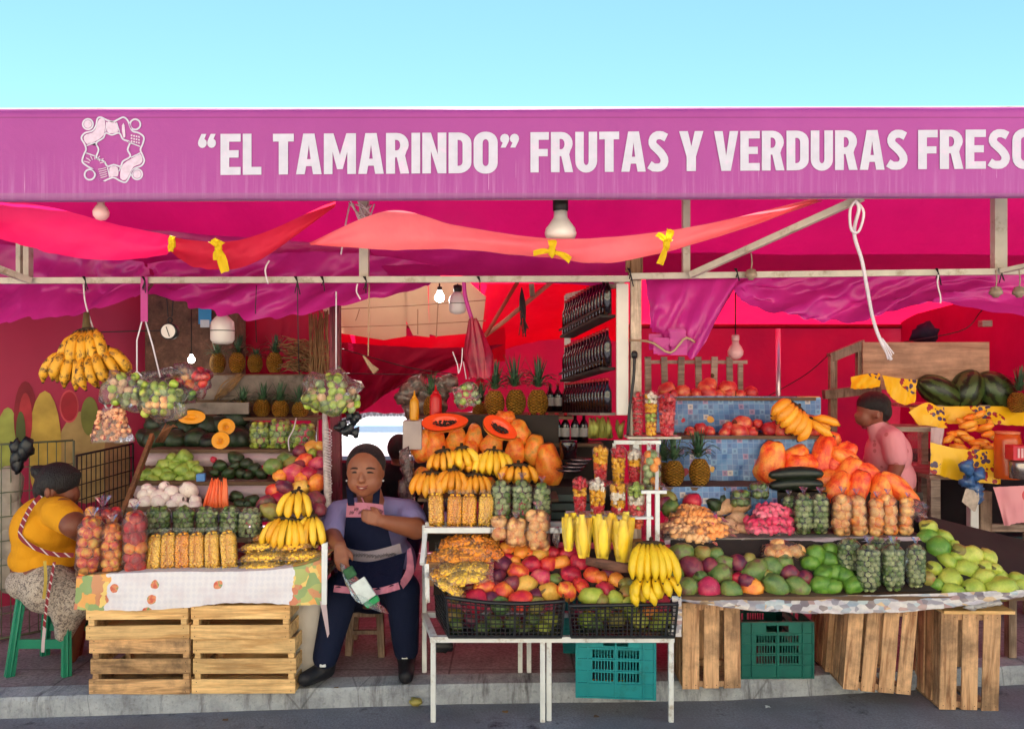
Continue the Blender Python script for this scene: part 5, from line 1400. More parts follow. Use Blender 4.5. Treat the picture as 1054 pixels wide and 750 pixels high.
fruit_bag(88, 124, 522, 548, 3.74, 'apple', 5.6, 'bag of orange red mangoes heaped at the back left corner', None, 'mango_bag', 3, dfac=.7, mixk='orange', pn='mango')
fruit_bag(127, 151, 526, 590, 3.64, 'apple', 6.6, 'tall bag of red apples beside the yellow nance bags', None, 'apple_bag', 4, dfac=.9, mixk='orange')
# ---- T1 lime bags
g = 'lime bags on the left stand'
for i, (x, w_, k) in enumerate([(163.5, 23, 'lime'), (189, 21, 'lime'), (213, 22, 'lime'), (236.5, 20, 'lime'), (257.5, 24, 'limepale')]):
    fruit_bag(x-w_/2, x+w_/2, 521 if i != 4 else 522, 553 if i != 4 else 558, 3.86, k, 2.9, f'clear bag of small green limes, {ORD[i]} from left in the lime row', g, 'lime_bag', 10+i, top=None, mixk='limepale')
L = [(470,480,14,'bg'),(490,490,13,'bg'),(515,480,14,'bg'),(540,478,13,'bg'),(555,492,12,'bg'),(605,490,14,'bg'),(625,475,14,'bg'),(650,460,14,'bg'),(660,485,13,'bg'),(690,490,13,'bg'),(730,488,14,'bg'),(755,475,14,'bg'),(785,488,13,'bg'),(810,490,13,'bg'),(860,480,14,'bg'),(885,462,14,'bg'),(895,485,13,'bg')]
FR['smalllime'] = ('lime', [SM['lime'], SM['limepale']]); COLW['smalllime'] = 'small green'
heap([(a, b_, c_, 'smalllime') for a, b_, c_, d_ in L], (60, 430, 5), 3.86, 526, .4, 'loose limes over lime bags', 'loose limes on the left stand', 3)
# ---- bananas
def bunch(px, py, Y, n, hpx, spx, mat, lb, grp, rot=(0, 0, 0), fan=.9, seed=0, rpx=5):
    rt = banana_hand(n, hpx*Y/F, rpx*Y/F, spx*Y/F, mat, lb, grp, fan, True, seed)
    rt.location = P(px, py, Y); rt.rotation_euler = rot; return rt
g = 'banana bunches on the left stand'
bunch(305, 507, 3.83, 4, 27, 12, M_ban, 'small yellow banana bunch on top of the other two at left', g, (R(-20), 0, 0), .6, 1, 4.2)
bunch(295, 535, 3.76, 7, 30, 22, M_ban, 'widest yellow banana bunch, front left of the mango heap', g, (R(-14), R(6), 0), .6, 2, 4.2)
bunch(320, 532, 3.79, 4, 32, 10, M_ban, 'yellow banana bunch at the right, beside the slim post', g, (R(-14), R(-4), 0), .45, 3, 4.1)
# ---- heaps
r6 = (60, 430, 5); r2_ = (200, 430, 5)
heap([(455,362,26,'onion'),(440,395,32,'onion'),(515,402,36,'onion'),(585,380,36,'onion'),(672,372,42,'onion',1.15),(450,435,35,'onion'),(520,432,40,'onion'),(620,422,38,'onion'),(590,450,33,'onion'),(705,425,30,'onion'),(705,455,33,'onion'),(385,440,28,'onion'),(375,462,25,'onion'),(550,410,28,'onion'),(480,380,26,'onion'),(650,455,28,'onion'),(545,350,26,'onion')],
     r6, 4.07, 522, .4, 'the onion shelf', 'white onions on the left stand', 7)
heap([(455,295,35,'chayote'),(515,280,33,'chayote'),(553,240,33,'chayote'),(590,208,28,'chayote'),(645,205,40,'chayote'),(602,250,30,'chayote'),(640,270,38,'chayote'),(690,245,30,'chayote'),(720,268,28,'chayote'),(570,305,35,'chayote'),(690,302,28,'chayote'),(500,320,28,'chayote'),(418,325,28,'chayote'),(635,315,26,'chayote'),(560,275,28,'chayote'),(610,225,26,'chayote'),(530,245,24,'chayote'),(670,300,26,'chayote'),(480,310,24,'chayote')],
     r6, 4.30, 495, .4, 'the chayote heap', 'chayotes on the left stand', 8)
b = MB(); b.box(P(207, 491, 4.24), (.045, .04, .042), (0, 0, .2), bev=.003); b.build('blue_box', plain('carton_blue', '#4f86c8', .5), None, 'small blue carton at the end of the chayote shelf', 'box')
heap([(135,245,33,'avocado'),(210,205,38,'avocado'),(265,235,32,'avocado'),(180,285,35,'avocado'),(245,285,27,'avocado'),(213,248,30,'avocado'),(310,260,33,'avocado'),(345,285,30,'avocado'),(285,290,28,'avocado'),(105,280,22,'avocado')], r2_, 4.31, 495, .4, 'the avocado shelf', 'avocados on the left stand', 8)
heap([(100,215,16,'red')], r2_, 4.36, 495, .3, 'small one by the avocados', None, 8)
heap([(218,405,33,'avocado'),(300,425,35,'avocado'),(235,440,30,'avocado'),(275,445,30,'avocado')], r2_, 4.06, 522, .4, 'the low heap before the mangoes', 'avocados beside the carrots', 8)
# carrots tied in a bag, upright
root = empty('carrot_bundle', P(223, 524, 4.05), 'bundle of peeled orange carrots standing on the onion shelf', 'carrots')
q = random.Random(13)
for i in range(15):
    f = (i/14-.5)*2; r_ = .0075*q.uniform(.9, 1.3); Yc = -.02*q.random()-.01*math.cos(f*2)
    top = Vector((f*.035 + q.uniform(-.01, .01), Yc+.03, .165*q.uniform(.85, 1.0))); bot = Vector((f*.062, Yc, .004))
    mb = MB(); mb.tube([bot, bot.lerp(top, .3)+Vector((q.uniform(-.003, .003), -.004, 0)), bot.lerp(top, .7), top], [r_*1.15, r_*1.1, r_*.8, r_*.4], 7); link('carrot', mb.mesh('carrot', FM['carrot']), root)
# squashes
heap([(160,452,12,'squash'),(181,453,11,'squash'),(203,452,12,'squash'),(176,440,11,'squash'),(193,441,11,'squash'),(216,440,12,'squash'),(247,452,14,'squash'),(243,432,14,'squash'),(216,455,10,'squash'),(236,424,11,'squash'),(161,437,10,'squash'),(228,438,11,'squash'),(150,450,9,'squash'),(262,442,9,'squash')],
     (0, 0, 1), 4.58, 462, .8, 'the dark squash heap', 'dark squashes on the left stand', 9)
# the melon's cut faces
def half_squash(px, py, rx, ry, Y, rz, tl, lb):
    c = P(px, py, Y); root = empty('cut_squash', c, lb, 'squash', 'cut squash halves')
    a_, b_ = rx*Y/F, ry*Y/F
    mb = MB(); mb.ball((0, .012, 0), (a_*1.03, b_*.9, b_*1.03), 20, 12)
    for i, p in enumerate(mb.v): mb.v[i] = Vector((p.x, max(p.y-.012, .002), p.z))
    drop_flat(mb, .002); link('rind', mb.mesh('rind', FM['squash']), root)
    # flesh: a plate dished in the middle with two seed hollows
    n = 24; rows = []
    for k in range(7):
        f = k/6; row = []
        for i in range(n):
            a = 2*PI*i/n; two = 1 + (.10*math.cos(2*a) - .05 if rx > ry*1.3 else 0)
            y = -.004*(1 if k < 5 else 0) + (.014*math.exp(-((1-f)/.6)**2*0) if False else 0) + .016*max(0, 1-(f/.5)**2)
            row.append(Vector((a_*f*two*math.cos(a)*.99, y, b_*f*two*math.sin(a)*.99)))
        rows.append(row)
    mb = MB(); mb.grid(rows, closed=True); link('flesh', mb.mesh('flesh', M_flesh), root)
    mb = MB(); q = random.Random(int(px))
    for i in range(14):
        sx = (1 if i % 2 else -1)*a_*.33 if rx > ry*1.3 else 0
        mb.ball((sx + q.uniform(-.2, .2)*b_, .006, q.uniform(-.3, .3)*b_), (.006, .003, .004), 6, 4)
    link('seeds', mb.mesh('seeds', plain('squash_seeds', '#d98a2c', .5)), root)
    root.rotation_euler = (R(-12), R(tl), rz)
t = NT('squash_flesh'); v = t.coord('Object'); c = t.mix(t.noise(v, 18, 4), rgb('#f2a818'), rgb('#e08a18')); M_flesh = t.done(t.pbr(c, .45, 0, None, .4))
half_squash(197, 429, 14, 8.5, 4.5, 0, 0, 'widest cut yellow squash half facing front on the dark heap')
half_squash(233, 439, 8.5, 8.5, 4.48, .3, 10, 'round cut squash half, upper of the two at right')
half_squash(227, 453, 9.5, 9, 4.44, 0, 0, 'round cut squash half, lower of the two at right')
b = MB()
for k in range(5): b.tube([P(160+k*2, 455, 4.46), P(166+k*3, 445-k*2, 4.4), P(171+k*3, 436+k, 4.42)], .005, 5)
b.build('dry_roots', plain('root_brown', '#8a5a3c', .8), None, 'dry brown roots lying over the dark squash heap', 'roots')
# tomatillos in bags, upper right
g = 'bags of tomatillos on the upper left shelf'
for i, (x0, x1, yt) in enumerate([(257, 279, 434), (277, 300, 431), (298, 325, 436)]):
    fruit_bag(x0, x1, yt, 461, 4.56, 'tomatillo', 3.3, f'bag of green tomatillos, {ORD[i]} from left beside the cut squash', g, 'tomatillo_bag', 30+i, top=None, mixk='lime')
b = MB(); cord(b, [(305, 430, 4.45), (302, 442, 4.42), (297, 452, 4.4), (298, 464, 4.4)], .004); b.build('hanging_string', M_white_rope, None, 'white cord hanging over the tomatillo bags', 'string')
# mango heap, right of the stand
heap([(405,250,42,'green'),(470,215,38,'green'),(500,232,36,'olive'),(600,155,35,'yel'),(645,150,30,'yel'),(605,185,27,'gy'),(570,222,40,'redor'),(640,240,42,'pink'),(510,285,48,'pink',1.0),(590,290,40,'red'),(440,300,32,'orange'),(560,315,36,'orange'),(630,335,45,'orange'),(545,362,42,'yel',1.2),(410,375,38,'redor'),(460,368,48,'dark'),(625,420,44,'dark'),(437,430,44,'red'),(372,440,42,'dark'),(400,482,42,'olive',1.3),(545,175,34,'dark'),(590,465,36,'dark'),(640,475,36,'dark'),(520,430,40,'dark'),(350,480,36,'dark'),(650,290,34,'dark'),(650,195,30,'dark'),(540,250,34,'dark')],
     r2_, 3.92, 525, .75, 'the tall mango heap', 'mangoes heaped at the right of the left stand', 9, .05)
# ---- pineapples on the two top shelves
for i, (x, yb, r_, ch_) in enumerate([(224, 383, 8, .75), (244, 383, 8.2, .98), (262.5, 383, 7.6, .6), (282.5, 383, 8.2, 1.0)]):
    pineapple(x, yb, r_, 5.03, f'pineapple on the top shelf, {ORD[i]} from left under the white lamp', 'pineapples on the top left shelf', i, ch_, 1.0)
for i, (x, yb, r_, ch_) in enumerate([(249, 429, 8.4, .85), (269.5, 428, 8.8, .9), (288.5, 429, 8.8, .95), (309, 430, 8.6, .9)]):
    pineapple(x, yb, r_, 4.84, f'orange pineapple on the lower shelf, {ORD[i]} from left above the tomatillos', 'pineapples on the lower left shelf', i+4, ch_, .78)
b = MB(); b.tube([P(220, 385, 5.0), P(243, 389, 4.95), P(222, 408, 4.93)], .003, 4); b.build('thin_stick', M_straw, None, 'thin stick leaning on the grey board', 'stick')

# ================================================================== hanging goods, left
bunch(87, 341, 3.85, 5, 42, 20, M_banspot, 'spotted plantain hand hanging highest above the woman in yellow', 'spotted plantains hanging at left', (R(-5), R(-6), 0), .5, 21, 6)
bunch(72, 362, 3.82, 4, 36, 15, M_banspot, 'lower left hand of spotted plantains', 'spotted plantains hanging at left', (R(-5), R(14), 0), .45, 22, 5.6)
bunch(98, 362, 3.80, 5, 38, 24, M_banspot, 'lower right hand of spotted plantains', 'spotted plantains hanging at left', (R(-5), R(-24), .2), .5, 23, 5.4)
b = MB(); b.tube([P(89, 322, 3.9), P(89, 336, 3.88), P(87, 350, 3.88), P(86, 372, 3.88)], [.014, .02, .022, .012], 8); b.build('plantain_stalk', M_stem, None, 'thick brown stalk above the hanging plantains', 'stalk')
def hang_bag(parts, Y, lb, name, cat, strings, film_mat=None, grp=None, pn='snacks'):
    """a clear bag hung by strings; parts: (x, y, r, mesh key) in photo pixels"""
    cx = sum(p[0] for p in parts)/len(parts); cy_ = sum(p[1] for p in parts)/len(parts)
    root = empty(name, P(cx, cy_, Y), lb, cat, grp); o0 = Vector(root.location); q = random.Random(int(cx))
    mb = MB()
    for (x, y, r, k) in parts:
        for s_ in range(2 if False else 1):
            p = P(x, y, Y + q.uniform(-.03, .03)) - o0
            o = link(pn if k is None else kind_name(k), SM[k], root, p); s2 = r*Y/F; o.scale = (s2*1.1, s2, s2); o.rotation_euler = (q.uniform(0, 6), q.uniform(0, 6), 0)
    # film: a lumpy hull round the fruit
    xs = [p[0] for p in parts]; ys = [p[1] for p in parts]; rr_ = max(p[2] for p in parts)
    w_ = (max(xs)-min(xs)+2*rr_)*Y/F; h_ = (max(ys)-min(ys)+2*rr_)*Y/F
    mb.ball(P((max(xs)+min(xs))/2, (max(ys)+min(ys))/2, Y), (w_/2*.98, .065, h_/2*.98), 22, 14, jag=.7, seed=int(cx))
    for i, p in enumerate(mb.v): mb.v[i] = p - o0
    link('plastic_film', mb.mesh('plastic_film', film_mat or M_film), root)
    mb = MB()
    for st in strings: 
        ps = [P(x, y, Y-.01) - o0 for x, y in st]; mb.tube(ps, .0035, 5)
    link('string', mb.mesh('string', M_white_rope), root)
    return root
q = random.Random(17)
def blobpts(poly_rows, r, kinds, q, jit=.25):
    out = []
    for (y, x0, x1) in poly_rows:
        n = max(1, int((x1-x0)/(r*1.75)))
        for i in range(n+1): out.append((flip(x0, x1, i/max(1, n)) + q.uniform(-jit, jit)*r, y + q.uniform(-jit, jit)*r, r*q.uniform(.85, 1.15), q.choice(kinds)))
    return out
hang_bag(blobpts([(387, 125, 140), (394, 118, 146), (401, 116, 148), (408, 115, 148), (414, 120, 140)], 4.4, ['tomatillo', 'limepale', 'tomatillo', 'potato'], q), 3.62, 'hanging clear bag of green tomatillos, left one of the cluster', 'tomatillo_bag', 'bag of fruit', [[(146, 331), (141, 350), (141, 386)], [(137, 386), (141, 382), (146, 387)]], grp='hanging bags of tomatillos')
hang_bag(blobpts([(396, 150, 178), (403, 147, 184), (410, 150, 186), (417, 146, 176), (424, 150, 168)], 4.2, ['tomatillo', 'limepale', 'tomatillo', 'tomatillo', 'guava'], q), 3.6, 'hanging clear bag of green tomatillos, middle one of the cluster', 'tomatillo_bag', 'bag of fruit', [[(150, 331), (157, 355), (165, 388)]], grp='hanging bags of tomatillos')
hang_bag(blobpts([(382, 188, 205), (388, 182, 212), (395, 184, 208), (401, 192, 200)], 5.0, ['guava', 'apple', 'orange'], q), 3.66, 'hanging clear bag of bright orange fruit beside the tomatillo bags', 'orange_fruit_bag', 'bag of fruit', [[(168, 380), (176, 378), (188, 384)]])
hang_bag(blobpts([(404, 186, 198), (410, 184, 196)], 3.6, ['tomatillo', 'lime'], q), 3.62, 'small bunch of green peppers hanging right of the cluster', 'pepper_bag', 'bag of fruit', [])
b = MB(); q = random.Random(77)
for i in range(7):
    c_ = P(150+i*7, 388-i*1.2, 3.66); b.ball(c_, (.035, .04, .022), 9, 6, jag=.8, seed=i+3)
b.build('pinkish_wrap', M_film_pink, None, 'crumpled pale plastic wrap over the hanging bags', 'plastic wrap')
b = MB()
hang_bag(blobpts([(388, 338, 348), (395, 330, 354), (402, 322, 362), (409, 314, 366), (416, 316, 368), (421, 326, 362)], 4.6, ['tomatillo', 'tomatillo', 'limepale', 'potato'], q), 3.7, 'hanging clear bag of green tomatillos left of the seller', 'tomatillo_bag', 'bag of fruit', [[(346, 300), (346, 340), (346, 380)]], grp='hanging bags of tomatillos')
# bag of spotted pink snacks
t = NT('spotted_snack'); v = t.coord('Object'); c = t.mix(t.math('LESS_THAN', t.vor(v, 48), .28), t.mix(t.noise(v, 20, 2), rgb('#e08a50'), rgb('#f0b890')), rgb('#b03c24'))
M_spot = t.done(t.pbr(c, .45))
root = empty('snack_bag', P(115, 453, 3.6), 'hanging clear bag of salmon pink spotted snacks left of the stand', 'bag of snacks')
o0 = Vector(root.location); b = MB(); q = random.Random(5)
for i in range(90):
    f = q.random(); w_ = flip(21, 12, f); x = 115 + q.uniform(-w_, w_); y = 452 - 30*f
    b.ball(P(x, y, 3.6+q.uniform(-.03, .03)) - o0, (.013, .009, .013), 7, 5, rot=(q.uniform(0, 3), q.uniform(0, 3), 0))
o = link('snacks', b.mesh('snacks', M_spot), root); tag(o, kind='stuff')
rows = []
for k in range(7):
    f = k/6; w_ = flip(22.5, 9, f**1.3); rows.append([P(115 + w_*math.cos(a)*(1+.07*math.sin(a*5+k)), 455 - 36*f, 3.6) - o0 + Vector((0, .05*math.sin(a)*flip(1, .4, f), .004*math.sin(3*a+k))) for a in [2*PI*i/18 for i in range(18)]])
b = MB(); b.grid(rows, closed=True); link('plastic_film', b.mesh('plastic_film', M_film), root)
b = MB(); b.tube([P(103, 408, 3.6)-o0, P(110, 420, 3.6)-o0], .004, 5); b.tube([P(122, 406, 3.6)-o0, P(114, 420, 3.6)-o0], .004, 5); link('string', b.mesh('string', M_white_rope), root)
b = MB(); q = random.Random(6)
for i in range(10): b.ball(P(361+q.uniform(-12, 10), 428+q.uniform(-8, 22), 3.74), (.022, .02, .022), 8, 6, jag=.9, seed=i)
b.build('black_bag', M_black, None, 'crumpled black and white bag hanging left of the seller', 'bag')
# ================================================================== CENTRE STAND
r1 = (420, 510, 5); r2 = (560, 510, 5)
M_darkboard = plain('dark_board', '#2f2723', .8, .2, 6)
root = empty('fruit_rack', P(562, 700, 3.7), 'white metal rack holding the black crates and fruit in the centre', 'rack')
def leg(x, y0, y1, Y, w_=.03, z0=None):
    b = MB(); top = P(x, y0, Y); bot = P(x, y1, Y); bot.z = z0 if z0 is not None else bot.z
    b.box((top + bot)/2, (w_*.85, w_*.85, (top-bot).z), bev=.002); b.build('leg', M_white, root)
for x, y0, Y, z0 in [(446, 655, 3.53, 0), (558.5, 655, 3.53, 0), (565, 655, 3.545, 0), (690.5, 648, 3.53, 0), (437, 540, 3.87, FL), (535.5, 650, 3.87, FL), (544.5, 650, 3.87, FL)]:
    leg(x, y0, 0, Y, .027, z0)
def rail(pts, w_=.028, mt=None):
    for a, c in zip(pts[:-1], pts[1:]):
        b = MB(); b.beam(Vector(a), Vector(c), w_, w_*.9); b.build('rail', mt or M_white, root)
zt = zat(657, 3.53)
xl, xm, xr = xat(446, 3.53), xat(562, 3.53), xat(690.5, 3.53)
rail([(xl-.014, 3.53, zt), (xr+.014, 3.53, zt)]); rail([(xl, 3.545, zt+.001), (xat(437, 3.87), 3.86, zt+.001)]); rail([(xm, 3.545, zt+.001), (xm-.05, 3.9, zt+.001)]); rail([(xr, 3.545, zt+.001), (xr+.02, 3.9, zt+.001)])
rail([(xat(437, 3.87), 3.87, zt+.002), (xr+.02, 3.87, zt+.002)])
z2 = zat(545, 3.75)
rail([(xat(437, 3.75), 3.75, z2), (xat(585, 3.75), 3.75, z2)]); rail([(xat(438, 3.87), 3.87, z2+.001), (xat(585, 3.87), 3.87, z2+.001)])
b = MB(); b.beam(P(438, 548, 3.75), Vector((xat(438, 3.75), 3.6, zat(580, 3.6))), .02, .02); b.beam(P(439, 580, 3.6), P(440, 620, 3.56), .02, .02); b.build('side_bar', M_white, root)
# stepped boards that carry bananas and papayas
for (x0, x1, y, Y0, Y1) in [(438, 582, 545, 3.76, 3.95), (430, 575, 512, 3.97, 4.45), (425, 590, 428, 4.46, 4.9)]:
    b = MB(); b.box(((xat(x0, Y0)+xat(x1, Y0))/2, (Y0+Y1)/2, zat(y, Y0)-.012), (xat(x1, Y0)-xat(x0, Y0), Y1-Y0, .016)); b.build('shelf', M_board, root)
b = MB(); b.box(((xat(440, 4.46)+xat(575, 4.46))/2, 4.47, 1.1), (xat(575, 4.46)-xat(440, 4.46), .02, .46)); b.build('back_board', M_darkboard, root)
b = MB(); b.box(((xat(440, 3.9)+xat(575, 3.9))/2, 3.96, .74), (xat(575, 3.9)-xat(440, 3.9), .015, .14)); b.build('back_board', M_darkboard, root)
b = MB(); b.add([P(446, 612, 3.6), P(690, 612, 3.6), P(670, 566, 3.85), P(448, 560, 3.85)], [(0, 1, 2, 3)]); b.build('slanted_board', M_darkboard, root)
# frame for the fruit cups
for (x, y0, y1, Y) in [(667.5, 505, 600, 3.66), (676.5, 505, 600, 3.66)]:
    b = MB(); b.beam(P(x, y0, Y), P(x, y1, Y), .02, .02); b.build('post', M_white, root)
rail([P(632, 455, 3.95), P(680, 455, 3.95)], .022); rail([P(632, 456, 3.95), P(634, 530, 3.95)], .016); rail([P(677, 456, 3.95), P(676, 506, 3.68)], .016); rail([P(654, 457, 3.96), P(656, 470, 3.96)], .03); rail([P(668, 457, 3.96), P(668, 475, 3.96)], .02)
rail([P(660, 506, 3.645), P(686, 506, 3.645)], .016)
b = MB(); b.box(((xat(605, 3.8)+xat(682, 3.8))/2, 3.82, zat(498, 3.75)-.008), (.37, .14, .01)); b.build('shelf', M_film, root)
b = MB(); b.box(((xat(586, 3.7)+xat(668, 3.7))/2, 3.72, zat(530.5, 3.66)-.008), (.40, .16, .01)); b.build('shelf', M_white, root)
for i in range(4):
    b = MB(); b.box(((xat(565, 4.2)+xat(610, 4.2))/2, 4.2, zat(512+i*9, 4.2)), (.28, .02, .035)); b.build('slat', plain('green_grey_slat', '#4a5650', .6), root)

# black crates (open lattice), their corners splayed by use
def black_crate(name_lb, fl, fr, bl, br, zb, zt_l, zt_r, sag):
    """fl..: (x, y) of the four corners at the base; the rim flares a little"""
    root = empty('black_crate', ((fl[0]+fr[0])/2, (fl[1]+bl[1])/2, zb), name_lb, 'crate', 'black lattice crates on the rack'); o0 = root.location
    def V(p, z, k=0): return Vector((p[0], p[1], z)) - o0
    n = 6
    def topz(u): return flip(zt_l, zt_r, u) - sag*math.sin(PI*u)
    fw = MB(); m = 18
    flo = (fl[0]-.012, fl[1]-.015); fro = (fr[0]+.012, fr[1]-.015); blo = (bl[0]-.012, bl[1]); bro = (br[0]+.012, br[1])
    for (a, c, ao, co, za, zc, nx) in [(fl, fr, flo, fro, zt_l, zt_r, 24), (bl, fl, blo, flo, zt_l, zt_l, 14), (fr, br, fro, bro, zt_r, zt_r, 14)]:
        for s_ in range(3):
            u0, u1 = s_/3, (s_+1)/3
            sg = (lambda u: sag*math.sin(PI*u)) if nx == 24 else (lambda u: 0)
            L2 = lambda p, q_, u: (flip(p[0], q_[0], u), flip(p[1], q_[1], u))
            lattice(fw, V(L2(a, c, u0), zb), V(L2(a, c, u1), zb), V(L2(ao, co, u1), flip(za, zc, u1)-sg(u1)), V(L2(ao, co, u0), flip(za, zc, u0)-sg(u0)), nx//3, 8, .0042, 2.4)
    link('lattice_walls', fw.mesh('lattice_walls', M_black), root)
    b = MB(); b.add([V(fl, zb+.002), V(fr, zb+.002), V(br, zb+.002), V(bl, zb+.002), V(fl, zb-.006), V(fr, zb-.006), V(br, zb-.006), V(bl, zb-.006)], [(0, 1, 2, 3), (7, 6, 5, 4), (0, 4, 5, 1), (1, 5, 6, 2), (2, 6, 7, 3), (3, 7, 4, 0)]); link('base', b.mesh('base', M_black), root)
    b = MB()
    for a, c, za, zc in [(flo, fro, zt_l, zt_r)]:
        ps = [V((flip(a[0], c[0], u/12), flip(a[1], c[1], u/12)-.004), topz(u/12)) for u in range(13)]; b.tube(ps, .009, 5)
    link('rim', b.mesh('rim', M_black), root)
zb = zt + .02
black_crate('wide sagging black lattice crate under the mango heap', (xat(462, 3.5), 3.5), (xat(578, 3.5), 3.5), (xat(449, 3.8), 3.8), (xat(572, 3.8), 3.8), zb, zat(613, 3.5), zat(617, 3.5), .02)
black_crate('smaller black lattice crate below the yellow bananas', (xat(588, 3.5), 3.5), (xat(694, 3.5), 3.5), (xat(590, 3.8), 3.8), (xat(690, 3.8), 3.8), zb, zat(622, 3.5), zat(620, 3.5), .0)
heap([(240,620,45,'olive'),(330,640,42,'dark'),(250,665,34,'green'),(440,650,45,'green'),(540,655,42,'green'),(640,640,45,'green'),(730,640,42,'gy'),(380,690,40,'green'),(600,690,38,'green'),(700,690,38,'gy')], r1, 3.64, 640, .6, 'fruit in the wide crate', 'fruit inside the wide black crate', 12)
heap([(225,640,45,'gy'),(300,605,40,'gy'),(370,640,42,'olive'),(490,645,45,'gy'),(540,605,42,'orange'),(610,640,45,'gy'),(440,600,40,'gy'),(260,668,38,'green'),(580,672,38,'gy')], r2, 3.64, 640, .6, 'fruit in the smaller crate', 'fruit inside the small black crate', 12)
mh = [(320,475,50,'dark'),(250,508,44,'olive'),(350,538,58,'red'),(395,475,52,'yr'),(495,500,52,'yr'),(585,542,55,'redor'),(605,465,52,'yel'),(725,500,52,'yel'),(815,490,48,'yr'),(890,470,42,'redor'),(480,565,48,'green'),(430,535,40,'dark'),(650,520,38,'dark'),(395,408,45,'red'),(465,418,42,'dark'),(482,360,52,'dark'),(545,340,32,'orange'),(410,355,38,'red'),(565,395,48,'yr'),(630,360,46,'red'),(680,425,48,'pink'),(757,435,34,'green'),(835,412,50,'red'),(725,357,50,'redor'),(785,350,42,'orange'),(505,280,44,'orange'),(590,292,44,'orange'),(680,305,42,'yel'),(745,295,38,'red'),(825,302,45,'red'),(890,345,50,'red'),(465,222,34,'red'),(530,455,40,'dark'),(520,330,34,'red'),(450,480,38,'dark'),(660,560,40,'olive'),(300,520,40,'dark'),(640,300,36,'orange'),(540,230,34,'orange'),(700,270,36,'pink')]
heap(mh, r1, 3.595, 612, .55, 'wide crate heap', 'mangoes heaped over the wide black crate', 9, .04)
heap([(245,420,50,'redor'),(315,487,45,'red'),(370,442,45,'orange'),(240,522,52,'gy',1.1),(370,537,42,'gy'),(430,507,42,'olive'),(285,425,36,'orange'),(440,560,38,'gy'),(300,545,36,'olive'),(330,400,36,'dark'),(420,455,36,'olive'),(190,480,38,'redor')], r2, 3.595, 612, .55, 'small crate heap', 'mangoes heaped over the small black crate', 10, .03)
# snacks at the left of the mango heap
sn = pouch_proto(.17, .10, .055, .0085, M_snack, 'x', 'snack_pouch', 'bag of snacks', 'snacks', 6, chunky=True)
sp_ = [(313, 185, 35, .5, .1), (250, 245, 55, 1.0, -.25), (395, 230, 50, .85, .35), (310, 280, 60, 1.1, 0), (420, 285, 45, .8, .45), (180, 320, 55, .95, -.3), (290, 330, 60, 1.1, .1), (350, 320, 45, .9, -.1)]
for i, (zx, zy, r_, s_, tl) in enumerate(sp_):
    px, py = Zc(r1, zx, zy); place(sn, P(px, py, 3.6+(600-py)*.005), (R(25), tl, qf.uniform(-.3, .3)), s_, f'orange snack pouch, {ORD[i]} counted down the pile left of the mangoes', 'orange snack pouches')
sn2 = pouch_proto(.17, .10, .05, .0075, M_nance, 'x', 'nance_pouch', 'bag of fruit', 'nances', 8)
for i, (zx, zy, s_, tl) in enumerate([(330, 375, .9, .0), (240, 385, .9, .05), (300, 415, 1.1, -.05), (190, 420, .8, .3), (215, 470, .75, .55)]):
    px, py = Zc(r1, zx, zy); place(sn2, P(px, py, 3.54+(605-py)*.004), (R(20), tl, qf.uniform(-.2, .2)), s_, f'yellow nance pouch, {ORD[i]} counted down beside the black crate rim', 'yellow nance pouches by the mangoes')
b = MB(); b.box(P(449, 588, 3.72), (.08, .1, .11), (0, 0, .1), bev=.002); b.build('cardboard_box', plain('cardboard', '#a87a50', .85), None, 'small cardboard box behind the nance pouches', 'box')
# guava bags
for i, (x0, x1, yt, yb, lb) in enumerate([(505, 523, 531, 556, 'clear bag of peach coloured guavas, left of three above the mangoes'), (520, 542, 534, 562, 'clear bag of peach coloured guavas, middle of three above the mangoes'), (541, 566, 525, 566, 'clear bag of peach coloured guavas, right of three above the mangoes')]):
    fruit_bag(x0, x1, yt, yb, 3.74, 'guava', 6.3, lb, 'guava bags above the mango heap', 'guava_bag', 50+i, M_film_pink, dfac=.8)
# upright nance bags and lime bags on the white shelf
pr2 = nance_bag_proto(.075, .06, .17, .0075, M_nance, 'x', seed=9)
for i, x in enumerate([449.5, 467.5, 483, 499.5]):
    place(pr2, P(x, 544 if i else 543, 3.83), (R(-6), R([-3, 2, -1, 2][i]), qf.uniform(-.2, .2)), 1, f'upright bag of yellow nances, {ORD[i]} from left on the white shelf', 'nance bags on the white shelf')
for i, (x0, x1, yt, yb) in enumerate([(506, 526, 494, 541), (527, 548, 494, 541), (549, 567, 497, 541)]):
    fruit_bag(x0, x1, yt, yb, 3.86, 'limepale', 3.4, f'tall clear bag of pale limes, {ORD[i]} from left on the white shelf', 'lime bags on the white shelf', 'lime_bag', 60+i, mixk='lime', dfac=.75)
# bananas
rb = (410, 400, 5)
g = 'banana bunches in front of the papayas'
for (zx, zy, n, h_, sp, rx_, tl, lb, mt) in [(165, 440, 6, 23, 19, 4.2, 0, 'lower left, above the nance bags', M_banor), (280, 425, 5, 24, 12, 3.9, 4, 'second of the lower row', M_banor), (385, 450, 6, 20, 20, 3.6, 0, 'third of the lower row', M_banor), (230, 325, 5, 20, 16, 3.6, -6, 'small one left of centre', M_banor),
                                     (325, 310, 4, 21, 12, 4.2, -12, 'upper left of centre', M_ban), (490, 325, 6, 25, 19, 4.2, 0, 'largest, below the papaya half', M_ban), (615, 400, 5, 18, 22, 4.0, 0, 'right, above the lime bags', M_banor), (395, 360, 4, 16, 14, 3.6, 10, 'small, between two others', M_banor)]:
    px, py = Zc(rb, zx, zy); Y = 4.0 if zy > 380 else 4.1
    bunch(px, py, Y, n, h_, sp, mt, 'banana bunch, ' + lb, g, (R(-16), R(tl), 0), .65, int(zx), rx_)
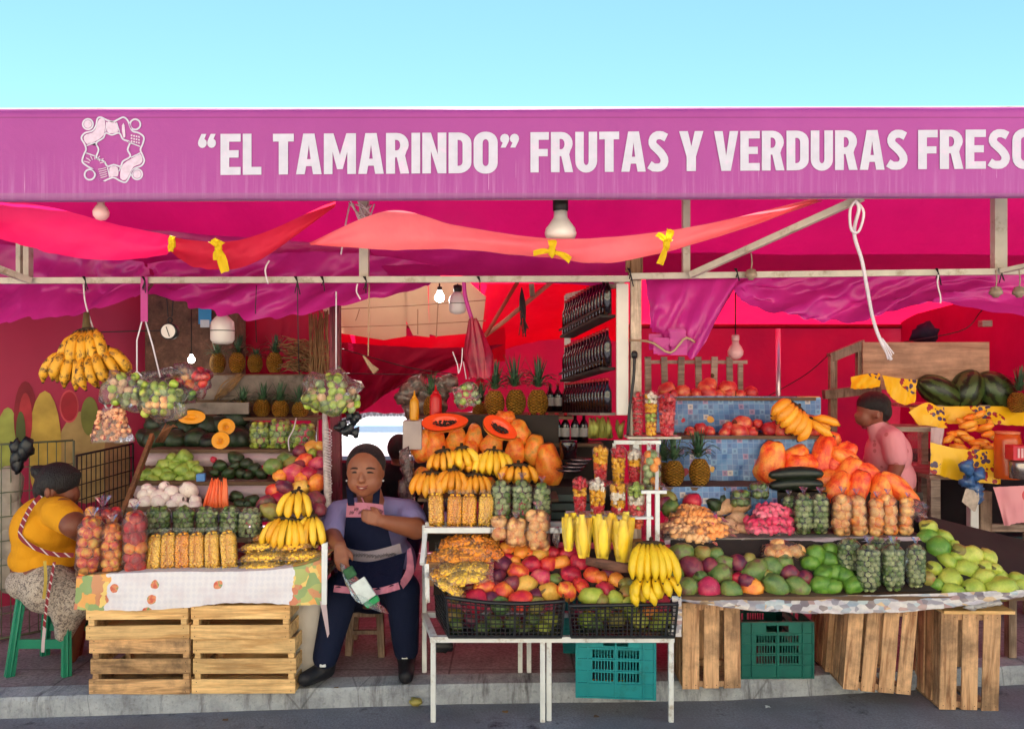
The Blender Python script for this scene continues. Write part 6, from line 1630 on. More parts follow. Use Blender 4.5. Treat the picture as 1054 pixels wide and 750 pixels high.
# papayas
pz = (410, 400, 5)
heap([(122,290,48,'papaya',1.45,84),(192,300,50,'papaya',1.5,88),(300,265,50,'papaya',1.1,86),(388,262,44,'papaya',1.45,84),(480,290,52,'papaya',1.0,60),(600,320,48,'papaya',1.15,88),(625,230,48,'papaya',1.2,100),(700,315,50,'papaya',1.3,80),(770,390,62,'papaya',1.42,96),(550,155,40,'papaya',1.1,10),(130,440,36,'papaya',1.0,10),(450,500,34,'papaya',1.3,40),(400,380,40,'papaya',1.0,80),(370,320,38,'papaya',1.2,80)],
     pz, 4.22, 500, .35, 'the papaya pile', 'papayas in the centre', 14)
t = NT('papaya_flesh'); v = t.coord('Object'); c = t.mix(t.noise(v, 10, 4), rgb('#f0521c'), rgb('#e8401a')); M_pflesh = t.done(t.pbr(c, .3, 0, t.bump(t.noise(v, 30, 3), .3, .004), .5))
def half_papaya(px, py, L, H, Y, tilt, lb):
    root = empty('papaya_half', P(px, py, Y), lb, 'papaya', 'cut papaya halves'); a_, b_ = L*Y/F, H*Y/F; n = 32
    sh = lambda a: 1 - .13*math.cos(a)*(1 if True else 0)
    mb = MB(); mb.ball((0, .0, 0), (a_*1.02, b_*1.1, b_*1.04), 28, 14)
    for i, p in enumerate(mb.v): mb.v[i] = Vector((p.x, max(p.y, .004), p.z*(1-.18*p.x/a_)))
    drop_flat(mb, .004); link('skin', mb.mesh('skin', FM['papaya']), root)
    rows = []
    for k in range(9):
        f = k/8; dish = .03*max(0, 1-(f/.55)**2)
        rows.append([Vector((a_*f*math.cos(2*PI*i/n), -.002+dish, b_*f*math.sin(2*PI*i/n)*(1-.18*f*math.cos(2*PI*i/n)))) for i in range(n)])
    mb = MB(); mb.grid(rows, closed=True); link('flesh', mb.mesh('flesh', M_pflesh), root)
    mb = MB(); q = random.Random(int(px))
    for i in range(80):
        u = q.uniform(-.52, .5); w_ = .30*math.sqrt(max(0, 1-(u/.55)**2)); v_ = q.uniform(-1, 1)*w_
        if abs(v_) < .07 and q.random() < .6: continue
        mb.ball((a_*u, .004 + .018*(1-(u/.55)**2)*.8, b_*v_*1.3), (.007, .006, .006), 6, 5)
    link('seeds', mb.mesh('seeds', plain('papaya_seeds', '#1d120c', .35)), root)
    root.rotation_euler = (R(-38), R(tilt), 0); return root
half_papaya(458, 434, 24, 10.5, 4.18, -3, 'long cut papaya half with dark seeds, upper left of the pile')
half_papaya(515, 440, 19, 11.5, 4.1, 28, 'tilted cut papaya half with dark seeds, right of the other half')
# sauce bottles
def sauce(px, yt, yb, wpx, Y, hexc, lb):
    r_ = wpx/2*Y/F; h = (yb-yt)*Y/F; root = empty('sauce_bottle', P(px, yb, Y), lb, 'bottle', 'squeeze bottles behind the papayas'); m = plain('sauce_' + hexc[1:], hexc, .35, .05, 6, .5, 0)
    b = MB(); b.lathe([(.001, 0), (r_*.95, 0), (r_, h*.06), (r_*.97, h*.55), (r_*.85, h*.68), (r_*.5, h*.76)], 18); link('bottle', b.mesh('bottle', m), root)
    b = MB(); b.lathe([(r_*.55, h*.74), (r_*.5, h*.8), (r_*.22, h*.83), (r_*.1, h)], 12); link('nozzle', b.mesh('nozzle', m), root)
sauce(426.5, 402, 432, 10, 4.3, '#d9951a', 'mustard yellow squeeze bottle on the white box')
sauce(448.5, 396, 430, 13, 4.3, '#c01418', 'bright red squeeze bottle right of the yellow one')
b = MB(); b.box(P(425, 447, 4.34), (.105, .1, .16), (0, 0, .05), bev=.004); b.build('white_box', plain('box_white', '#b9aaa6', .6, .1, 8), None, 'white box under the yellow squeeze bottle', 'box')
b = MB(); q = random.Random(3)
for i in range(8): b.ball(P(420+q.uniform(-5, 4), 470+i*6, 4.2), (.03, .02, .05), 9, 6, jag=.7, seed=i)
b.build('hanging_plastic', M_film_pink, None, 'crumpled pale plastic hanging beside the papayas', 'plastic wrap')
root = None
# pineapples behind
for i, (x, yb, r_, ch) in enumerate([(509, 427, 10.6, 1.15), (531, 426, 10.6, 1.3), (553.5, 427, 11, 1.25)]):
    pineapple(x, yb, r_, 4.55, f'pineapple behind the papaya halves, {ORD[i]} from left', 'pineapples behind the papayas', i+1, ch, .95)
pineapple(444, 431, 8.5, 4.6, 'dark unripe pineapple behind the squeeze bottles', None, 2, 1.2, 1.1)
pineapple(494, 432, 8, 4.75, 'pineapple mostly hidden behind the hanging tomatillo bag', None, 3, 1.1, .9)
hang_bag(blobpts([(399, 478, 484), (406, 472, 488), (413, 470, 492)], 3.6, ['tomatillo', 'limepale'], random.Random(4)), 4.0, 'small clear bag of tomatillos hanging before the pineapples', 'tomatillo_bag', 'bag of fruit', [[(477, 372), (480, 390)], [(486, 370), (483, 390)]])
b = MB(); q = random.Random(9)
for i in range(14): b.ball(P(425+q.uniform(-8, 42), 412+q.uniform(-20, 14), 4.75), (.06, .04, .055), 12, 8, jag=.5, seed=i)
b.build('shrink_wrapped_goods', plain('wrapped_goods', '#6d564e', .3, .6, 30, .7, .8), None, 'heap of film wrapped goods behind the squeeze bottles', 'wrapped goods')
# red plastic bags hung from the bar
b = MB(); rows = []
for k in range(12):
    f = k/11; y = 328 + 60*f; w_ = flip(4, 13, min(1, f*1.6)) if f < .7 else flip(13, 11, (f-.7)/.3)
    rows.append([P(487 + 1*f*8 + w_*math.cos(a)*(1+.22*math.sin(a*6+k*.4)), y + 2*math.sin(a*4), 3.95) + Vector((0, .05*math.sin(a)*(1+.2*math.sin(6*a)), 0)) for a in [2*PI*i/40 for i in range(40)]])
b.grid(rows, closed=True); b.build('red_plastic_bags', cloth('red_film', '#c81440', .35, .35, 14, .3, spec=.6, hex2='#7c0c28'), None, 'bunch of red plastic bags hanging from the bar', 'plastic bags')
b = MB(); cord(b, [(477, 286, 3.9), (479, 306, 3.93), (486, 330, 3.95)], .011); b.build('pink_tie', M_purple, None, 'purple tie from which the red bags hang', 'tie')
b = MB(); cord(b, [(466, 362, 3.93), (471, 376, 3.92), (472, 384, 3.92), (475, 374, 3.92), (476, 358, 3.93)], .003); b.build('wire_hook', M_white_rope, None, 'pale bent wire hook left of the red bags', 'hook')

# ---- bottle rack
M_glass = plain('dark_bottle_glass', '#170a0c', .12, .2, 6, .8, 0)
M_cap = plain('bottle_cap_red', '#9c1420', .4, .05, 6)
M_lab = plain('bottle_label', '#8e8a88', .5, .1, 40)
def bottle_mesh(r_, h, lab):
    b = MB(); b.lathe([(.001, 0), (r_, 0), (r_, h*.58), (r_*.85, h*.66), (r_*.38, h*.78), (r_*.34, h*.94)], 12, 0); b.lathe([(r_*.42, h*.92), (r_*.42, h), (.001, h)], 10, 1)
    if lab: b.lathe([(r_*1.02, h*.2), (r_*1.02, h*.5)], 12, 2, cap=False)
    return b.mesh('bottle', [M_glass, M_cap, M_lab])
bm_a = bottle_mesh(.022, .155, False); bm_b = bottle_mesh(.026, .17, True)
root = empty('bottle_rack', P(612, 640, 4.4), 'tall white rack of dark bottles slanting back beside the post', 'rack')
fx, bx = xat(640, 4.0), xat(584.5, 4.75)
for (x, Y, y0, y1, w_) in [(640.5, 4.0, 292, 427, .062), (584, 4.75, 304, 400, .038)]:
    b = MB(); b.box(((xat(x, Y)), Y, (zat(y0, Y)+zat(y1, Y))/2), (w_, .02, zat(y0, Y)-zat(y1, Y)), bev=.002); b.build('post', plain('rack_white', '#c9c2ba', .4, .04, 8, .5, .05), root)
b = MB(); b.beam(Vector((fx, 4.0, zat(292, 4.0))), Vector((bx, 4.75, zat(305, 4.75))), .03, .03); b.build('top_bar', M_bar, root)
gB = 'dark bottles standing in the white rack'
tw = ['top', 'middle', 'bottom']
for k, (yf, yb_, n) in enumerate([(323, 345, 15), (377, 390, 15), (424, 424, 15)]):
    A = Vector((fx-.025, 4.02, zat(yf, 4.02))); B = Vector((bx+.02, 4.72, zat(yb_, 4.72)))
    b = MB(); b.beam(A + Vector((-.045, .0, -.01)), B + Vector((-.03, 0, -.01)), .085, .014); b.build('shelf', M_darkboard if k < 2 else M_greyboard, root)
    if k < 2:
        b = MB(); b.beam(A + Vector((-.085, 0, .03)), B + Vector((-.075, 0, .03)), .006, .012); b.build('lip_rail', M_dark, root)
    for i in range(n):
        p = A.lerp(B, (i+.3)/n) + Vector((-.045, -.02, 0)); o = link('bottle', bm_a, None, p); o.scale = (1.1, 1.1, 1.3 if k < 2 else 1.15)
        tag(o, f'dark bottle, {ORD[i]} from the front on the {tw[k]} shelf of the white rack', 'bottle', gB)
gC = 'labelled dark bottles beside the papayas'
for j, (yb, xs_, Y) in enumerate([(455, [545, 554, 563, 573, 582, 592, 601], 4.5), (423, [566, 574, 582, 590], 4.8)]):
    for i, x in enumerate(xs_):
        o = link('bottle', bm_b, None, P(x, yb, Y)); tag(o, f'dark bottle, {ORD[i]} from left in the {["lower labelled row", "upper row beside the rack"][j]}', 'bottle', gC)
b = MB(); b.box((xat(580, 4.5), 4.55, zat(455, 4.5)-.012), (.45, .2, .02)); b.box((xat(580, 4.8), 4.85, zat(423, 4.8)-.012), (.4, .2, .02)); b.build('bottle_shelf', M_board, None, 'brown boards carrying the labelled dark bottles', 'shelf')
b = MB(); b.box((xat(590, 4.4), 4.35, zat(500, 4.4)), (.36, .3, .05)); b.box((xat(590, 4.6), 4.6, zat(505, 4.6)), (.5, .03, .6)); b.build('dark_counter', M_darkboard, None, 'dark counter below the labelled bottles', 'counter')
for i in range(4):
    c_ = P(586+i*4, 485-i*3.5, 4.22); b = MB(); b.lathe([(.001, 0), (.06-.004*i, 0), (.075-.004*i, .014), (.07-.004*i, .016)], 16, M=Matrix.Translation(c_)); b.build('steel_dish', plain('steel_dish_metal', '#7b6c70', .25, .1, 6, .5, 0, .8), None, f'dark metal dish, {ORD[i]} from the bottom of the stack beside the papayas', 'dish', 'stacked metal dishes')
b = MB(); b.lathe([(.001, 0), (.045, 0), (.05, .09), (.048, .1), (.001, .1)], 16, M=Matrix.Translation(P(585, 472, 4.25))); b.build('glass_jar', M_glass, None, 'short dark jar behind the stacked dishes', 'jar')
b = MB(); q = random.Random(12)
for i in range(16):
    x = q.uniform(606, 642); b.tube([P(x, 450, 4.15), P(x+q.uniform(-3, 3), 440, 4.12+q.uniform(-.05, .05)), P(x+q.uniform(-4, 4), 429+q.uniform(0, 4), 4.15)], [.012, .016, .005], 6)
b.build('maize_husks', fruit_mat('husk_green', ['#5c6a24', '#86903c', '#7a4a30'], None, rough=.6), None, 'green and brown maize husks beside the upper cups', 'husks')
# white painted wooden post
b = MB(); b.box((xat(654, 4.02), 4.02, 1.2), (.055, .055, 2*(zat(266, 4.02)-1.2)), bev=.004)
b.build('painted_post', wood('whitewashed_wood', '#cdb9a4', '#a98f78', 1, 'Z', stain=.55), None, 'whitewashed wooden post right of the bottle rack', 'post')
b = MB(); b.box(P(654, 276, 4.0), (.07, .065, .13), bev=.01); b.box(P(646, 272, 3.97), (.02, .02, .08)); b.build('wooden_block', wood('stained_wood', '#8e6c50', '#5d3d2c', 1, 'Z', stain=.8), None, 'stained wooden block at the top of the white post', 'block')
b = MB(); b.ball(P(653, 365, 3.97), (.018, .014, .022), 10, 7); cord(b, [(653, 367, 3.96), (652, 390, 3.95), (648, 420, 3.95), (646, 448, 3.95)], .008); b.build('dark_cable', M_dark, None, 'dark cable with a plug running down the white post', 'cable')

# ---- fruit cups
rc = (560, 400, 5)
gU, gL, gT = 'fruit cups on the upper shelf', 'fruit cups on the lower shelf', 'tall fruit cups beside the blue oilcloth'
fruit_cup(618, 460, 494, 17, 3.84, ['r', 'o', 'y', 'y'], 'fruit cup red below and yellow above, leftmost of the upper row', gU, 1)
fruit_cup(636.5, 460, 498, 16, 3.84, ['y', 'y', 'y', 'r'], 'yellow fruit cup topped with red, second of the upper row', gU, 2)
fruit_cup(653, 463, 497, 15, 3.84, ['r', 'r', 'y', 'w'], 'fruit cup with red base and pale top, third of the upper row', gU, 3)
fruit_bag(661, 680, 463, 506, 3.80, 'limepale', 4.5, 'clear bag of pale cut fruit tied shut at the end of the cups', None, 'cut_fruit_bag', 71, M_film_thin, pn='cut_fruit', mixk='orange')
fruit_cup(597, 492, 529, 16, 3.71, ['r', 'r', 'y', 'r'], 'red and yellow fruit cup, leftmost of the lower row', gL, 4)
fruit_cup(615, 494, 529, 19, 3.71, ['r', 'y', 'y', 'w'], 'yellow fruit cup with white top, second of the lower row', gL, 5)
fruit_cup(636, 497, 532, 18, 3.71, ['r', 'y', 'w', 'y'], 'yellow and white fruit cup over red, third of the lower row', gL, 6)
fruit_cup(655, 498, 541, 20, 3.70, ['o', 'p', 'w', 'g'], 'cup of orange pieces below white coconut, rightmost of the lower row', gL, 7)
fruit_cup(656.5, 405, 447, 13, 3.98, ['r', 'r', 'r'], 'narrow red fruit cup, left of the tall three', gT, 8, heap_=.06)
fruit_cup(670, 404, 447, 15, 3.98, ['y', 'g', 'y', 'w'], 'pale yellow fruit cup, middle of the tall three', gT, 9, heap_=.06)
fruit_cup(686.5, 407, 447, 19, 3.98, ['r', 'p', 'r'], 'wide pink red fruit cup, right of the tall three', gT, 10, heap_=.04)
b = MB(); b.box((xat(672, 3.98), 4.0, zat(448.5, 3.98)-.006), (.27, .13, .01)); b.build('cup_shelf', M_bar, None, 'thin shelf under the tall fruit cups', 'shelf')
# bags of yellow mango slices
M_slice = fruit_mat('mango_slice', ['#e8b418', '#f2cc2c', '#f4d84c', '#dca018'], '#a87a20', rough=.35, scale=3)
gM = 'bags of yellow mango slices'
for i, (x, yt, yb, w_, ti) in enumerate([(585, 528, 566, 13, 2), (601, 527, 573, 18, -3), (620, 527, 575, 19, 1), (641, 528, 578, 21, 0)]):
    Y = 3.6; root = empty('mango_slice_bag', P(x, yb, Y), f'clear bag of upright yellow mango slices, {ORD[i]} from left above the brown board', 'bag of fruit', gM); q = random.Random(i+40)
    h = (yb-yt)*Y/F; w2 = w_*Y/F
    for k in range(5):
        f = (k/4-.5)*2; mb = MB(); a = q.uniform(-.1, .1); yy = (k % 2)*.022 - .011; rows = []
        for j in range(7):
            g_ = j/6; ww = w2*.25*math.sin(PI*(.14+.74*g_))**.6; cx = f*w2*flip(.16, .46, g_**1.5) ; z = h*g_*[.88, 1, .92, .97, .85][(k+i) % 5]
            rows.append([Vector((cx + ww*s_, yy - .012*(1-s_*s_) + .022*math.sin(g_*2.6+k*1.7), z)) for s_ in (-1, -.5, 0, .5, 1)])
        mb.grid(rows); mb.grid([[p + Vector((0, .012, 0)) for p in r_] for r_ in rows]); link('mango_slice', mb.mesh('mango_slice', M_slice), root)
    mb = MB(); bag_film(mb, w2*1.12, .07, h*1.02, i, top=None)
    for j, p in enumerate(mb.v):
        f = p.z/h; mb.v[j] = Vector((p.x*flip(.72, 1.08, f), p.y, p.z))
    link('plastic_film', mb.mesh('plastic_film', M_film_thin), root); root.rotation_euler = (0, R(ti), 0)
b = MB(); b.tube([P(603, 577, 3.52), P(620, 580, 3.5), P(640, 584, 3.49), P(655, 585, 3.49)], [.018, .024, .024, .018], 8, flat=.5); b.build('brown_paddle', wood('paddle_wood', '#6a4436', '#43281f', 1, 'X', stain=.3), None, 'dark brown wooden board below the mango slices', 'board')
b = MB(); b.box(P(652, 566, 3.66), (.1, .08, .09), (0, 0, .2), bev=.004); b.build('cardboard_box', plain('cardboard_b', '#9a7038', .85), None, 'small cardboard box behind the yellow bananas', 'box')
b = MB(); b.ball(P(573, 552, 3.74), (.02, .02, .045), 10, 8, jag=.5); b.build('plastic_wad', M_film_pink, None, 'pale plastic wad between guavas and mango slices', 'plastic wrap')
# the bright bananas on the small crate
g = 'bright bananas over the small black crate'
bunch(671, 560, 3.52, 7, 38, 24, plain('banana_bright', '#f0c824', .4, .12, 8, .5, .1, dirt='#b88a1c'), 'large bright yellow banana hand beside the right stand', g, (R(-22), R(0), 0), .5, 31, 4.6)
bunch(673, 592, 3.50, 5, 25, 22, bpy.data.materials['banana_bright'], 'shorter bright yellow banana hand under the large one', g, (R(-30), R(-6), 0), .8, 33, 4.6)
bunch(657, 598, 3.49, 2, 26, 6, bpy.data.materials['banana_bright'], 'two bright bananas hanging into the small crate', g, (R(-20), R(-16), 0), .4, 34, 4.8)

# teal crates under the rack
c = plastic_crate(.352, .5, .296, M_teal, 'teal plastic crate under the rack, front one', 'teal crates under the rack'); c.location = (xat(642, 3.53)-.012, 3.80, FL+.003); c.rotation_euler = (0, 0, R(-5))
c = plastic_crate(.352, .5, .296, M_teal, 'teal plastic crate behind the front one under the rack', 'teal crates under the rack'); c.location = (xat(612, 4.35), 4.36, FL+.003); c.rotation_euler = (0, 0, R(-2))
heap([(250,575,30,'yel'),(310,580,30,'olive'),(360,578,28,'yel'),(400,582,28,'gy')], (560, 590, 5), 3.68, 690, .3, 'fruit in the teal crate', 'fruit inside the teal crate', 12)
b = MB(); b.ball(P(455, 665, 3.75), (.05, .04, .03), 12, 8, jag=.9, seed=3); b.build('dark_bundle', M_dark, None, 'dark bundle tucked under the rack by the left leg', 'bundle')
# ================================================================== RIGHT STAND
t = NT('blue_oilcloth'); v = t.coord('Object', scale=(1, 1, 1)); s = t.sep(v)
S_ = 33.
vw = t.coord('Object', scale=(S_, S_, S_)); sv = t.sep(vw)
fx_ = t.math('FRACT', sv[0]); fz_ = t.math('FRACT', sv[2])
ex = t.math('ABSOLUTE', t.math('SUBTRACT', fx_, .5)); ez = t.math('ABSOLUTE', t.math('SUBTRACT', fz_, .5)); line = t.math('GREATER_THAN', t.math('MAXIMUM', ex, ez), .44)
cell = t.n('ShaderNodeTexWhiteNoise'); cb = t.n('ShaderNodeCombineXYZ'); t.set(cb.inputs[0], t.math('FLOOR', sv[0])); t.set(cb.inputs[2], t.math('FLOOR', sv[2])); t.set(cb.inputs[1], 3.0); t.set(cell.inputs[0], cb.outputs[0])
c = t.ramp(cell.outputs[0], [(0, rgb('#3a68a0')), (.3, rgb('#5484b4')), (.55, rgb('#46689c')), (.75, rgb('#6c98bc')), (.88, rgb('#9a6a8c')), (.95, rgb('#c8b8a8'))], 'CONSTANT')
c = t.mix(t.math('MULTIPLY', line, .35), c, rgb('#94a8c8')); c = t.mix(t.math('MULTIPLY', t.noise(v, 6, 4), .6), c, rgb('#4c6f9e'))
inner = t.math('LESS_THAN', t.math('MAXIMUM', ex, ez), .22); pick = t.math('GREATER_THAN', cell.outputs[0], .62)
c = t.mix(t.math('MULTIPLY', t.math('MULTIPLY', inner, pick), .5), c, rgb('#1c2f6a'))
ap = t.math('LESS_THAN', t.math('ADD', t.vor(v, 9, 'F1', 'Distance'), t.math('MULTIPLY', t.noise(v, 40, 2), .12)), .27)
apc = t.ramp(t.sep(t.vor(v, 9, 'F1', 'Color'))[0], [(0, rgb('#b8283c')), (.35, rgb('#d8a24a')), (.6, rgb('#3a6ea8')), (.8, rgb('#c84a3a'))], 'CONSTANT')
c = t.mix(t.math('MULTIPLY', ap, t.math('GREATER_THAN', t.sep(t.vor(v, 9, 'F1', 'Color'))[1], .45)), c, apc)
M_oil = t.done(t.pbr(c, .35, 0, t.bump(t.noise(v, 12, 3), .5, .01), .5))
t = NT('newsprint_plastic'); v = t.coord('Object', scale=(1, 1, 2)); cc = t.vor(v, 26, 'F1', 'Color', .8); k = t.sep(cc)
c = t.ramp(k[0], [(0, rgb('#cfc8cc')), (.22, rgb('#8f8a92')), (.4, rgb('#8fa4b4')), (.5, rgb('#a8786c')), (.54, rgb('#d8d4d0')), (.78, rgb('#5d4a50')), (.88, rgb('#d0a86a')), (.95, rgb('#a8c0c8'))], 'CONSTANT')
c = t.mix(t.math('MULTIPLY_ADD', t.noise(t.coord(), 60, 3), 2, -.6, clamp=True), c, t.hsv(c, v=.75)); c = t.mix(t.math('MULTIPLY', t.noise(t.coord(), 5, 4, .7), .6), c, rgb('#b9b0b4')); M_news = t.done(t.pbr(c, .3, 0, t.bump(t.noise(t.coord(), 18, 3), .6, .01), .6))
M_ycloth = None
t = NT('yellow_oilcloth'); v = t.coord('Object'); sp = t.vor(v, 7, 'F1', 'Distance'); g1 = t.vor(v, 34, 'F1', 'Distance')
grape = t.math('MULTIPLY', t.math('LESS_THAN', sp, .46), t.math('LESS_THAN', g1, .5)); kc = t.sep(t.vor(v, 7, 'F1', 'Color'))
c = t.mix(grape, t.mix(t.noise(v, 4, 3), rgb('#e8b414'), rgb('#f0c41c')), t.ramp(kc[0], [(0, rgb('#9c1428')), (.4, rgb('#4a3a5c')), (.7, rgb('#a83a1c'))], 'CONSTANT'))
M_ycloth = t.done(t.pbr(c, .4, 0, t.bump(t.noise(v, 10, 3), .4, .01), .5))
t = NT('rose_oilcloth'); v = t.coord('Object'); sp = t.vor(v, 6, 'F1', 'Distance'); kc = t.sep(t.vor(v, 6, 'F1', 'Color'))
c = t.mix(t.math('LESS_THAN', sp, .3), rgb('#d88a94'), t.ramp(kc[0], [(0, rgb('#c8283c')), (.5, rgb('#4a6a3c')), (.8, rgb('#d87a4a'))], 'CONSTANT')); M_rose = t.done(t.pbr(c, .4, 0, None, .5))

root = empty('display_stand', (xat(860, 3.9), 3.9, FL), 'long stepped display stand holding the fruit on the right', 'display stand')
def shelfR(x0, x1, y, Y0, Y1, mt=None, nm='shelf'):
    b = MB(); b.box(((xat(x0, Y0)+xat(x1, Y0))/2, (Y0+Y1)/2, zat(y, Y0)-.012), (xat(x1, Y0)-xat(x0, Y0), Y1-Y0, .018)); b.build(nm, mt or M_board, root)
shelfR(690, 1075, 613, 3.56, 3.84); shelfR(684, 957, 553, 3.84, 4.1, M_greyboard); shelfR(680, 850, 500.5, 4.12, 4.36); shelfR(655, 860, 448, 4.36, 4.6); shelfR(655, 840, 408.5, 4.6, 4.85)
b = MB(); b.add([P(690, 610, 3.62), P(1068, 608, 3.62), P(950, 552, 3.85), P(690, 553, 3.85)], [(0, 1, 2, 3)]); b.build('slanted_board', M_darkboard, root)
b = MB(); b.add([P(950, 552, 3.88), P(1072, 608, 3.64), P(1072, 560, 4.1), P(952, 530, 4.1)], [(0, 1, 2, 3)]); b.build('slanted_board', M_darkboard, root)
b = MB(); b.box((xat(820, 4.12), 4.135, zat(530, 4.12)), (xat(950, 4.12)-xat(688, 4.12), .012, .24)); b.build('back_board', M_darkboard, root)
b = MB(); b.add([P(775, 550, 4.12), P(950, 550, 4.12), P(880, 474, 4.5), P(790, 474, 4.5)], [(0, 1, 2, 3)]); b.build('slanted_board', M_darkboard, root)
for x in (702, 1040):
    b = MB(); b.box((xat(x, 4.05), 4.05, .33), (.04, .04, .46)); b.build('leg', M_wood_gz, root)
g = 'blue patterned oilcloths over the right shelves'
sheet('oilcloth', [(676, 408, 4.62), (755, 407.5, 4.62), (845, 409, 4.62)], [(676, 447, 4.585), (755, 447, 4.585), (845, 446, 4.585)], M_oil, 'grey blue patterned oilcloth, the topmost of the three on the right stand', 'oilcloth', 60, 10, .018, 0, 81, 8, g)
sheet('oilcloth', [(678, 448.5, 4.38), (760, 448, 4.38), (852, 450, 4.38)], [(678, 500, 4.34), (760, 500, 4.34), (852, 500, 4.34)], M_oil, 'bright blue patterned oilcloth behind the two pineapples', 'oilcloth', 60, 10, .02, 0, 82, 8, g)
sheet('oilcloth', [(682, 501, 4.12), (740, 500.5, 4.12), (800, 501, 4.12)], [(682, 530, 4.1), (740, 530, 4.1), (800, 530, 4.1)], M_oil, 'strip of blue patterned oilcloth below the two pineapples', 'oilcloth', 40, 8, .01, 0, 83, 8, g)
sheet('plastic_tablecloth', [(688, 613, 3.575), (760, 614, 3.57), (850, 613, 3.57), (940, 611, 3.57), (1075, 606, 3.57)], [(690, 617, 3.545), (767, 627, 3.54), (845, 631, 3.53), (922, 630, 3.54), (998, 622, 3.54), (1075, 610, 3.55)], M_news,
      'printed plastic sheet hanging along the front of the right stand', 'plastic sheet', 90, 8, .012, 0, 84, 16)
sheet('plastic_tablecloth', [(684, 553.5, 3.845), (820, 553, 3.845), (957, 552, 3.845)], [(684, 560, 3.83), (820, 558, 3.83), (957, 556, 3.83)], M_shelfcloth, 'narrow pale plastic edging the bag shelf', 'plastic sheet', 60, 4, .006, 0, 85, 16)
b = MB(); q = random.Random(8)
for i in range(6): b.ball(P(1000+i*5, 624-i*.8, 3.55), (.03, .02, .012), 9, 6, jag=.8, seed=i)
b.build('paper_wad', plain('paper_pale', '#b5b0ac', .7, .2, 30), None, 'crumpled paper tucked over the rightmost wooden crate', 'paper')
b = MB(); rows = [[P(x+q.uniform(-1, 1), y, 3.5) for x in (692, 697, 702)] for y in (613, 622, 632, 640, 650, 655)]; b.grid(rows); b.build('torn_plastic', M_news, None, 'torn plastic strip hanging by the white leg', 'plastic strip')

# bottom row of mangoes
r5 = (680, 470, 5); r7 = (860, 480, 5); r4 = (680, 350, 5); r6_ = (860, 350, 5)
heap([(110,495,55,'green'),(155,567,56,'dark'),(75,605,44,'green'),(217,500,44,'olive'),(135,672,54,'green'),(250,677,56,'pink'),(202,625,42,'green'),(325,548,45,'green'),(308,603,56,'green'),(362,687,50,'green'),(470,680,54,'orange'),(485,588,64,'green',1.05),(400,550,45,'dark'),(395,628,34,'red'),(455,527,34,'olive'),(572,568,54,'green'),(587,660,60,'green'),(660,598,42,'dark'),(700,667,52,'green',1.1),(745,628,42,'dark'),(280,505,38,'green'),(440,640,38,'dark'),(630,700,30,'dark'),(540,620,40,'olive'),(250,560,40,'dark'),(50,545,40,'dark'),(640,540,40,'green')],
     r5, 3.62, 608, .38, 'dark mango tray', 'mostly green mangoes in the right tray', 10, .03)
heap([(770,548,42,'bg'),(802,503,50,'bg'),(867,532,50,'bg'),(842,602,44,'bg'),(822,662,50,'bg'),(890,670,38,'bg'),(900,600,46,'bg'),(880,480,40,'bg')], r5, 3.62, 608, .38, 'bright green tray', 'bright green mangoes before the lime bags', 10, .03)
heap([(90,612,44,'bg'),(50,560,40,'bg')], r7, 3.6, 608, .38, 'green fruit at lime bags', 'bright green mangoes before the lime bags', 10)
heap([(480,322,46,'gy'),(562,366,38,'gy'),(475,368,46,'bg'),(532,422,60,'bg'),(607,408,30,'gy'),(640,442,44,'olive'),(692,462,54,'gy',1.05),(782,470,42,'gy'),(570,492,48,'gy'),(660,532,54,'gy'),(500,532,46,'gy'),(770,522,42,'gy'),(822,532,34,'gy'),(590,582,56,'gy'),(755,580,52,'gy'),(842,567,42,'gy'),(710,637,58,'gy'),(850,627,62,'gy',1.1),(940,617,48,'gy'),(608,652,50,'gy'),(512,612,36,'bg'),(470,575,36,'olive'),(620,470,36,'gy'),(730,510,36,'gy'),(930,580,36,'gy'),(1010,610,44,'gy')],
     r7, 3.62, 608, .42, 'yellow green pile', 'yellow green mangoes at the right corner', 10, .03)
# lime bags
for i, (cx, w_, yt, yb, Y) in enumerate([(894, 23, 560, 608, 3.60), (919, 22, 560, 607, 3.60), (942.5, 19, 560, 604, 3.62), (874, 22, 554, 590, 3.70), (910, 30, 552, 580, 3.74)]):
    fruit_bag(cx-w_/2, cx+w_/2, yt, yb, Y, 'limepale', 3.0, f'clear bag of pale green limes {["standing left of three in front", "standing in the middle of three in front", "standing right of three in front", "set behind the leftmost one", "lying behind the front three"][i]}', 'lime bags at the front of the right stand', 'lime_bag', 90+i, mixk='lime', dfac=.8, top=None if i > 2 else 'knot')
for i, (cx, w_, yt, yb) in enumerate([(827, 19, 508, 549), (844, 18, 508, 549), (812, 15, 510, 540)]):
    fruit_bag(cx-w_/2, cx+w_/2, yt, yb, 3.93 if i < 2 else 4.02, 'limepale', 3.2, f'clear bag of limes {["left", "right", "behind and left"][i]} of the pair beside the pink pouches', 'lime bags beside the pink pouches', 'lime_bag', 100+i, mixk='lime', dfac=.8)
# guava bags on the shelf
for i, (x0, x1, yt, yb) in enumerate([(855, 875, 508, 551), (876, 893, 511, 551), (893, 909, 512, 551), (908, 924, 511, 550), (924, 938, 512, 550)]):
    fruit_bag(x0, x1, yt - i % 2*2, yb, 3.92, 'guava', [5.2, 6.3, 5.5, 6, 5.3][i], f'clear bag of peach orange guavas, {ORD[i]} from left under the papayas', 'guava bags under the papayas', 'guava_bag', 110+i, M_film_pink, dfac=.9, mixk='orange', tilt=[3, -4, 2, -3, 5][i])
b = MB(); b.ball(P(943, 528, 3.98), (.045, .04, .04), 12, 9, jag=.7, seed=2); b.build('plastic_wad', M_film_pink, None, 'crumpled clear plastic at the end of the guava bags', 'plastic wrap')
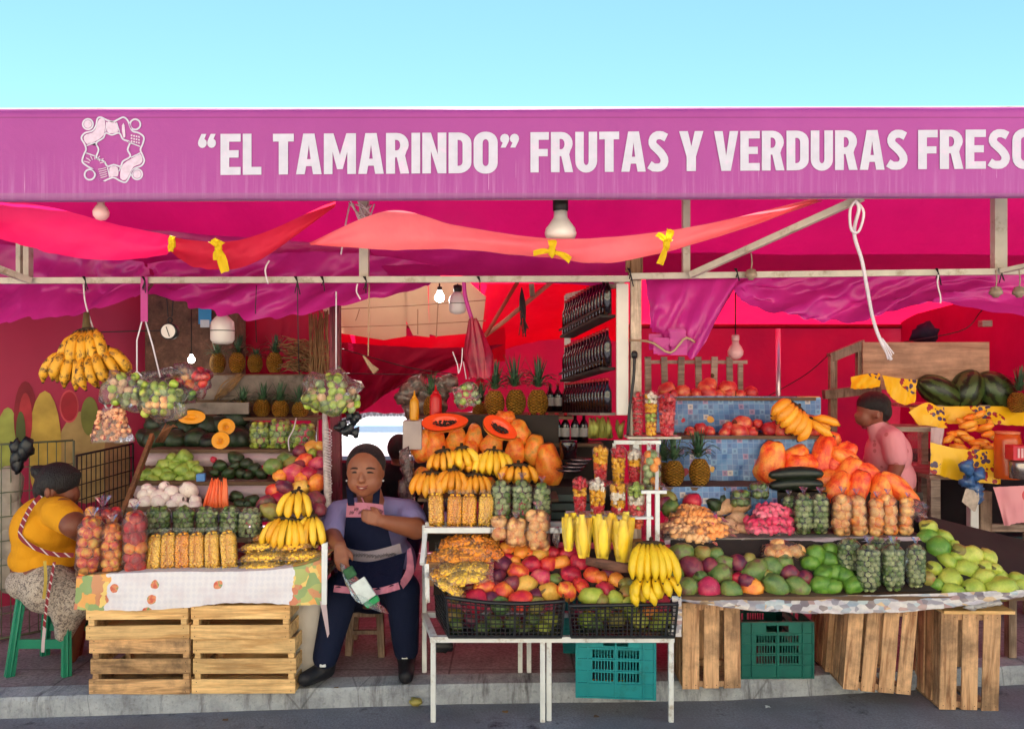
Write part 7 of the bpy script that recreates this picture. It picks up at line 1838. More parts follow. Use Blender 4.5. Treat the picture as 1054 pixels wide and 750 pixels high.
# packets in the dark gap below the shelf
for i, (px, lb) in enumerate([(757, 'left'), (771, 'right')]):
    root = empty('red_packet', P(px, 573, 3.86), f'small red packet with white panel, {lb} of the two under the shelf', 'packet', 'red packets under the shelf'); o0 = Vector(root.location)
    b = MB(); b.box((0, 0, .04), (.058, .03, .08), bev=.002); link('box', b.mesh('box', plain('packet_red', '#9c2a24', .4)), root)
    b = MB(); b.box((0, -.016, .036), (.042, .002, .04)); link('panel', b.mesh('panel', plain('packet_panel', '#a8aeb0', .5)), root)
b = MB(); q = random.Random(14)
root = empty('salmon_bag', P(805, 575, 3.76), 'clear bag of salmon orange fruit lying behind the dark mangoes', 'bag of fruit')
for i in range(14):
    p = P(790+q.uniform(0, 34), 565+q.uniform(-6, 10), 3.76+q.uniform(-.03, .03)) - root.location
    o = link('fruit', SM['guava'], root, p); s2 = .027; o.scale = (s2*1.3, s2, s2); o.rotation_euler = (q.uniform(0, 6), q.uniform(0, 6), 0)
b = MB(); b.ball((0.0, -.005, .03), (.11, .06, .055), 16, 10, jag=.4, seed=4); link('plastic_film', b.mesh('plastic_film', M_film_pink), root)
# pouches on the shelf
sp3 = pouch_proto(.2, .12, .05, .014, M_peanut, 'x', 'snack_pouch', 'bag of snacks', 'snacks', 16, chunky=True)
for i, (zx, zy, s_) in enumerate([(140, 405, 1.1), (240, 400, 1.0), (110, 370, 1.0), (230, 365, 1.1), (145, 320, .95), (215, 325, .9), (170, 285, .9), (155, 262, .5)]):
    px, py = Zc(r5, zx, zy); place(sp3, P(px, py, 3.9 + (550-py)*.004), (R(8), qf.uniform(-.08, .08), qf.uniform(-.3, .3)), s_, f'pale orange snack pouch, {ORD[i]} counted from the bottom of the pile', 'snack pouches on the right shelf')
pk = pouch_proto(.125, .09, .048, .019, M_pinkpouch, 'x', 'pink_pouch', 'bag of sweets', 'sweets', 18, chunky=True)
for i, (zx, zy) in enumerate([(515, 378), (610, 375), (505, 335), (610, 330), (545, 300), (605, 285), (560, 268)]):
    px, py = Zc(r5, zx, zy); place(pk, P(px, py, 3.92 + (546-py)*.003), (R(8), qf.uniform(-.1, .1), qf.uniform(-.2, .2)), 1 if i < 4 else .9, f'bright pink pouch, {ORD[i]} counted from the bottom left of its stack', 'pink pouches on the right shelf')
heap([(340,355,40,'potato'),(432,378,38,'potato'),(385,318,38,'potato'),(365,388,32,'potato'),(400,262,44,'potato',1.3),(330,262,40,'potato',1.3),(250,255,36,'potato',1.5),(480,240,34,'potato'),(530,215,28,'potato'),(580,230,30,'potato'),(430,330,30,'potato')], r5, 3.96, 550, .6, 'the potato heap', 'pale potatoes on the right shelf', 9)
heap([(40,215,40,'olive'),(50,262,42,'green'),(160,232,42,'red'),(170,190,20,'olive'),(20,240,36,'dark')], r5, 4.04, 525, .6, 'low group under the pineapples', 'mangoes below the pineapples', 9)
for i, (x0, x1, yt, yb, k) in enumerate([(752, 772, 504, 521, 'bg'), (772, 791, 496, 513, 'bg')]):
    fruit_bag(x0, x1, yt, yb, 4.06, 'lime', 4.2, f'clear bag of green peppers, {["lower", "upper"][i]} one beside the dark gourds', 'bags of green peppers', 'pepper_bag', 120+i, pn='pepper', dfac=.8, top=None)
heap([(735,520,9,'avocado'),(744,514,8,'avocado'),(758,508,8,'bg')], (0, 0, 1), 4.1, 525, .5, 'green group left of the peppers', 'green fruit beside the peppers', 12)
# pineapples, dark gourds, papayas
pineapple(694, 499, 10.5, 4.18, 'left one of two pineapples against the blue oilcloth', 'pineapples before the blue oilcloth', 1, 1.15, .95)
pineapple(720, 499, 11, 4.18, 'right one of two pineapples against the blue oilcloth', 'pineapples before the blue oilcloth', 2, 1.2, .98)
pineapple(682, 497, 9, 4.3, 'pineapple half hidden behind the cut fruit bag', None, 3, 1.2, .95)
for i, (y, dy_, lb) in enumerate([(488, 0, 'upper long dark gourd under the papayas'), (499, 0, 'lower long dark gourd under the papayas')]):
    b = MB(); c0 = P(820, y, 4.1); pts = [c0 + Vector((f*.145, .01*abs(f), .006*math.cos(f*2) + (.004*f))) for f in [-1, -.9, -.6, -.2, .2, .6, .9, 1]]
    b.tube(pts, [.006, .02, .032, .036, .036, .032, .022, .006], 14); b.build('dark_gourd', plain('gourd_skin', '#1c2418', .4, .3, 10, .5, .1), None, lb, 'gourd', 'long dark gourds')
heap([(565,637,68,'papred',1.15,80),(690,600,50,'papred',1.0,40),(760,500,58,'papred',1.25,82),(722,640,52,'papred',1.1,10),(842,622,66,'papred',1.3,82),(850,515,45,'papred',1.1,10),(880,720,50,'papred',1.2,10),(640,700,46,'papred',1.2,10)], r4, 4.22, 500, .5, 'left papaya heap', 'red orange papayas on the right stand', 16)
heap([(50,50,54,'papred',1.3,60),(110,115,54,'papred',1.2,70),(205,60,42,'papred',1.9,-35),(232,125,50,'papred',1.2,80),(330,122,48,'papred',1.7,-40),(20,-40,52,'papred',1.3,50),(70,-20,50,'papred',1.4,-40),(10,110,50,'papred',1.2,60),(280,100,40,'papred',1.3,-50)], r7, 4.12, 510, .5, 'right papaya heap', 'red orange papayas on the right stand', 14)
b = MB(); b.ball(P(940, 520, 4.02), (.07, .05, .03), 12, 8, jag=.5, seed=7); b.build('plastic_wad', M_film, None, 'clear plastic wrap under the last papaya', 'plastic wrap')
# shelves of red fruit
heap([(205,455,32,'pomeg'),(350,450,30,'pomeg'),(420,435,48,'pomeg',1.1),(400,470,42,'pomeg',1.2),(500,430,25,'pomeg'),(560,460,38,'pomeg'),(630,465,48,'pomeg',1.1),(330,478,30,'pomeg'),(150,470,26,'pomeg'),(470,475,30,'pomeg'),(590,440,26,'pomeg'),(250,470,28,'pomeg')], r4, 4.42, 447, .5, 'the middle blue shelf', 'pomegranates on the middle blue shelf', 9)
heap([(30,255,38,'pomeg',1.2),(110,268,38,'pomeg',1.1),(240,240,44,'pomeg',1.2),(240,272,44,'pomeg',1.2),(345,250,44,'pomeg',1.1),(350,275,36,'pomeg'),(465,270,34,'pomeg'),(300,285,30,'pomeg'),(180,280,32,'pomeg'),(60,280,30,'pomeg'),(410,282,28,'pomeg')], r4, 4.66, 408, .5, 'the top shelf', 'pomegranates on the top right shelf', 9)
bunch(822, 420, 4.36, 6, 28, 22, M_banor, 'orange yellow banana bunch at the end of the blue shelf', 'ripe bananas on the blue shelf', (R(-12), R(40), 0), .5, 44, 6)
bunch(836, 431, 4.33, 2, 26, 4, M_banor, 'two loose ripe bananas lying right of their bunch', 'ripe bananas on the blue shelf', (R(-12), R(-62), 0), .3, 45, 4.6)
b = MB(); b.box(P(832, 413, 4.66), (.13, .02, .06), bev=.002); b.build('wooden_block', M_wood_l, None, 'small wooden board end beside the topmost oilcloth', 'board')
# white picket rack on top
root = empty('picket_rack', P(715, 408, 4.86), 'pale wooden picket rack standing on the top shelf', 'rack')
for x in (667, 684, 701, 719, 735, 751):
    b = MB(); b.box(((xat(x, 4.85)), 4.85, (zat(367, 4.85)+zat(409, 4.85))/2), (.04, .012, zat(367, 4.85)-zat(409, 4.85)), (0, R(qf.uniform(-2, 2)), 0), bev=.002); b.build('picket', M_wood_g, root)
b = MB(); b.box(((xat(664, 4.87)+xat(769, 4.87))/2, 4.87, zat(372.5, 4.87)), (xat(769, 4.87)-xat(664, 4.87), .015, .022)); b.build('rail', M_wood_g, root)
b = MB(); b.box((xat(762, 4.9), 4.9, zat(390, 4.9)), (.03, .02, .2)); b.build('end_post', M_wood_g, root)
b = MB(); b.lathe([(.018, zat(470, 5.4)), (.018, zat(338, 5.4))], 12, M=Matrix.Translation((xat(801, 5.4), 5.4, 0))); b.build('steel_pole', plain('steel_pole_metal', '#c8b4c0', .25, .05, 5, .5, 0, .7), None, 'shiny steel pole standing before the red wall', 'pole')

# crates under the right stand
gR = 'wooden crates standing on end under the right stand'
def upcrate(w_, d_, h_, lb, slats, seed):
    c = slat_crate(h_, d_, w_, M_wood_v, lb, gR, slats=slats, seed=seed, slat=w_/(slats+.55)); return c
M_wood_v = wood('crate_wood_upright', '#cca27a', '#94694a', 1.0, 'X', stain=.7)
def up2(xc, Yf, w_, d_, h_, z0, lb, seed, rz=0, lean=0, slats=3):
    c = upcrate(w_, d_, h_, lb, slats, seed)
    # after turning, local Z (crate depth w_) points to -X, local X (length) points up
    piv = Vector((xc, Yf + d_/2, z0)); Mz = Matrix.Rotation(rz, 4, 'Z') @ Matrix.Rotation(lean, 4, 'Y')
    off = Mz @ Vector((-w_/2, 0, h_/2)); loc = piv + off
    M_ = Mz @ Matrix.Rotation(R(90), 4, 'Y'); c.rotation_mode = 'QUATERNION'; c.rotation_quaternion = M_.to_quaternion(); c.location = loc
    return c
up2(xat(732.5, 3.66), 3.66, .272, .30, .405, FL+.002, 'orange brown upright crate beside the white leg', 11, R(0))
up2(xat(902, 3.68), 3.66, .315, .30, .40, FL-.012, 'leaning upright crate in the middle of the right stand', 12, R(-3), R(5), 4)
up2(xat(862, 3.95), 3.84, .20, .24, .40, FL+.002, 'upright crate mostly hidden behind the leaning one', 14, R(-2), R(4), 3)
up2(xat(997, 3.65), 3.64, .275, .30, .455, .002, 'upright crate on the road at the right corner', 13, R(-1), R(1.0))
b = MB(); b.box((xat(1005, 3.64), 3.78, .468), (.33, .34, .016), (0, 0, R(-1)), bev=.002); b.build('crate_lid_board', M_wood_l, None, 'thin board lying on the rightmost upright crate', 'board')
c = plastic_crate(.345, .5, .278, M_greencrate, 'dark green plastic crate between two upright wooden crates', None); c.location = (xat(800, 3.77), 4.03, FL+.003); c.rotation_euler = (0, 0, R(1))

# ================================================================== BACK RIGHT: table with watermelons
root = empty('back_table', (xat(990, 4.9), 5.0, FL), 'wooden table at the back right under yellow oilcloth', 'table')
for (x, y0, Y, w_, mt) in [(961, 492, 4.75, .06, M_wood_g), (1001, 500, 4.75, .05, M_white), (1013, 505, 4.75, .07, M_wood_gz), (950, 437, 5.3, .05, M_wood_g), (1060, 500, 4.75, .06, M_wood_g)]:
    b = MB(); z1 = zat(y0, Y); b.box((xat(x, Y), Y, (z1+FL)/2), (w_, .05, z1-FL), bev=.003); b.build('leg', mt, root)
b = MB(); b.box((xat(1030, 4.75), 4.76, zat(543, 4.75)), (.33, .03, .045)); b.build('stretcher', M_wood_g, root)
b = MB(); b.box((xat(1030, 4.75), 4.76, zat(577, 4.75)), (.33, .03, .045)); b.build('stretcher', M_wood_g, root)
b = MB(); b.box((xat(1015, 4.8), 5.1, zat(490, 4.8)), (.75, .7, .025)); b.build('tabletop', M_wood_g, root)
b = MB(); b.box((xat(1005, 5.15), 5.4, zat(419, 5.15)), (.72, .45, .025)); b.build('upper_shelf', M_wood_g, root)
b = MB(); b.box((xat(925, 4.95), 4.95, zat(440, 4.95)), (.36, .25, .03)); b.build('side_shelf', M_wood_g, root)
sheet('oilcloth', [(936, 419, 5.13), (985, 418, 5.13), (1060, 418, 5.13)], [(944, 440, 5.1), (985, 436, 5.1), (1060, 438, 5.1)], M_ycloth, 'yellow oilcloth with grapes under the watermelons', 'oilcloth', 40, 8, .015, 0, 91, 8)
sheet('oilcloth', [(958, 455, 4.72), (990, 462, 4.72), (1030, 462, 4.72)], [(958, 486, 4.7), (990, 495, 4.7), (1030, 498, 4.7)], M_ycloth, 'mustard yellow oilcloth at the lower front of the back table', 'oilcloth', 30, 8, .012, 0, 92, 8)
sheet('oilcloth', [(935, 424, 5.0), (955, 414, 5.0), (972, 424, 5.0)], [(952, 444, 4.95), (962, 442, 4.95), (975, 440, 4.95)], M_ycloth, 'corner of grape printed yellow oilcloth beside the table edge', 'oilcloth', 20, 8, .015, 0, 93, 6)
sheet('oilcloth', [(876, 388, 5.05), (890, 385, 5.05), (906, 384, 5.05)], [(876, 400, 5.0), (890, 400, 5.0), (906, 398, 5.0)], M_ycloth, 'scrap of grape printed oilcloth left of the plywood', 'oilcloth', 20, 6, .015, 0, 94, 6)
sheet('oilcloth', [(908, 386, 5.05), (925, 389, 5.05), (944, 391, 5.05)], [(914, 405, 5.0), (928, 416, 5.0), (942, 414, 5.0)], M_ycloth, 'yellow oilcloth hanging left of the watermelons', 'oilcloth', 20, 8, .015, 0, 95, 6)
sheet('oilcloth', [(958, 440, 4.8), (965, 440, 4.78), (972, 441, 4.78)], [(956, 490, 4.8), (961, 489, 4.78), (967, 470, 4.78)], M_shelfcloth, 'pale pinkish cloth hanging on the corner of the back table', 'cloth', 12, 8, .012, 0, 96, 6)
sheet('oilcloth', [(1022, 501, 4.62), (1045, 500, 4.6), (1075, 499, 4.6)], [(1034, 541, 4.6), (1050, 538, 4.58), (1078, 536, 4.58)], M_rose, 'pink oilcloth with printed roses at the right edge', 'oilcloth', 24, 8, .012, 0, 97, 6)
b = MB(); b.box((xat(952.5, 5.25), 5.25, (zat(352, 5.25)+zat(401, 5.25))/2), (xat(1017, 5.25)-xat(889, 5.25), .015, zat(352, 5.25)-zat(401, 5.25)), (0, 0, R(-2)), bev=.002); b.build('plywood_panel', M_ply, None, 'pinkish plywood panel standing behind the watermelons', 'panel')
wm = lump(1.25, 1, 1, .04, 3, 24, 16).mesh('watermelon', FM['water'])
for i, (px, py, r_, el, tl, lb) in enumerate([(967, 403, 15, 1.35, -28, 'left watermelon leaning behind the yellow oilcloth'), (995, 402, 17, 1.05, 70, 'upright watermelon, middle one of the three'), (1025, 404, 18, 1.15, -50, 'right watermelon beside the pineapple')]):
    Y = 5.22; o = link('watermelon', wm, None, P(px, py, Y)); s2 = r_*Y/F; o.scale = (s2*el, s2, s2); o.rotation_euler = (0, -R(tl), 0); tag(o, lb, 'watermelon', 'watermelons at the back')
pineapple(1047, 424, 9, 5.05, 'pineapple at the far right beside the watermelons', None, 3, 1.2, .9)
b = MB(); q = random.Random(31)
gO = 'small ripe bananas heaped on the back table'
k = 0
for (y, x0, x1) in [(477, 985, 1018), (468, 972, 1022), (459, 970, 1024), (450, 974, 1024), (441, 980, 1020), (433, 984, 1006)]:
    n = int((x1-x0)/6.5)
    for i in range(n):
        px = flip(x0, x1, (i+.5)/n); Y = 4.78 + (480-y)*.006 + qf.uniform(-.02, .02)
        bb = banana_mb(.095, .023, .3, 5)
        o = link('small_banana', MESH.setdefault('sb%d' % (i % 2), bb.mesh('small_banana', [fruit_mat('skin_small_banana', ['#d86a1c', '#e8902c', '#e8a83c', '#b8782c'], '#6a3414', rough=.35) if 'sbm' not in MESH else MESH['sbm'], M_tip])), None, P(px-3, y + qf.uniform(-4, 4), Y))
        if 'sbm' not in MESH: MESH['sbm'] = o.data.materials[0]
        o.rotation_euler = (R(qf.uniform(-20, 20)), R(qf.uniform(-140, -40)), qf.uniform(-.6, .6)); o.scale = (qf.uniform(.9, 1.15),)*3
        tag(o, f'small orange ripe banana, {ORD[i]} from left in {ORD[k]} row up of the back heap', 'banana', gO)
    k += 1
# orange jar with a red label and a steel tin, far right
root = empty('juice_jar', P(1037, 492, 4.66), 'tall clear jar of orange juice on the pink table', 'jar'); h = 46*4.66/F; r_ = .07
b = MB(); b.lathe([(.001, 0), (r_, 0), (r_*1.02, h*.1), (r_*1.02, h*.85), (r_*.9, h)], 22); link('jar', b.mesh('jar', plain('juice_orange', '#c8561c', .25, .08, 4, .6, 0)), root)
b = MB(); b.lathe([(r_*.93, h), (r_*.95, h+.012), (.001, h+.014)], 22); link('lid', b.mesh('lid', plain('jar_lid', '#d8805c', .4)), root)
root = empty('label_tin', P(1050, 492, 4.5), 'steel tin with a red label at the right edge', 'tin'); 
b = MB(); b.lathe([(.001, 0), (.055, 0), (.055, .09), (.05, .10)], 22); link('tin', b.mesh('tin', plain('tin_steel', '#9c9490', .25, .1, 10, .5, 0, .8)), root)
b = MB(); b.box((.0, 0, .15), (.13, .08, .085), bev=.003); link('red_label', b.mesh('red_label', plain('label_red', '#c41c34', .4)), root)
b = MB(); b.box((-.035, -.0425, .15), (.012, .002, .055)); b.box((-.015, -.0425, .15), (.012, .002, .055)); b.box((.005, -.0425, .15), (.012, .002, .055)); link('label_marks', b.mesh('label_marks', plain('label_pale', '#e0b0b4', .4)), root)
b = MB(); q = random.Random(55)
for i in range(5): b.ball(P(1001+q.uniform(-6, 6), 480+i*8, 4.6), (.045, .03, .04), 10, 7, jag=.8, seed=i)
b.build('blue_wrap', plain('wrap_blue', '#3a5f92', .35, .4, 30, .6, .8), None, 'crumpled blue and white wrapper hanging from the back table', 'wrapper')
b = MB(); b.grid([[P(994, 503, 4.58), P(1007, 500, 4.58)], [P(990, 516, 4.57), P(1008, 514, 4.57)], [P(1002, 526, 4.58), P(1004, 526, 4.58)]]); b.build('paper_tag', plain('tag_paper', '#b8a89a', .6, .2, 40), None, 'pale paper packet hanging under the blue wrapper', 'paper')
# brown wooden frame, left of the plywood
root = empty('wall_frame', P(870, 470, 5.3), 'dark brown wooden frame in front of the red wall', 'frame')
for (a, c_, w_) in [((854, 368, 5.3), (889, 354, 5.3), .06), ((857, 366, 5.3), (857, 470, 5.3), .045), ((885, 358, 5.3), (885, 392, 5.3), .045), ((848, 406, 5.25), (905, 400, 5.25), .06)]:
    b = MB(); b.beam(P(*a), P(*c_), w_, w_); b.build('beam', M_wood_gz, root)
b = MB(); b.ball(P(952, 344, 5.5), (.09, .05, .075), 12, 8, jag=.6, seed=5); b.build('hanging_hat', plain('cap_blue', '#14142c', .8), None, 'dark blue hat hanging above the plywood panel', 'hat')
b = MB(); b.box(P(1014, 333, 5.4), (.07, .06, .045), bev=.004); b.build('junction_box', M_wood_g, None, 'small pale junction box on the red wall', 'box')
b = MB(); b.box((xat(985, 5.6), 5.6, .55), (1.1, .3, .9)); b.build('dark_cupboard', plain('cupboard_dark', '#1c1820', .8), None, 'dark cupboard below the back table', 'cupboard')
b = MB(); b.box(P(1043, 558, 5.0), (.28, .2, .12), bev=.005); b.build('teal_box', plain('teal_dark', '#123c40', .5), None, 'dark teal box on the lower shelf at the right', 'box')
b = MB(); q = random.Random(19); rows = [[P(x + 2*math.sin(y*.3), y, 5.15) for x in (932, 940, 949)] for y in (445, 455, 468, 480)]; b.grid(rows); b.build('hanging_plastic', M_film_pink, None, 'pale plastic bag hanging behind the person in pink', 'plastic bag')
# ================================================================== PEOPLE
def union_mesh(name, parts, voxel, mats, smooth=4, origin=None):
    """one continuous skin grown round tapered limbs and rounded masses"""
    b = MB()
    for p in parts:
        if p[0] == 'c':
            _, a, ra, c, rc = p; a = Vector(a); c = Vector(c); n = 5; pts = []; rs = []
            d = (c-a).normalized()
            for i in range(4): t_ = i/4*PI/2; pts.append(a - d*ra*math.cos(t_)*.98); rs.append(max(.0008, ra*math.sin(t_)))
            for i in range(n+1): pts.append(a.lerp(c, i/n)); rs.append(flip(ra, rc, i/n))
            for i in range(1, 5): t_ = i/4*PI/2; pts.append(c + d*rc*math.sin(t_)*.98); rs.append(max(.0008, rc*math.cos(t_)))
            b.tube(pts, rs, 14)
        else:
            _, c, r = p[:3]; b.ball(c, r, 20, 14, rot=p[3] if len(p) > 3 else None)
    me = b.mesh(name + '_src', mats)
    bm = bmesh.new(); bm.from_mesh(me); bmesh.ops.recalc_face_normals(bm, faces=bm.faces); bm.to_mesh(me); bm.free()
    tmp = bpy.data.objects.new('tmp', me); col.objects.link(tmp)
    md = tmp.modifiers.new('r', 'REMESH'); md.mode = 'VOXEL'; md.voxel_size = voxel; md.use_smooth_shade = True
    out = bpy.data.meshes.new_from_object(tmp.evaluated_get(bpy.context.evaluated_depsgraph_get()))
    bpy.data.objects.remove(tmp)
    bm = bmesh.new(); bm.from_mesh(out)
    for _ in range(smooth): bmesh.ops.smooth_vert(bm, verts=bm.verts, factor=.5, use_axis_x=True, use_axis_y=True, use_axis_z=True)
    for f in bm.faces: f.smooth = True
    if origin is not None: bmesh.ops.translate(bm, verts=bm.verts, vec=-Vector(origin))
    bm.to_mesh(out); bm.free(); out.name = name
    out.materials.clear()
    for m in (mats if isinstance(mats, (list, tuple)) else [mats]): out.materials.append(m)
    return out
def skin(name, hexc):
    t = NT(name); v = t.coord('Object'); c = t.mix(t.noise(v, 9, 4), rgb(hexc), tuple(x*.82 for x in rgb(hexc)[:3]) + (1,))
    return t.done(t.pbr(c, .48, 0, t.bump(t.noise(v, 60, 2), .15, .003), .4, Subsurface_Weight=.08, Subsurface_Radius=(.02, .008, .005)))
S1, S2, S3 = skin('skin_warm_brown', '#945a40'), skin('skin_brown', '#7d4630'), skin('skin_mid_brown', '#8a5240')
t = NT('black_hair'); hn = t.noise(t.coord(scale=(22, 22, 3)), 9, 3, .6); M_hair = t.done(t.pbr(t.mix(hn, rgb('#060506'), rgb('#221a1a')), .5, 0, t.bump(hn, 1, .012), .4))
def fabric(name, hexc, var=.12, sc_=30, bump=.35):
    t = NT(name); v = t.coord('Object'); c = t.mix(t.noise(v, 5, 4), rgb(hexc), tuple(x*(1-var*1.5) for x in rgb(hexc)[:3]) + (1,))
    f = t.noise(t.coord(scale=(1, 1, .55)), 9, 4, .55, 1.2)
    return t.done(t.pbr(c, .85, 0, t.bump(t.math('ADD', f, t.math('MULTIPLY', t.noise(v, 150, 2), .08)), bump, .03), .2))
F_lav, F_navy, F_trous, F_yel = fabric('lavender_shirt', '#8d84b4'), fabric('navy_apron', '#101632'), fabric('navy_trousers', '#121a34'), fabric('yellow_shirt', '#e09a1c')
F_pinktrim = fabric('pink_trim', '#c97f94', .2); F_pinkpolo = fabric('pink_polo', '#d98a94'); F_blk = fabric('black_shirt', '#121016')
t = NT('sprigged_skirt'); v = t.coord('Object'); n1 = t.noise(v, 75, 3, .6, 1.5); c = t.mix(t.math('MULTIPLY_ADD', n1, 9, -4.3, clamp=True), rgb('#b8aa9c'), rgb('#6f6460'))
F_skirt = t.done(t.pbr(c, .85, 0, t.bump(t.noise(t.coord(scale=(1, 1, .4)), 7, 4, .55, 1.), .7, .05), .2))
def hand(parts, wrist, palm_end, side, curl, L=.075, spread=.016, thumb=1, r=.0085):
    """palm with four unequal bent fingers and a thumb from its side"""
    w_ = Vector(wrist); p = Vector(palm_end); d = (p-w_).normalized(); s_ = Vector(side).normalized(); cdir = Vector(curl).normalized()
    for k in (-1.5, -.5, .5, 1.5): parts.append(('c', w_ + s_*k*.010, .015, p + s_*k*spread, .0125))
    for k, ln in zip((-1.5, -.5, .5, 1.5), (.82, .97, 1.0, .9)):
        a = p + s_*k*spread; m1 = a + (d*.8 + cdir*.6).normalized()*L*.42*ln; m2 = m1 + (d*.25 + cdir).normalized()*L*.33*ln; m3 = m2 + (cdir*.8 - d*.35).normalized()*L*.25*ln
        parts += [('c', a, r*1.15, m1, r), ('c', m1, r, m2, r*.92), ('c', m2, r*.92, m3, r*.75)]
    a = w_.lerp(p, .25) + s_*thumb*.024; m1 = a + (d*.6 + s_*thumb*.8 + cdir*.3).normalized()*.032; m2 = m1 + (d*.8 + cdir*.6).normalized()*.03
    parts += [('c', a, .0125, m1, .0105), ('c', m1, .0105, m2, .008)]

# ---------------------------------------------------------------- the seller
YS = 4.05
root = empty('person', P(385, 700, 4.0).xy.to_3d() + Vector((0, 0, FL)), 'seated woman in lavender shirt and navy apron between the left and centre stands', 'person'); O = root.location
hd = P(376, 486, 3.94)
sh_l, sh_r = P(348, 530, 4.05), P(420, 529, 4.05)
el_l, wr_l = P(341, 551, 3.92), P(350, 562, 3.66)
el_r, wr_r = P(428, 544, 3.90), P(393, 536, 3.76)
hipL, hipR = P(367, 606, 4.15), P(406, 606, 4.15)
knL, knR = P(352, 607, 3.78), P(414, 607, 3.80)
anL, anR = P(335, 680, 3.72), P(418, 681, 3.88); anL.z = max(anL.z, FL+.09); anR.z = FL+.09
body = [('e', hd + Vector((0, .0, .012)), (.092, .098, .112)), ('e', hd + Vector((.002, -.022, -.046)), (.088, .074, .066)), ('e', hd + Vector((0, -.035, -.085)), (.045, .05, .035)),
        ('e', hd + Vector((-.038, -.05, -.035)), (.032, .032, .03)), ('e', hd + Vector((.042, -.05, -.035)), (.032, .032, .03)),
        ('e', hd + Vector((0, -.098, -.012)), (.014, .016, .024)), ('e', hd + Vector((0, -.104, -.026)), (.021, .014, .012)), ('e', hd + Vector((.0, -.088, -.058)), (.028, .012, .011)),
        ('e', hd + Vector((-.084, .005, -.005)), (.012, .02, .03)), ('e', hd + Vector((.085, .005, -.005)), (.012, .02, .03)),
        ('c', hd + Vector((.003, .02, -.06)), .062, P(383, 520, 4.05), .07),
        ('e', P(384, 545, 4.07), (.155, .12, .12)), ('e', P(386, 580, 4.08), (.19, .15, .16)), ('e', P(386, 602, 4.1), (.20, .17, .12)),
        ('c', P(384, 523, 4.06), .06, sh_l, .062), ('c', P(384, 523, 4.06), .06, sh_r, .062),
        ('c', sh_l, .062, el_l, .05), ('c', el_l, .05, wr_l, .03), ('c', sh_r, .064, el_r, .054), ('c', el_r, .055, wr_r, .032),
        ('c', hipL, .11, knL, .075), ('c', hipR, .11, knR, .075), ('c', knL, .07, anL, .042), ('c', knR, .07, anR, .042)]
hand(body, wr_l, wr_l + Vector((.012, -.03, -.055)), (1, .2, 0), (.2, .5, -.8), thumb=1)
hand(body, wr_r, wr_r + Vector((-.06, -.012, .022)), (.1, .1, 1), (-.3, .75, -.1), thumb=1, L=.07)
link('body', union_mesh('body', body, .0065, S1, 3, O), root)
b = MB()
# face: closed smiling eyes, brows, parted lips
fo = hd - O
def farc(cx, cz, w_, up, y, r, mt, nm, y2=0.0):
    m = MB(); pts = []
    for i in range(9):
        f = i/8*2-1; pts.append(fo + Vector((cx + f*w_, y + abs(f)**2*.012 + y2*f, cz + up*(1-f*f))))
    m.tube(pts, [r*(.45+.55*math.cos(f*1.4)) for f in [i/4-1 for i in range(9)]], 6); link(nm, m.mesh(nm, mt), root)
M_brow = plain('brow_dark', '#2a1812', .8); M_lash = plain('lash_dark', '#1c0f0c', .7); M_lip = plain('lip_rose', '#8c3f38', .5)
farc(-.034, .008, .019, .005, -.0905, .0046, M_lash, 'eye', -.004); farc(.036, .008, .019, .005, -.0905, .0046, M_lash, 'eye', .004)
farc(-.036, .028, .023, .006, -.092, .0044, M_brow, 'eyebrow', -.006); farc(.038, .028, .023, .006, -.092, .0044, M_brow, 'eyebrow', .006)
farc(0, -.052, .03, -.008, -.1025, .0046, M_lip, 'lips'); farc(0, -.058, .02, -.005, -.1035, .0036, plain('teeth', '#c9b8a8', .4), 'teeth'); farc(0, -.064, .025, -.007, -.101, .0044, M_lip, 'lips')
hair = [('e', hd + Vector((0, .025, .042)), (.101, .098, .104)), ('e', hd + Vector((-.062, .02, .015)), (.032, .06, .07)), ('e', hd + Vector((.064, .02, .015)), (.032, .06, .07)), ('e', hd + Vector((0, .11, -.03)), (.05, .045, .05))]
me = union_mesh('hair', hair, .007, M_hair, 2, O)
bm = bmesh.new(); bm.from_mesh(me)
hl = hd - O
# the hairline: everything in front of it is skin
dele = [v_ for v_ in bm.verts if v_.co.y - hl.y < -.012 and v_.co.z - hl.z < .064 - 5*(v_.co.x - hl.x)**2 and abs(v_.co.x - hl.x) < .088]
bmesh.ops.delete(bm, geom=dele, context='VERTS'); bm.to_mesh(me); bm.free(); link('hair', me, root)
for sx in (-1, 1):
    m = MB(); m.ball(fo + Vector((sx*.092, -.01, -.04)), .0055, 8, 6); link('earring', m.mesh('earring', M_white), root)
shirt = [('e', P(384, 547, 4.07), (.185, .14, .13)), ('e', P(386, 578, 4.08), (.22, .172, .17)), ('e', P(386, 600, 4.1), (.215, .18, .10)),
         ('c', P(374, 524, 4.07), .07, sh_l, .078), ('c', P(394, 524, 4.07), .07, sh_r, .08), ('c', sh_l, .078, sh_l.lerp(el_l, .85), .074), ('c', sh_r, .08, sh_r.lerp(el_r, .55), .078)]
link('shirt', union_mesh('shirt', shirt, .009, F_lav, 3, O), root)
trous = [('c', hipL, .125, knL, .09), ('c', hipR, .125, knR, .09), ('c', knL, .088, anL + Vector((0, 0, .02)), .062), ('c', knR, .088, anR + Vector((0, 0, .02)), .064), ('e', P(386, 612, 4.14), (.2, .15, .09))]
link('trousers', union_mesh('trousers', trous, .01, F_trous, 3, O), root)
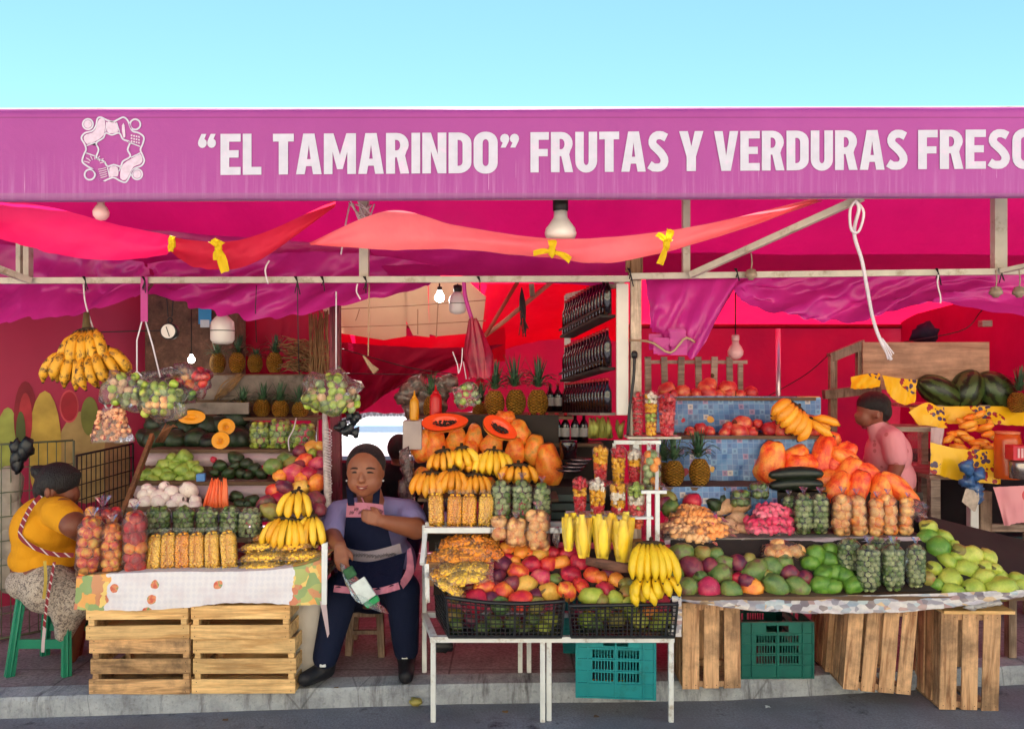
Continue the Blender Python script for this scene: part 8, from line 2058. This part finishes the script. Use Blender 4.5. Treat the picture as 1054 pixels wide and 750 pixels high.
for an, tx, nm in [(anL, (-.075, -.075), 0), (anR, (.02, -.15), 1)]:
    tip = an + Vector((tx[0], tx[1], -.055)); sh_ = [('c', an + Vector((0, .02, -.045)), .045, tip, .037), ('e', an + Vector((0, .01, -.02)), (.05, .055, .045))]
    link('shoe', union_mesh('shoe', sh_, .008, plain('dark_shoe', '#16151b', .6, .2, 10), 2, O), root)
    m = MB(); m.box(an + Vector((0, -.05, .0)) - O, (.03, .012, .018), bev=.003); link('shoe_strap', m.mesh('shoe_strap', M_white), root)
# apron: bib, straps, trims, skirt
def front(px, py, dd=.0):
    u = (px-386)/47; f = max(0, 1-u*u)**.5; base = 4.085 - .155*f - .05*math.sin(min(1, max(0, (py-520)/80))*PI*.8)*f
    return base - .032 - dd
def apron_part(nm, top, bot, mt, dd=0.0, n=22, m_=10, wav=0.0, thick=.004):
    rows = []
    for j in range(m_+1):
        row = []
        for i in range(n+1):
            u = i/n; a = smooth_at([Vector((x, y, 0)) for x, y in top], u); c_ = smooth_at([Vector((x, y, 0)) for x, y in bot], u); q_ = a.lerp(c_, j/m_)
            row.append(P(q_.x, q_.y, front(q_.x, q_.y, dd) + wav*math.sin(i*2.3)) - O)
        rows.append(row)
    m = MB(); m.grid(rows); return link(nm, m.mesh(nm, mt), root)
apron_part('apron_bib', [(357, 521), (375, 521), (394, 522)], [(353, 566), (378, 568), (404, 564)], F_navy)
apron_part('apron_bib_trim', [(357, 517), (375, 517), (394, 519)], [(356, 532), (375, 532), (396, 531)], F_pinktrim, .006)
for sx0, sx1, y0 in [(357, 363, 496), (386, 393, 494)]:
    ps = [P(sx0+2.5 + (2 if sx0 > 370 else -2)*-(k/4), flip(y0+4, 520, k/4), [4.03, 3.985, 3.97, 3.955, 3.935][k]-.04) - O for k in range(5)]
    m = MB(); rows = [[p + Vector((-.017, 0, 0)), p + Vector((0, -.003, 0)), p + Vector((.017, 0, 0))] for p in ps]; m.grid(rows); link('apron_strap', m.mesh('apron_strap', F_navy), root)
apron_part('apron_band', [(352, 562), (378, 567), (412, 559)], [(352, 574), (380, 579), (414, 571)], fabric('grey_pink_band', '#a79aa2', .2), .008)
# apron skirt over the lap, falling in front of the thighs
def lap(nm, top, bot, mt, d0, d1, n=26, m_=10, wv=.006):
    rows = []
    for j in range(m_+1):
        row = []; v_ = j/m_
        for i in range(n+1):
            u = i/n; a = smooth_at([Vector((x, y, 0)) for x, y in top], u); c_ = smooth_at([Vector((x, y, 0)) for x, y in bot], u); q_ = a.lerp(c_, v_)
            row.append(P(q_.x, q_.y, flip(d0, d1, v_) + wv*math.sin(u*26+v_*2) + .03*abs(u-.5)) - O)
        rows.append(row)
    m = MB(); m.grid(rows); return link(nm, m.mesh(nm, mt), root)
lap('apron_skirt', [(350, 573), (380, 578), (418, 568)], [(345, 604), (385, 607), (412, 600)], F_navy, 3.80, 3.60)
lap('apron_ruffle', [(344, 602), (385, 605), (410, 599)], [(343, 609), (385, 612), (412, 606)], F_pinktrim, 3.602, 3.595, 60, 3, .008)
lap('apron_side_ruffle', [(411, 599), (418, 585), (419, 566)], [(415, 606), (426, 588), (423, 563)], F_pinktrim, 3.62, 3.66, 40, 3, .006)
# stitched wording on trims: plain dark stitches, unreadable in the photo as well
m = MB(); q = random.Random(2)
for i in range(15):
    x = 360 + i*2.3; y = 525 + q.uniform(-1.5, 2.5); ps = [P(x+dx, y+dy, front(x, y, .010)) - O for dx, dy in [(0, 2), (.6, -2), (1.2, 1.5), (1.9, -1)]]; m.tube(ps, .0016, 4)
for i in range(18):
    x = 358 + i*2.8; y = 569 + 3*math.sin((x-352)/62*PI) + q.uniform(-1, 1); ps = [P(x+dx, y+dy, front(x, y, .012)) - O for dx, dy in [(0, 2), (.6, -2), (1.2, 1.5), (2.1, -1)]]; m.tube(ps, .0016, 4)
link('embroidery', m.mesh('embroidery', M_black), root)
m = MB(); m.tube([P(371, 508, 3.94)-O, P(374, 516, 3.915)-O, P(379, 522, 3.89)-O], .004, 5); link('collar_edge', m.mesh('collar_edge', F_pinktrim), root)
# stool
root = empty('wooden_stool', P(385, 700, 4.2).xy.to_3d() + Vector((0, 0, FL)), 'plain wooden stool under the seated seller', 'stool'); 
ss = zat(622, 4.15)
b = MB(); b.box((xat(386, 4.2), 4.2, ss), (.34, .3, .03), bev=.006); b.build('seat', M_wood_gz, root)
for x, Y in [(362, 4.1), (391, 4.08), (368, 4.34), (404, 4.34)]:
    b = MB(); z0 = FL; b.beam(Vector((xat(x, Y), Y, ss)), Vector((xat(x+(2 if x > 380 else -3), Y), Y, z0)), .035, .035); b.build('leg', M_wood_gz, root)
for y in (632, 650):
    b = MB(); b.beam(P(361, y, 4.1), P(392, y, 4.08), .022, .02); b.build('rung', M_wood_gz, root)
# the bag she holds
root = empty('held_bag', P(372, 632, 3.7), 'clear plastic bag with white and green packet held in her hand', 'plastic bag'); O = root.location
top = wr_l + Vector((.02, -.045, -.07)); b = MB(); rows = []
cb_ = P(379, 619, 3.53); ax = (cb_-top); 
for j in range(9):
    f = j/8; c_ = top + ax*f*1.12; w_ = flip(.012, .09, f**.8) if f < .9 else .078
    row = []
    for i in range(22):
        a = 2*PI*i/22; s_ = Vector((.92, 0, -.38)); row.append(c_ + s_*w_*math.cos(a)*(1+.12*math.sin(a*7+j)) + Vector((0, 1, 0))*w_*.35*math.sin(a) - O)
    rows.append(row)
b.grid(rows, closed=True); link('plastic_film', b.mesh('plastic_film', film('held_bag_film', '#dcece2', .3, .4)), root)
b = MB(); b.box(P(374, 607, 3.53) - O, (.074, .014, .10), (0, R(-33), 0), bev=.005); link('packet', b.mesh('packet', plain('packet_white', '#cfd8d6', .4, .1, 30)), root)
b = MB(); b.box(P(383, 619, 3.522) - O, (.07, .02, .03), (0, R(-33), 0), bev=.005); link('green_corner', b.mesh('green_corner', plain('packet_green', '#1f8a4c', .4, .2, 30)), root)
b = MB(); b.box(P(360, 589, 3.55) - O, (.05, .02, .05), (0, R(-30), 0), bev=.008); link('green_leaves', b.mesh('green_leaves', plain('leaf_dark_green', '#2a5a34', .6, .3, 40)), root)

# ---------------------------------------------------------------- the woman in yellow, seen from behind
root = empty('person', P(48, 700, 3.95).xy.to_3d() + Vector((0, 0, FL)), 'woman in yellow shirt and patterned skirt seated on a green stool, back turned', 'person'); O = root.location
Y0 = 3.92; hd = P(61, 502, 3.98)
body = [('e', hd + Vector((-.005, .0, .02)), (.095, .088, .105)), ('e', hd + Vector((.045, .0, -.035)), (.055, .06, .06)), ('e', hd + Vector((.088, -.005, -.018)), (.014, .014, .018)), ('e', hd + Vector((.076, .0, -.055)), (.02, .03, .014)), ('e', hd + Vector((.01, -.088, -.01)), (.02, .012, .03)),
        ('c', hd + Vector((-.02, 0, -.05)), .058, P(54, 522, 3.96), .07), ('e', P(48, 545, 3.98), (.15, .17, .17)), ('e', P(50, 580, 4.0), (.17, .17, .14)),
        ('c', P(62, 526, 3.84), .07, P(77, 541, 3.74), .06), ('c', P(77, 541, 3.74), .058, P(94, 556, 3.84), .036), ('c', P(40, 528, 4.1), .07, P(70, 550, 4.2), .055), ('c', P(70, 550, 4.2), .05, P(98, 555, 4.1), .034),
        ('c', P(46, 596, 3.9), .11, P(78, 612, 3.9), .08), ('c', P(46, 596, 4.08), .11, P(80, 612, 4.1), .08), ('c', P(78, 612, 3.9), .07, P(72, 675, 3.95), .04), ('c', P(80, 612, 4.1), .07, P(76, 675, 4.1), .04)]
hand(body, P(96, 556, 3.88), P(104, 560, 3.88), (0, 1, 0), (.4, 0, -.8), thumb=-1); hand(body, P(98, 555, 4.1), P(106, 559, 4.1), (0, 1, 0), (.4, 0, -.8), thumb=1)
link('body', union_mesh('body', body, .0075, S2, 3, O), root)
hair = [('e', hd + Vector((-.008, -.002, .036)), (.104, .1, .098)), ('e', hd + Vector((.035, -.0, .06)), (.065, .085, .05)), ('e', hd + Vector((-.06, -.01, .0)), (.055, .08, .075)), ('e', hd + Vector((-.088, -.02, .085)), (.042, .042, .036)), ('e', hd + Vector((-.112, -.02, .10)), (.02, .03, .02))]
me = union_mesh('hair', hair, .007, M_hair, 2, O); link('hair', me, root)
m = MB(); m.ball(hd + Vector((.0, -.102, -.008)) - O, (.016, .006, .026), 8, 7); link('ear', m.mesh('ear', S2), root)
sh = [('e', P(49, 543, 3.98), (.162, .185, .17)), ('e', P(50, 572, 4.0), (.18, .185, .11)), ('c', P(52, 524, 3.92), .075, P(64, 529, 3.86), .078), ('c', P(60, 527, 3.85), .08, P(71, 535, 3.78), .074), ('c', P(40, 528, 4.1), .08, P(60, 543, 4.16), .066), ('e', P(46, 524, 4.0), (.10, .13, .06)), ('e', P(44, 560, 3.98), (.125, .17, .11))]
link('shirt', union_mesh('shirt', sh, .009, F_yel, 3, O), root)
sk = [('e', P(48, 595, 3.98), (.175, .2, .11)), ('c', P(50, 604, 3.88), .13, P(78, 618, 3.88), .10), ('c', P(50, 604, 4.06), .13, P(78, 618, 4.08), .10), ('c', P(74, 622, 3.88), .09, P(66, 652, 3.86), .045), ('c', P(60, 622, 3.82), .05, P(64, 656, 3.82), .02), ('c', P(76, 622, 4.05), .09, P(72, 650, 4.05), .06)]
link('skirt', union_mesh('skirt', sk, .01, F_skirt, 4, O), root)
M_strap = None
t = NT('striped_strap'); v = t.coord('Object'); s = t.sep(v); t_ = t.math('FRACT', t.math('MULTIPLY', t.math('ADD', s[0], s[2]), 24)); c = t.mix(t.math('LESS_THAN', t_, .2), rgb('#7c1222'), rgb('#c8b8b8')); M_strap = t.done(t.pbr(c, .7))
def strap(pts, w_, nm, mt=None):
    m = MB(); ps = [smooth_at([P(*p) - O for p in pts], i/20) for i in range(21)]; rows = []
    for i, p in enumerate(ps):
        d = (ps[min(i+1, 20)] - ps[max(i-1, 0)]).normalized(); s_ = d.cross(Vector((0, 1, 0))).normalized(); rows.append([p - s_*w_/2, p + s_*w_/2])
    m.grid(rows); link(nm, m.mesh(nm, mt or M_strap), root)
strap([(42, 510, 3.84), (33, 520, 3.80), (24, 537, 3.80), (21, 552, 3.79), (35, 563, 3.78), (55, 570, 3.78), (76, 571, 3.80)], .022, 'bag_strap')
strap([(56, 578, 3.76), (52, 600, 3.735), (48, 622, 3.73), (45, 648, 3.74)], .014, 'lanyard')
strap([(46, 646, 3.738), (44.5, 660, 3.738), (44, 671, 3.74)], .016, 'lanyard_end', M_shelfcloth)
strap([(46, 577, 3.76), (47, 596, 3.74), (45, 616, 3.74)], .016, 'yellow_ribbon_tail', plain('ribbon_mustard', '#b0963c', .7))
# green stool
root = empty('plastic_stool', P(46, 697, 3.85).xy.to_3d() + Vector((0, 0, FL)), 'green plastic stool under the woman in yellow', 'stool'); O = root.location
zs = zat(610, 3.8)
b = MB(); b.box((O.x, 3.96, zs), (.28, .28, .03), bev=.01); b.build('seat', M_green, root)
for (tx, ty, bx_, by) in [(-.11, 3.85, -.155, 3.82), (.11, 3.85, .125, 3.82), (-.11, 4.07, -.15, 4.1), (.12, 4.07, .155, 4.1)]:
    b = MB(); a = Vector((O.x+tx, ty, zs)); c_ = Vector((O.x+bx_, by, FL)); b.tube([a, a.lerp(c_, .5), c_], [.026, .024, .028], 4, smooth=False); b.beam(a.lerp(c_, .02)+Vector((0, -.002, 0)), c_+Vector((0, -.002, .002)), .034, .03); b.build('leg', M_green, root)
b = MB(); b.beam(Vector((O.x-.14, 3.83, FL+.155)), Vector((O.x+.12, 3.83, FL+.155)), .012, .045); b.build('crossbar', M_green, root)
b = MB(); b.beam(Vector((O.x-.12, 3.84, zs-.03)), Vector((O.x+.12, 3.84, zs-.03)), .012, .05); b.build('apron_rail', M_green, root)
b = MB(); b.beam(Vector((O.x-.14, 4.09, FL+.155)), Vector((O.x+.15, 4.09, FL+.155)), .012, .045); b.build('crossbar', M_green, root)

# ---------------------------------------------------------------- person in the pink shirt, right
YR = 4.85
root = empty('person', P(910, 700, YR).xy.to_3d() + Vector((0, 0, FL)), 'dark haired person in pink polo shirt bending towards the papayas', 'person'); O = root.location
hd = P(896, 424, YR)
body = [('e', hd + Vector((.01, 0, .02)), (.092, .08, .1)), ('e', hd + Vector((-.045, -.005, -.035)), (.05, .055, .055)), ('e', hd + Vector((-.09, -.005, -.02)), (.016, .014, .018)), ('e', hd + Vector((-.075, -.005, -.055)), (.022, .03, .014)), ('e', hd + Vector((.0, -.08, -.015)), (.018, .012, .026)),
        ('c', hd + Vector((.025, .01, -.05)), .055, P(909, 446, YR+.02), .07), ('e', P(914, 468, YR+.02), (.12, .14, .16)), ('e', P(918, 500, YR+.04), (.14, .14, .16)), ('e', P(918, 530, YR+.05), (.15, .14, .12)),
        ('c', P(919, 452, YR-.12), .06, P(923, 478, YR-.14), .048), ('c', P(923, 478, YR-.14), .047, P(915, 502, YR-.24), .03), ('c', P(908, 452, YR+.14), .06, P(896, 478, YR+.1), .046), ('c', P(896, 478, YR+.1), .044, P(886, 500, YR), .03),
        ('c', P(908, 535, YR+.04), .1, P(906, 620, YR), .07), ('c', P(928, 535, YR+.04), .1, P(930, 620, YR), .07), ('c', P(906, 620, YR), .066, Vector((xat(904, YR), YR, FL+.06)), .045), ('c', P(930, 620, YR), .066, Vector((xat(930, YR), YR, FL+.06)), .045)]
hand(body, P(915, 502, YR-.24), P(911, 512, YR-.26), (0, 1, 0), (-.5, 0, -.6), thumb=-1); hand(body, P(886, 500, YR), P(882, 508, YR-.02), (0, 1, 0), (-.5, 0, -.6), thumb=1)
link('body', union_mesh('body', body, .0085, S3, 3, O), root)
hair = [('e', hd + Vector((.02, .0, .05)), (.102, .092, .082)), ('e', hd + Vector((.07, -.0, .005)), (.055, .08, .07))]
link('hair', union_mesh('hair', hair, .008, M_hair, 2, O), root)
m = MB(); m.ball(hd + Vector((.005, -.092, -.012)) - O, (.015, .006, .024), 8, 7); link('ear', m.mesh('ear', S3), root)
sh = [('e', P(914, 467, YR+.02), (.135, .155, .16)), ('e', P(917, 492, YR+.03), (.145, .15, .15)), ('c', P(912, 447, YR-.04), .07, P(919, 452, YR-.12), .07), ('c', P(919, 452, YR-.12), .072, P(922, 470, YR-.14), .068), ('c', P(908, 449, YR+.1), .07, P(898, 474, YR+.11), .06), ('c', P(903, 440, YR), .062, P(906, 448, YR), .07)]
t = NT('spotted_pink_polo'); v = t.coord('Object'); c = t.mix(t.math('LESS_THAN', t.vor(v, 14), .2), rgb('#dc929c'), rgb('#c07078')); F_polo = t.done(t.pbr(c, .85, 0, t.bump(t.noise(v, 9, 4), .4, .03), .2))
link('shirt', union_mesh('shirt', sh, .009, F_polo, 3, O), root)
tr = [('e', P(918, 528, YR+.05), (.16, .15, .13)), ('c', P(908, 535, YR+.04), .11, P(906, 620, YR), .085), ('c', P(928, 535, YR+.04), .11, P(930, 620, YR), .085), ('c', P(906, 620, YR), .082, Vector((xat(904, YR), YR, FL+.1)), .065), ('c', P(930, 620, YR), .082, Vector((xat(930, YR), YR, FL+.1)), .065)]
link('trousers', union_mesh('trousers', tr, .012, F_trous, 2, O), root)

# ---------------------------------------------------------------- dark figure behind the seller
YD = 5.6
root = empty('person', P(412, 650, YD).xy.to_3d() + Vector((0, 0, FL)), 'figure in a black shirt standing behind the seller, facing away', 'person'); O = root.location
hd = P(411, 463, YD)
body = [('e', hd, (.075, .09, .105)), ('c', hd + Vector((0, .01, -.05)), .05, P(410, 484, YD), .06), ('e', P(409, 500, YD), (.16, .11, .16)), ('e', P(409, 530, YD), (.15, .11, .2)), ('c', P(393, 490, YD), .055, P(388, 520, YD-.02), .045), ('c', P(388, 520, YD-.02), .042, P(392, 545, YD-.1), .03), ('c', P(426, 490, YD), .055, P(430, 520, YD-.02), .045), ('c', P(430, 520, YD-.02), .042, P(427, 545, YD-.1), .03),
        ('c', P(400, 555, YD), .09, Vector((xat(400, YD), YD, FL+.05)), .045), ('c', P(420, 555, YD), .09, Vector((xat(420, YD), YD, FL+.05)), .045)]
link('body', union_mesh('body', body, .012, S3, 2, O), root)
link('hair', union_mesh('hair', [('e', hd + Vector((0, -.012, .02)), (.086, .098, .1))], .01, M_hair, 1, O), root)
sh = [('e', P(409, 500, YD), (.175, .125, .17)), ('e', P(409, 528, YD), (.165, .12, .17)), ('c', P(393, 490, YD), .066, P(389, 515, YD-.02), .058), ('c', P(426, 490, YD), .066, P(429, 515, YD-.02), .058)]
link('shirt', union_mesh('shirt', sh, .012, F_blk, 2, O), root)
link('trousers', union_mesh('trousers', [('e', P(410, 552, YD), (.16, .12, .1)), ('c', P(400, 555, YD), .1, Vector((xat(400, YD), YD, FL+.08)), .06), ('c', P(420, 555, YD), .1, Vector((xat(420, YD), YD, FL+.08)), .06)], .014, F_trous, 2, O), root)
# ================================================================== small things on the ground
b = MB(); b.ball(P(428, 722, 3.66) + Vector((0, 0, .0)), (.032, .03, .018), 12, 8, jag=.5, seed=3)
b.build('squashed_fruit', FM['olive'], None, 'small squashed yellowish fruit lying on the kerb edge', 'fruit')
q = random.Random(44); g = 'bits of litter near the kerb'
for i, (x, y, lb) in enumerate([(520, 733, 'tiny dry scrap on the road below the middle legs'), (232, 741, 'pale scrap on the road below the pale crates'), (790, 728, 'brown leaf scrap on the road below the green crate'), (346, 708, 'small wrapper scrap on the kerb by the seller'), (614, 738, 'dark stalk scrap on the road below the teal crate')]):
    d = (y-375)/F; Y = CZ/d if y > 715 else (CZ-FL)/d; c = P(x, y, Y); rows = [[c + Vector((.012*(u-1) + q.uniform(-.004, .004), .010*(v_-1), .003 + q.uniform(0, .006))) for u in range(3)] for v_ in range(3)]
    b = MB(); b.grid(rows); b.build('litter_scrap', [M_straw, M_board, M_white][i % 3], None, lb, 'litter', g)
